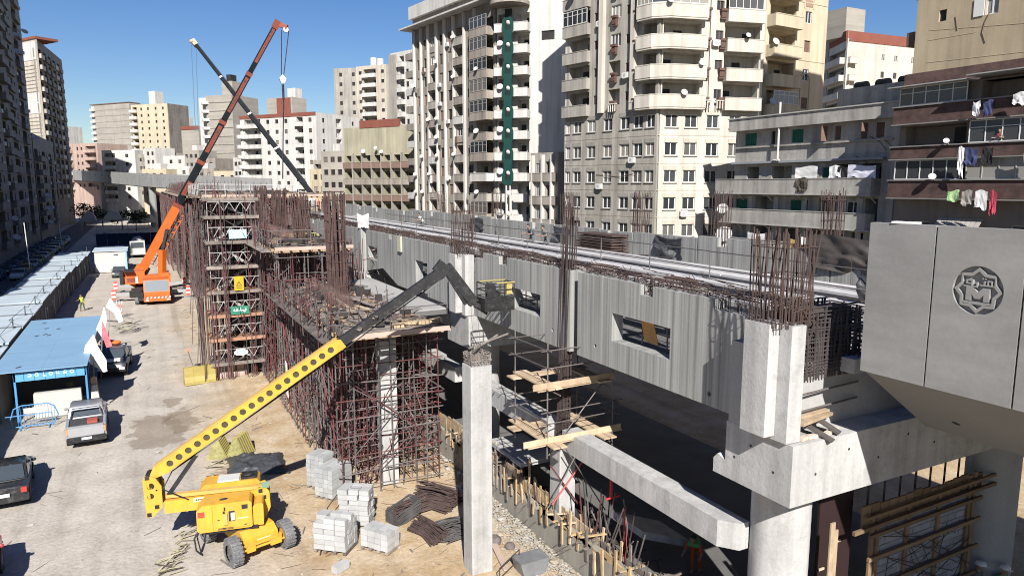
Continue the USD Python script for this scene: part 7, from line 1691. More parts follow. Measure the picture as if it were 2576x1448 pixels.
gb.dish(0, Yu(1794)+.2 if Yu(1794) > 0 else .1, 10.6, 1.15, .55); gb.dish(0, .4, 8.0, 1.15, .8); gb.dish(0, .5, 6.9, 1.15, .7); gb.dish(0, Yu(2283), 19.7, -.5, .4); gb.dish(0, Yu(2057), 8.0, 1.2, .5)
pipe = MB().tube(e.at(Yu(1964),15.2,.62), e.at(Yu(1964),20.6,.62), .1, 8).tube(e.at(Yu(1964)-.5,15.3,.62), e.at(Yu(1964)+.2,15.3,.62), .1, 8); put('drain_pipe', pipe, white_st, gb.t)
put('drain_pipe', MB().tube(e.at(Yu(2246),4,.1), e.at(Yu(2258),19,.1), .05, 6), frame_g, gb.t)
for (px,z,L) in ((2180,17.0,1.0),(2150,15.4,1.3),(2200,16.9,.8)): put('cable', MB().path([e.at(Yu(px),z,.1),e.at(Yu(px)+1.0,z-.5,.12),e.at(Yu(px)+1.6,z-1.2,.1)],.03,4), frame_b, gb.t)
gb.finish()
for k, (px, w, zt, h, mt, lab) in enumerate(((2018,2.4,14.6,1.15,cloth,'large white sheet drying on the upper long balcony of the grey block'),(2103,1.2,14.6,1.1,cloth,'white cloth drying beside the black one on the grey block'),(2125,.9,14.5,1.0,blk,'black cloth drying on the upper long balcony of the grey block'),(2150,2.6,14.6,1.15,M('cloth_lilac', (0.60,0.60,0.68), .9, .06, 3.),'lilac white sheet drying at the right end of the upper long balcony'),(1905,2.2,8.35,1.0,cloth,'white sheet hung low on the grey block, second balcony from the bottom'))):
    draped('laundry', lab, 'laundry', e.at(Yu(px),zt,1.0), (*e.d,0), w, h, mt, k+20, .08)
bk = draped('blanket', 'orange and brown patterned blanket hanging on the lowest balcony of the grey block', 'blanket', e.at(Yu(2022),8.1,1.35), (*e.d,0), 2.0, 1.3, usdkit.material(stage, '/World/Looks/patterned_blanket', {'g': ('geometry', {}), 'v': ('voronoi_texture', {'scale': 2.6}), 'n': ('noise_texture', {'scale': 3.0, 'detail': 3.0}), 'a': ('math', {'math_type': 'add'}), 'r': ('rgb_ramp', {'ramp': [(.25,(0.10,0.03,0.02)),(.45,(0.42,0.20,0.04)),(.6,(0.45,0.30,0.10)),(.75,(0.22,0.05,0.05)),(1.0,(0.5,0.33,0.12))]}), 'p': ('principled_bsdf', {'roughness': .9})}, [('g.position','v.vector'),('g.position','n.vector'),('v.distance','a.value1'),('n.fac','a.value2'),('a.value','r.fac'),('r.color','p.base_color')], surface='p.BSDF'), 31, .1)
draped('plant_tangle', 'dark dry climbing plant hanging over the upper long balcony of the grey block', 'plant', e.at(Yu(2028),13.6,1.28), (*e.d,0), 1.2, 1.3, M('dry_plant', (0.07,0.06,0.045), .9, .4, 5.), 33, .2)
# rooftop wall and tanks on the grey block
rw = Building('rooftop_hut', 'low grey and tan rooftop hut on the grey block', [(GXp+3.5,45.5),(GXp+3.5,37.5),(GXp+7,37.5),(GXp+7,45.5)], 21.6, grey_st, z0=18.3, parapet=.2); rw.wallmats[1] = tan_st; rw.finish()
for k in range(3):
    yy = 40.0+2.2*k; single('black_water_tank', MB().tube((GXp+6,yy,22.0),(GXp+6,yy+1.1,22.0),.45,14).box((GXp+5.6,yy+.2,21.4),(GXp+6.4,yy+1.3,21.7)), M('tank_black', (0.03,0.03,0.032), .5, .2), ['rightmost black water tank on the grey block roof','middle black water tank on the grey block roof','leftmost black water tank on the grey block roof'][k], 'water tank')

# --- tan and brick building at the right edge
BX = 52.4; by0, by1 = 12.0, 35.6
tb = Building('brick_apartment_block', 'brown brick banded apartment block with glazed balconies below a tan wall at the right edge', [(BX,by1),(BX,by0),(BX+12,by0),(BX+12,by1)], 21.3, M('tb_wall', (0.20,0.17,0.145), .9, .15, .5, .15, (2,2,.2)))
e = tb.e[0]
for zb, zt in ((17.55,18.75),(14.95,15.8),(12.05,13.3)): put('brick_band', e.box(MB(), -.1, e.L-.1, zb, zt, .004, .9), brickm, tb.t)
put('brick_band', e.box(MB(), .02, e.L-.1, 20.25, 21.29, .004, .06), brickm, tb.t)
for z in (18.76,15.81,13.31,17.45,14.85,11.95): put('ledge', e.box(MB(), -.15, e.L-.1, z, z+.08, .004, 1.0), M('ledge_grey', (0.231,0.217,0.203), .85, .15, 1.), tb.t)
seq = [(0.25,5.2,5),(5.6,11.0,5),(11.4,17.5,6),(18,23,5)]
for zb, zt in ((18.86,20.15),(15.76,17.38),(13.06,13.88),(8.3,10.7)):
    pass
for j, (zb, zt) in enumerate(((18.86,20.2),(15.9,17.43),(13.4,14.83))):
    for i, (a, b, n) in enumerate(seq):
        if (i+j) % 3 == 1:
            tb.loggia(0, a+.2, b-.2, zb+.05, zt-.05, 1.2)
        else: tb.glazing(0, a, b, zb, zt, .7, n, frame_g if (i+j) % 2 else frame_w, j < 2)
tb.window(0, 1.6, 2.9, 8.6, 10.3, 'grey2'); tb.window(0, 8.5, 10.6, 8.6, 10.3, 'grey2'); tb.window(0, 13, 15, 8.6, 10.3, 'grey2')
aw = MB()
for k in range(9): aw.slab(sbox(3.6+.35*k,0,3.9+.35*k,1.75), e.at(0,10.6,.02), (*e.d,0), (e.n[0]*.7,e.n[1]*.7,-.72), (e.n[0]*.72,e.n[1]*.72,.7), 0, .05)
put('awning', aw, M('awning_grey', (0.33,0.31,0.28), .8, .15, 1.), tb.t)
put('roof_sheet', e.box(MB(), -.3, 5.6, 20.2, 20.27, .0, 1.5), M('sheet_grey', (0.315,0.315,0.308), .6, .2, 1.), tb.t)
put('roof_sheet', e.box(MB(), 5.8, 13, 20.35, 20.42, .0, 2.0), M('sheet_grey', (0.315,0.315,0.308)), tb.t)
for (u_, z) in ((3.6,13.6),(4.4,16.1)): tb.dish(0, u_, z, .95, .27)
tb.finish()
tw = Building('tan_tower', 'tall tan rendered building with one high window, behind the brick block at the top right', [(BX+.35,by1-.35),(BX+.35,by0),(BX+11,by0),(BX+11,by1-.35)], 45, tan_st, z0=21.31)
e2 = tw.e[0]
a = e2.u(2327); z = e2.z(2335,45); tw.window(0, a, a+.55, z-.35, z+.45, 'dark')
a, b = e2.u(2438), e2.u(2470); z = e2.z(2450,18); tw.window(0, a, b, z-.6, z+.6, 'white2')
sm = MB(); e2.box(sm, a-.75, a-.05, z-.6, z+.6, .02, .07); put('open_shutter', sm, frame_w, tw.t)
st_ = [(2450,35),(2440,60),(2436,85),(2446,110)]
pts = [e2.at(e2.u(x), e2.z(x,y), .02) for x, y in st_]; put('rust_stain_cable', MB().path(pts, .035, 4).path([e2.at(e2.u(2368),e2.z(2368,45),.02),e2.at(e2.u(2375),e2.z(2375,80),.02)],.03,4), frame_b, tw.t)
for (x0,y0,x1,y1) in ((2305,105,2420,85),(2305,80,2576,60),(2305,160,2576,130)): put('crack_line', MB().tube(e2.at(e2.u(x0),e2.z(x0,y0),.004),e2.at(min(e2.u(x1),e2.L-.2),e2.z(x1,y1),.004),.018,4), M('crack', (0.33,0.27,0.18), .9, .1), tw.t)
for z in (23.5,27,30): put('side_unit', MB().box((BX+.6,by1-.349,z),(BX+1.6,by1+.5,z+1.0)), frame_b, tw.t)
tw.finish()
e = tb.e[0]
cols = [cloth, M('cloth_blue', (0.05,0.06,0.14), .9, .1, 3.), M('cloth_grey', (0.33,0.30,0.27), .9, .1, 3.), M('cloth_green', (0.40,0.62,0.28), .9, .1, 3.), M('cloth_red', (0.40,0.05,0.08), .9, .1, 3.), M('cloth_black', (0.02,0.02,0.022), .9, .1, 3.)]
for k, (u0, z, w, h, c, lab) in enumerate(((6.1,18.6,.5,.9,0,'white shirt on the top line of the brick block'),(6.8,18.6,.6,1.0,1,'dark blue trousers on the top line of the brick block'),(8.6,18.9,.9,.8,0,'white garments at the right of the top line of the brick block'),
        (5.4,15.6,.4,1.9,0,'narrow white sheet beside the glazed balcony of the brick block'),(5.9,15.5,.8,1.2,1,'dark blue clothes on the middle line of the brick block'),(7.0,15.5,.7,1.1,5,'black clothes on the middle line of the brick block'),(9.6,15.6,1.4,1.1,2,'grey blanket on the middle line of the brick block'),
        (4.9,12.6,.8,.8,3,'pale green clothes on the low line of the brick block'),(5.9,12.6,.7,1.1,2,'grey clothes on the low line of the brick block'),(6.8,12.6,.8,1.3,0,'white clothes on the low line of the brick block'),(7.8,12.6,.4,1.7,4,'red cloth at the end of the low line of the brick block'))):
    draped('laundry', lab, 'laundry', e.at(u0,z,1.45), (*e.d,0), w, h, cols[c], k+50, .08)
q = e.at(7.6,15.76,.5); person('person leaning on the balcony rail above the laundry of the brick block', (q[0],q[1],15.0), math.pi/2, M('vest_red', (0.35,0.08,0.08), .8, .1), navy, None, .25, (.3,.3), .05)

# --- building with the brick parapet between the cream block and the tan tower
P_, Q_, R_2 = hdep(2064, 150.0), hdep(2106, 141.0), hdep(2310, 150.0)
bb_ = Building('brick_parapet_block', 'cream building with a brick red parapet and a concrete roof box', [P_, Q_, R_2, R_2-Edge(Q_,R_2).n*14, P_-Edge(Q_,R_2).n*14], 42.3, cream_light)
for k in (0,1): put('brick_parapet', bb_.e[k].box(MB(), .0 if k else .3, bb_.e[k].L, 40.6, 42.5, .004, .12), M('brick_red', (0.186,0.062,0.0434), .9, .12, .6), bb_.t)
for f in range(6):
    zb = 39.8-3.3*(f+1)
    for px in (2195,2226,2268):
        a = bb_.e[1].u(px); bb_.window(1, a, a+.95, zb+1.0, zb+2.2, 'brown' if f % 2 else 'white2')
    bb_.loggia(0, .6, bb_.e[0].L-.4, zb+.02, zb+2.6, 1.2); bb_.balcony(0, .4, bb_.e[0].L-.2, zb, 1.0, 1.0, cream_light); bb_.balcony(1, .2, 2.4, zb, 1.0, 1.0, cream_light)
c = bb_.e[1]; put('roof_box', MB().tm(trimesh.creation.box((5.5,5.5,5.5)), np.array([[1,0,0,c.at(3.2,0,-4)[0]],[0,1,0,c.at(3.2,0,-4)[1]],[0,0,1,44.4],[0,0,0,1.]])), greyblock, bb_.t)
put('pipe', MB().tube(c.at(.1,20,.3),c.at(.1,41,.3),.15,6), white_st, bb_.t)
bb_.finish()
P_, Q_ = hdep(2057, 175.0), hdep(2086, 172.0)
x_ = Building('narrow_white_block', 'narrow white building squeezed behind the cream balcony building', back_poly(P_,Q_,10), 48.0, white_st)
for f in range(8): x_.loggia(0, .3, x_.e[0].L-.3, 18+3.3*f, 20.5+3.3*f, 1.2)
x_.finish()

# --- generic far blocks -----------------------------------------------------------
def block(name, label, pxl, Zl, pxr, Zr, ytop, wall, fh=3.0, cols=(), loggias=(), style='dark', depth=14, ww=1.1, wh=1.3, side=None, sidecols=0, parapet_band=None, floors=None, zlow=9.0, skip=(), seed=1):
    P_, Q_ = hdep(pxl, Zl), hdep(pxr, Zr); e = Edge(P_, Q_); zt = e.z((pxl+pxr)/2, ytop); r = random.Random(seed)
    b = Building(name, label, back_poly(P_, Q_, depth), zt, wall)
    z = zt-fh-.6; f = 0
    while z > zlow and (floors is None or f < floors):
        for c in cols:
            u_ = c*e.L; st = r.choice(style) if isinstance(style, (list,tuple)) else style
            if (f, c) not in skip: b.window(0, u_-ww/2, u_+ww/2, z+.95, z+.95+wh, st)
        for (a, c) in loggias:
            b.loggia(0, a*e.L, c*e.L, z+.05, z+fh-.5, 1.3); b.balcony(0, a*e.L-.2, c*e.L+.2, z, .9, 1.0, side or wall)
        for q in range(sidecols):
            for kk in (1,3):
                L_ = b.e[kk].L; u_ = L_*(q+.5)/sidecols
                if kk == 3 or True:
                    b.loggia(kk, u_-1.2, u_+1.2, z+.05, z+fh-.5, .9, 'none') if q % 2 else b.window(kk, u_-.5, u_+.5, z+.95, z+2.2, 'dark')
        z -= fh; f += 1
    if parapet_band is not None: put('parapet_band', e.box(MB(), -.1, e.L+.1, zt-.9, zt+.15, .004, .12), parapet_band, b.t)
    return b, zt
redb = M('brick_red', (0.186,0.062,0.0434))
b, zt = block('white_apartment_block', 'white apartment block with a brick red roof band and curved corner balconies', 612, 218, 800, 205, 288, white_st, 3.0, (.38,.5,.62,.93), ((.06,.28),(.76,.84)), ['dark','brown','dark'], 20, 1.2, 1.2, parapet_band=redb, sidecols=3)
for f in range(11):
    z = zt-3.6-3.0*f
    if z < 8: break
    c = b.e[0].at(.2, z, -1.6); m_ = trimesh.creation.cylinder(2.6, 1.1, sections=20); put('round_balcony', (np.array(m_.vertices)+c+(0,0,.5), np.array(m_.faces)), white_st, b.t, smooth=40)
put('roof_hut', b.e[0].box(MB(), b.e[0].L*.28, b.e[0].L*.62, zt, zt+5.2, -9, -3), greyblock, b.t); put('roof_hut_brick', b.e[0].box(MB(), b.e[0].L*.42, b.e[0].L*.6, zt+.2, zt+5, -2.99, -2.8), redb, b.t); put('roof_tank', b.e[0].box(MB(), b.e[0].L*.5, b.e[0].L*.6, zt+5.2, zt+8, -8, -5), white_st, b.t)
b.finish()
b, zt = block('cream_tower', 'tall cream building with a stained left side, standing above the low roofs', 905, 234, 978, 229, 165, cream, 3.0, (.13,.88), ((.24,.66),), ['dark','brown'], 16, 1.2, 1.1, side=white_st, sidecols=4)
put('roof_tank', MB().tube(b.e[0].at(4,zt+.2,-4),b.e[0].at(4,zt+3,-4),1.1,12).tube(b.e[0].at(6.6,zt+.2,-4),b.e[0].at(6.6,zt+2.6,-4),1.1,12), white_st, b.t); b.finish()
b, zt = block('stained_tower', 'greyish stained side wing left of the cream tower', 849, 236, 906, 234.4, 172, stone_grey, 3.0, (.3,.85), (), 'dark', 14, 1.0, 1.2); b.finish()
b, zt = block('dark_slab_tower', 'narrow dark and white tower between the cream tower and the ribbed building', 988, 182, 1045, 176, 130, white_st, 3.0, (.75,), ((.42,.62),), 'dark', 12); b.wallmats[3] = greyblock; put('dark_wing', b.e[0].box(MB(), .1, b.e[0].L*.33, zt-34, zt-.5, .004, .5), stone_grey, b.t); put('grey_wing', b.e[0].box(MB(), .2, b.e[0].L, 8, zt-18.5, .51, 5), greyblock, b.t); b.finish()
b, zt = block('low_tan_block', 'low tan building with a red roof wall and brown glazed balconies beside the ribbed building', 868, 150, 1042, 140, 318, tan_st if False else stucco('khaki_stucco', (0.312,0.2886,0.2106), .1, .1), 3.2, (), ((.05,.19),(.22,.36),(.39,.53),(.56,.70),(.73,.86),(.88,.985)), 'dark', 12, side=M('brown_bands', (0.176,0.12,0.096), .85, .15, .6), floors=0)
e = b.e[0]; z = 16.5
for f in range(4):
    for (a, c) in ((.03,.15),(.17,.29),(.31,.43),(.45,.57),(.59,.71),(.73,.85),(.87,.985)): b.loggia(0, a*e.L, c*e.L, z+.05, z+2.5, 1.2)
    b.balcony(0, .02*e.L, .99*e.L, z, .8, 1.0, M('brown_bands', (0.176,0.12,0.096), .85, .15, .6) if f % 2 == 0 else ribbed); z -= 3.3
for q in (.16,.30,.44,.58,.72,.86): b.strip(0, q*e.L-.09, q*e.L+.09, 3, 19.4, .84, stone_grey)
put('red_parapet', e.box(MB(), e.L*.25, e.L*.82, zt-.2, zt+1.3, -.25, .1), redb, b.t)
for k, (q_,z_) in enumerate(((.34,19.8),(.52,20.4),(.60,19.6))): b.dish(0, e.L*q_, z_, .6, .5-.06*k)
for k in range(6): b.strip(0, .2, .5, 16-3*k, 17-3*k, .3, white_st)
b.finish()
for k, args in enumerate((
    ('grey_slab_block', 'grey unfinished slab building with a row of balconies on its left edge', 252, 378, 340, 366, 262, greyblock, 3.0, (), (), 'dark', 18),
    ('cream_slab_block', 'pale yellow tall building with a small square window grid', 344, 350, 434, 342, 263, yellowst, 3.1, (.28,.47,.68,.88), ((.04,.16),), 'dark', 13),
    ('grey_narrow_block', 'grey narrow building with a red roof edge behind the crossing booms', 465, 300, 508, 296, 318, greyblock, 3.0, (), (), 'dark', 14),
    ('grey_tower', 'grey banded tower with curved balconies on its left, behind the crossing booms', 530, 262, 595, 258, 240, greyblock, 3.0, (), (), 'dark', 14),
    ('pink_block', 'low pink apartment block with rounded balconies at the left', 150, 300, 252, 290, 362, pinkst, 3.0, (.52,.62), ((.06,.36),(.72,.96)), 'dark', 14))):
    b, zt = block(*args)
    e = b.e[0]
    if k == 0:
        for f in range(14): b.balcony(0, -2.5, 1.0, zt-3-3*f, .9, 1.0, white_st)
        put('side_wing', e.box(MB(), -2.6, -.01, 4, zt-.5, -8, -.3), white_st, b.t); put('roof_edge', e.box(MB(), -3, e.L+.2, zt, zt+.35, -6, .4), shut_brown, b.t)
        for q in range(3): b.strip(0, e.L*(.3+.22*q)-.15, e.L*(.3+.22*q)+.15, 6, zt-1, .1, stone_grey)
        for f in range(13): put('floor_band', e.box(MB(), .1, e.L-.1, zt-3-3*f, zt-2.75-3*f, .005, .12), stone_grey, b.t)
    if k == 1:
        b.wallmats[1] = dark_st; put('roof_hut', e.box(MB(), e.L*.38, e.L*.55, zt, zt+6.5, -8, -3), white_st, b.t)
        for f in range(12): b.balcony(0, -.5, e.L*.17, zt-3.4-3.1*f, 1.0, 1.0, white_st)
    if k == 2: put('red_edge', e.box(MB(), -.1, e.L+.1, zt-1.4, zt+.1, .004, .2), redb, b.t)
    if k == 3:
        for f in range(18):
            z = zt-2.6-3*f
            if z > 8: m_ = trimesh.creation.cylinder(1.8, 1.0, sections=16); put('round_balcony', (np.array(m_.vertices)+e.at(-.3,z,-.6), np.array(m_.faces)), white_st, b.t, smooth=40)
            put('floor_band', e.box(MB(), .1, e.L-.1, z, z+.3, .005, .2), stone_grey, b.t)
        put('side_wing', e.box(MB(), -4.3, -.02, 5, zt-.5, -7, -1.2), white_st, b.t); put('roof_hut', e.box(MB(), e.L*.5, e.L*.9, zt, zt+5, -7, -2), greyblock, b.t); put('roof_tank', e.box(MB(), e.L*.62, e.L*.78, zt+5, zt+7.5, -6, -3), pane_dark, b.t)
    if k == 4:
        for f in range(6): b.balcony(0, e.L*.04, e.L*.4, zt-3.6-3*f, 1.6, 1.0, white_st if f % 2 else pinkst)
    b.finish()
b, zt = block('far_white_block', 'white building with balconies right of the pale yellow building', 432, 372, 462, 370, 292, white_st, 3.0, (), ((.1,.4),(.55,.9)), 'dark', 10); b.finish()
b, zt = block('far_white_block', 'small white far building left of the grey slab', 146, 352, 176, 350, 318, white_st, 3.2, (.3,.7), (), 'dark', 10, 1.6, 1.6); b.finish()
b, zt = block('far_white_block', 'pale far building between the white block and the cream tower', 800, 262, 850, 258, 312, white_st, 3.0, (.3,.6,.85), ((.1,.25),), 'dark', 10); b.finish()
# clutter of low buildings above the flyover
low = [(262,345,378,262,'white'),(345,372,388,262,'grey'),(368,396,372,258,'white'),(392,420,384,262,'greyb'),(415,470,392,252,'white'),(466,505,378,250,'greyb'),(500,545,398,240,'tan'),(360,420,425,235,'yel'),(420,480,418,238,'white'),(478,540,424,232,'tan'),(540,600,430,228,'yel'),(590,620,396,225,'white'),(790,836,402,190,'grey'),(810,868,380,172,'greyb'),(780,822,425,178,'yel')]
wm = {'white': white_st, 'grey': stone_grey, 'greyb': greyblock, 'tan': ribbed, 'yel': yellowst}
desc = ['long white','dim grey','narrow white','small grey block built','wide white','grey block built','brown','pale yellow','white roofed','weathered tan','yellowish','tall white','stone grey','unplastered grey','cream']
for k, (x0, x1, yt, Z, c) in enumerate(low):
    b, zt = block('low_house', f'{desc[k]} low house in the huddle behind the flyover, {["first","second","third","fourth","fifth","sixth","seventh","eighth","ninth","tenth","eleventh","twelfth","thirteenth","fourteenth","fifteenth","sixteenth"][k]} from the left', x0, Z, x1, Z-3, yt, wm[c], 3.0, (.2,.5,.8) if k % 2 else (.35,.75), ((.08,.4),) if k % 3 == 0 else (), ['dark','brown'], 8, 1.3, 1.3, zlow=6.0, seed=k)
    if k % 2: put('roof_box', b.e[0].box(MB(), b.e[0].L*.3, b.e[0].L*.6, zt-.5, zt+1.8, -5, -2), white_st, b.t)
    b.finish()

# --- left side towers in shade
def left_tower(name, label, X, y0, y1, zt, wall, seed, depth=20, cols=6, ac=True):
    r = random.Random(seed); b = Building(name, label, [(X,y0),(X,y1),(X-depth,y1),(X-depth,y0)], zt, wall); e = b.e[0]; z = 3.0; f = 0
    n = max(2, int(e.L/11))
    while z < zt-3.2:
        for q in range(n):
            a = e.L*q/n+.6; w = e.L/n-1.2
            b.loggia(0, a+.3, a+w*.5, z+.05, z+2.6, 1.2); b.balcony(0, a, a+w*.55, z, [1.3,.5,.7][(q+seed) % 3], 1.0, wall)
            b.window(0, a+w*.68, a+w*.68+1.2, z+1.0, z+2.3, r.choice(['dark','brown','greyshut']))
            if r.random() < .5: b.ac(0, a+w*r.choice([.6,.85]), z+r.uniform(.2,1.2))
            if r.random() < .16: b.dish(0, a+w*.4, z+1.4, 1.1, .6)
        z += 3.1; f += 1
    b.finish(); return b
XL = -20.0
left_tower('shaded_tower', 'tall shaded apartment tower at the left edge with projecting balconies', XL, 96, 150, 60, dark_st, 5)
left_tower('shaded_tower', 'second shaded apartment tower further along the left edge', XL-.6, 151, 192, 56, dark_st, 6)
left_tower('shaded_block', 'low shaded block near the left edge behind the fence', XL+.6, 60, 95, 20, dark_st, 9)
P_, Q_ = hdep(72, 214.0), hdep(124, 208.0)
b = Building('striped_tower', 'tower with sunlit banded end wall and a red roof line at the left', [P_, Q_, Q_+np.array([3.2,38]), P_+np.array([-3,40])], 54.3, cream); b.wallmats[1] = dark_st
e = b.e[0]
for (za, zc) in ((48.6,53.6),(33.6,39.4)): put('white_panel', e.box(MB(), .3, e.L-.6, za, zc, .004, .12), white_st, b.t)
z = 24.0
while z < 48:
    if not (33 < z < 39.5): put('band', e.box(MB(), 1.0, e.L-1.0, z, z+.18, .004, .14), stone_grey, b.t)
    z += 1.05
put('red_roof_edge', e.box(MB(), -.2, e.L+.2, 54.3, 55.0, -6, .3), redb, b.t)
e = b.e[1]; z = 9.0
while z < 50:
    for q in range(5): b.loggia(1, 1+q*7, 5+q*7, z+.05, z+2.6, 1.2); b.balcony(1, .6+q*7, 5.4+q*7, z, .9, 1.0, dark_st if q % 3 else cream)
    z += 3.1
b.finish()
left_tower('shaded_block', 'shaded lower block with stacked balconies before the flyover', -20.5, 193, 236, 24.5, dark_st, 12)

# --- flyover bridge crossing behind the site
fl = thing('flyover', 'grey curved concrete flyover crossing behind the site', 'bridge', (0, 230, 0))
ctrl = [dep(110,425,330), dep(155,427,312), dep(260,431,255), dep(370,437,216), dep(470,440,200), dep(560,444,190), dep(700,450,180)]
ctrl = np.array(ctrl); tt = np.linspace(0, len(ctrl)-1, 43); cx_ = np.stack([np.interp(tt, range(len(ctrl)), ctrl[:,i]) for i in range(3)], 1)
ker = np.ones(7)/7; pad = np.vstack([np.repeat(cx_[:1],3,0), cx_, np.repeat(cx_[-1:],3,0)]); cx_ = np.stack([np.convolve(pad[:,i], ker, 'valid') for i in range(3)], 1)
fly_m = M('flyover_concrete', (0.25,0.25,0.245), .85, .08, .3, .12, (.6,.6,.08))
for a, b_ in zip(cx_[:-1], cx_[1:]):
    d = (b_-a); d /= np.linalg.norm(d); nrm = np.array([-d[1], d[0], 0]); nrm = nrm if nrm[1] > 0 else -nrm
    put('parapet_panel', MB().add([a,b_,b_-(0,0,4.0),a-(0,0,4.0), a+nrm*.3,b_+nrm*.3,b_+nrm*.3-(0,0,4.0),a+nrm*.3-(0,0,4.0)], [(0,3,2,1),(4,5,6,7),(0,1,5,4),(3,7,6,2),(0,4,7,3),(1,2,6,5)]), fly_m, fl)
mb = MB()
for a, b_ in zip(cx_[:-1], cx_[1:]):
    mb.add([a-(0,0,1.2)+(0,.31,0),b_-(0,0,1.2)+(0,.31,0),b_+(0,10,-1.2),a+(0,10,-1.2),a+(0,2.3,-4.2),b_+(0,2.3,-4.2),b_+(0,8,-4.2),a+(0,8,-4.2)], [(0,1,2,3),(4,7,6,5),(0,4,5,1),(3,2,6,7)])
put('deck', mb, concrete_dark, fl)
for k in (6, 14, 22, 30, 38):
    c = cx_[k]; put('bridge_pier', MB().tube((c[0],c[1]+5,0),(c[0],c[1]+5,c[2]-4.2),1.1,14), fly_m, fl)
mb = MB()
for k in range(0, 42): 
    a = cx_[k]; mb.box((a[0]-.12,a[1]-.15,a[2]-1.6),(a[0]+.12,a[1]+.02,a[2]-1.0))
put('drain_spout', mb, concrete_dark, fl)

# --- things under and before the flyover: trees, hedge, tents, parked cars, a tank
leafm = M('foliage', (0.075,0.085,0.025), .8, .35, 1.2); leafd = M('foliage_dark', (0.035,0.045,0.018), .8, .35, 1.2)
def tree(label, c, h, r, mat, name='tree', cat='tree', n=420, seed=1):
    q = random.Random(seed); t = thing(name, label, cat, c); mb = MB()
    if h > 2.5:
        put('trunk', MB().tube(c, np.asarray(c)+(0,0,h*.5), .16, 8, .09).tube(np.asarray(c)+(0,0,h*.45), np.asarray(c)+(r*.4,0,h*.75), .08, 6, .03).tube(np.asarray(c)+(0,0,h*.4), np.asarray(c)+(-r*.4,.2,h*.7), .08, 6, .03), shut_brown, t)
    cl_ = [(q.uniform(-r,r)*.7, q.uniform(-r,r)*.5, h*.62+q.uniform(-.35,.35)*h*.5) for _ in range(9)]
    for k in range(n):
        cc = q.choice(cl_); d = np.array([q.gauss(0,1), q.gauss(0,1), q.gauss(0,1)]); d /= np.linalg.norm(d); p = np.asarray(c)+np.array(cc)+d*r*.42*q.random()**.4
        if p[2] < c[2]+.05: p[2] = c[2]+.05
        s = q.uniform(.10,.26)*max(1,r/2.2); a = np.array([q.gauss(0,1),q.gauss(0,1),q.gauss(0,.6)]); a /= np.linalg.norm(a); b_ = np.cross(a,d); b_ /= (np.linalg.norm(b_)+1e-6)
        mb.add([p-a*s,p+b_*s*.6,p+a*s,p-b_*s*.6], [[0,1,2,3]])
    put('crown', mb, mat, t, kind='stuff')
for k in range(6):
    g = gz(272+14*k, 612); tree(['olive hedge bush at the left end of the hedge','second hedge bush from the left','third hedge bush from the left','fourth hedge bush from the left','fifth hedge bush from the left','hedge bush at the right end of the hedge'][k], (g[0],g[1],0), 2.4, 1.6, M('foliage_olive', (0.14,0.135,0.05), .8, .3, 1.2), 'hedge_bush', 'bush', 260, k)
for k, (px, Z, h) in enumerate(((205,215,8),(250,220,7),(300,205,6),(335,200,6))):
    g = hdep(px, Z); tree(['dark tree in shade under the flyover, near the left towers','dark tree under the flyover beside the white tent','dark round tree in the middle under the flyover','dark tree under the flyover near the tube wall','dark tree far left under the flyover','low dark tree behind the cream tent','dark tree behind the round one under the flyover','dark tree touching the tube wall under the flyover','small dark tree in front of the left tents'][k], (g[0],g[1],0), h, 3.6, leafd, n=650, seed=30+k)
for k, (px, py, w, h) in enumerate(((275,520,5,5.5),(215,505,4,5),(340,520,6,4),(360,540,6,4))):
    Z = 196+5*k; g = hdep(px, Z); t = thing('white_tent', ['cream tent roof in front of the flyover','white tent near the left towers under the flyover','white canopy under the right part of the flyover','low white canopy next to the tube wall'][k], 'tent', (g[0],g[1],0))
    put('cover', MB().slab(Polygon([(-w/2,h-2.2),(w/2,h-2.2),(w*.3,h),(-w*.1,h+.6)]), (g[0],g[1],0), (1,0,0), (0,0,1), (0,1,0), 0, 3.5), M('tent_cream', (0.435,0.3975,0.3375), .8, .08), t)
    for s in (-1,1): put('post', MB().tube((g[0]+s*w*.45,g[1]+.2,0),(g[0]+s*w*.45,g[1]+.2,h-2.1),.08,6), frame_g, t)
hd_ = thing('blue_hoarding', 'dark blue hoarding fence under the flyover beyond the hedge', 'fence', (0,170,0))
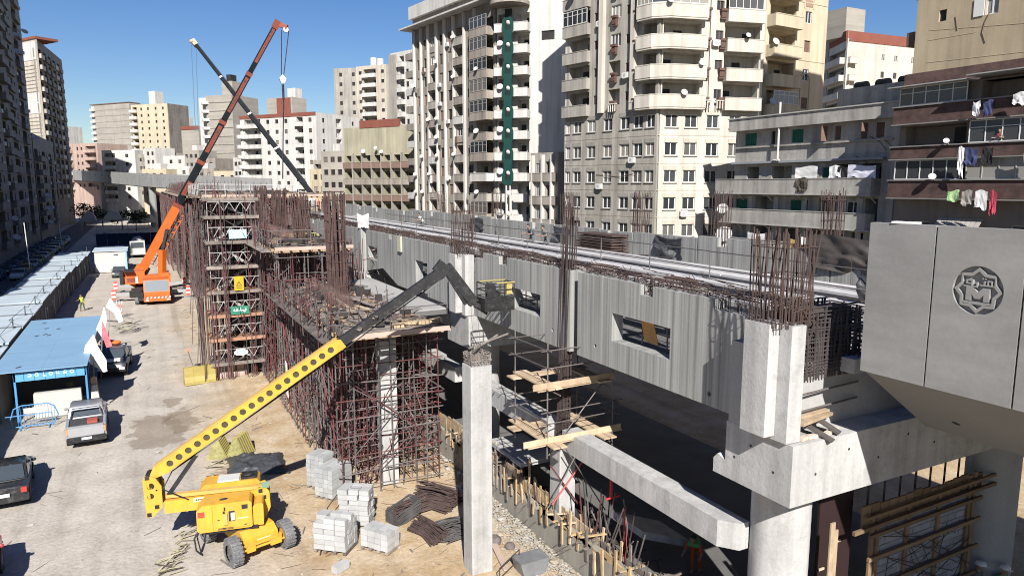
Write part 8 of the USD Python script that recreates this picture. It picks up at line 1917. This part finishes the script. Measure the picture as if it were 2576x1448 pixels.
for k in range(10): put('hoarding_panel', MB().box((-9+2.1*k,176,0),(-9+2.1*k+2.04,176.08,2.6)), M('hoarding_blue', (0.02,0.03,0.075), .7, .15), hd_)
cm = [carpaint('paint_white_car', (0.62,0.62,0.62)), carpaint('paint_dark_blue', (0.04,0.06,0.13)), carpaint('paint_taxi', (0.65,0.45,0.04)), carpaint('paint_charcoal', (0.05,0.05,0.055))]
far0 = {}
for k in range(22):
    col_ = k % 4; yy = 118+7.0*(k//2); xx = -19.2+1.0 if k % 2 else -15.6
    if col_ not in far0: far0[col_] = car('street_car', ['white car in the shaded street beside the towers, nearest white one','dark blue car in the shaded street beside the towers, nearest blue one','yellow and dark car in the shaded street, nearest of its colour','black car in the shaded street beside the towers, nearest black one'][col_], 'car', (xx, yy, .09), math.radians(180), cm[col_], 'sedan')
    else: dup(far0[col_], (xx, yy, .09), math.radians(180), f"{['white','dark blue','yellow and dark','black'][col_]} car in the shaded street, {['nearest','second','third','fourth','fifth','sixth'][k//4]} of its colour from the camera", None)
t = thing('lorry', 'white tank lorry parked beyond the cabins', 'lorry', (-1.0, 150, 0))
put('tank', MB().tube((-1.0,147,2.0),(-1.0,155,2.0),1.2,18), M('cabin_white', (0.66,0.64,0.58)), t); put('chassis', MB().box((-2.1,146,.6),(.1,157,.9)), blk, t); put('cab', MB().box((-2.2,143.4,.6),(.2,145.9,3.0)), M('cabin_white', (0.66,0.64,0.58)), t); put('windscreen', MB().box((-2.0,143.37,1.8),(0,143.39,2.8)), glass_dark, t)
for yy in (144.6,151,153):
    for x in (-2.0,0.0):
        wv, wf = wheel_mesh(.5,.35,0).get(); put('wheel', (wv+(x,yy,.5), wf), tyre, t, smooth=30)
# brown corrugated bin and yellow signs on the highest deck
single('roof_tent', MB().slab(Polygon([(-2,0),(2,0),(1.8,1.6),(0,2.1),(-1.8,1.6)]), (17.5,90,10.2), (1,0,0), (0,0,1), (0,1,0), 0, 4), M('tent_grey', (0.45,0.44,0.42), .8, .1), 'grey canvas shelter on the deck by the far parapet', 'tent')
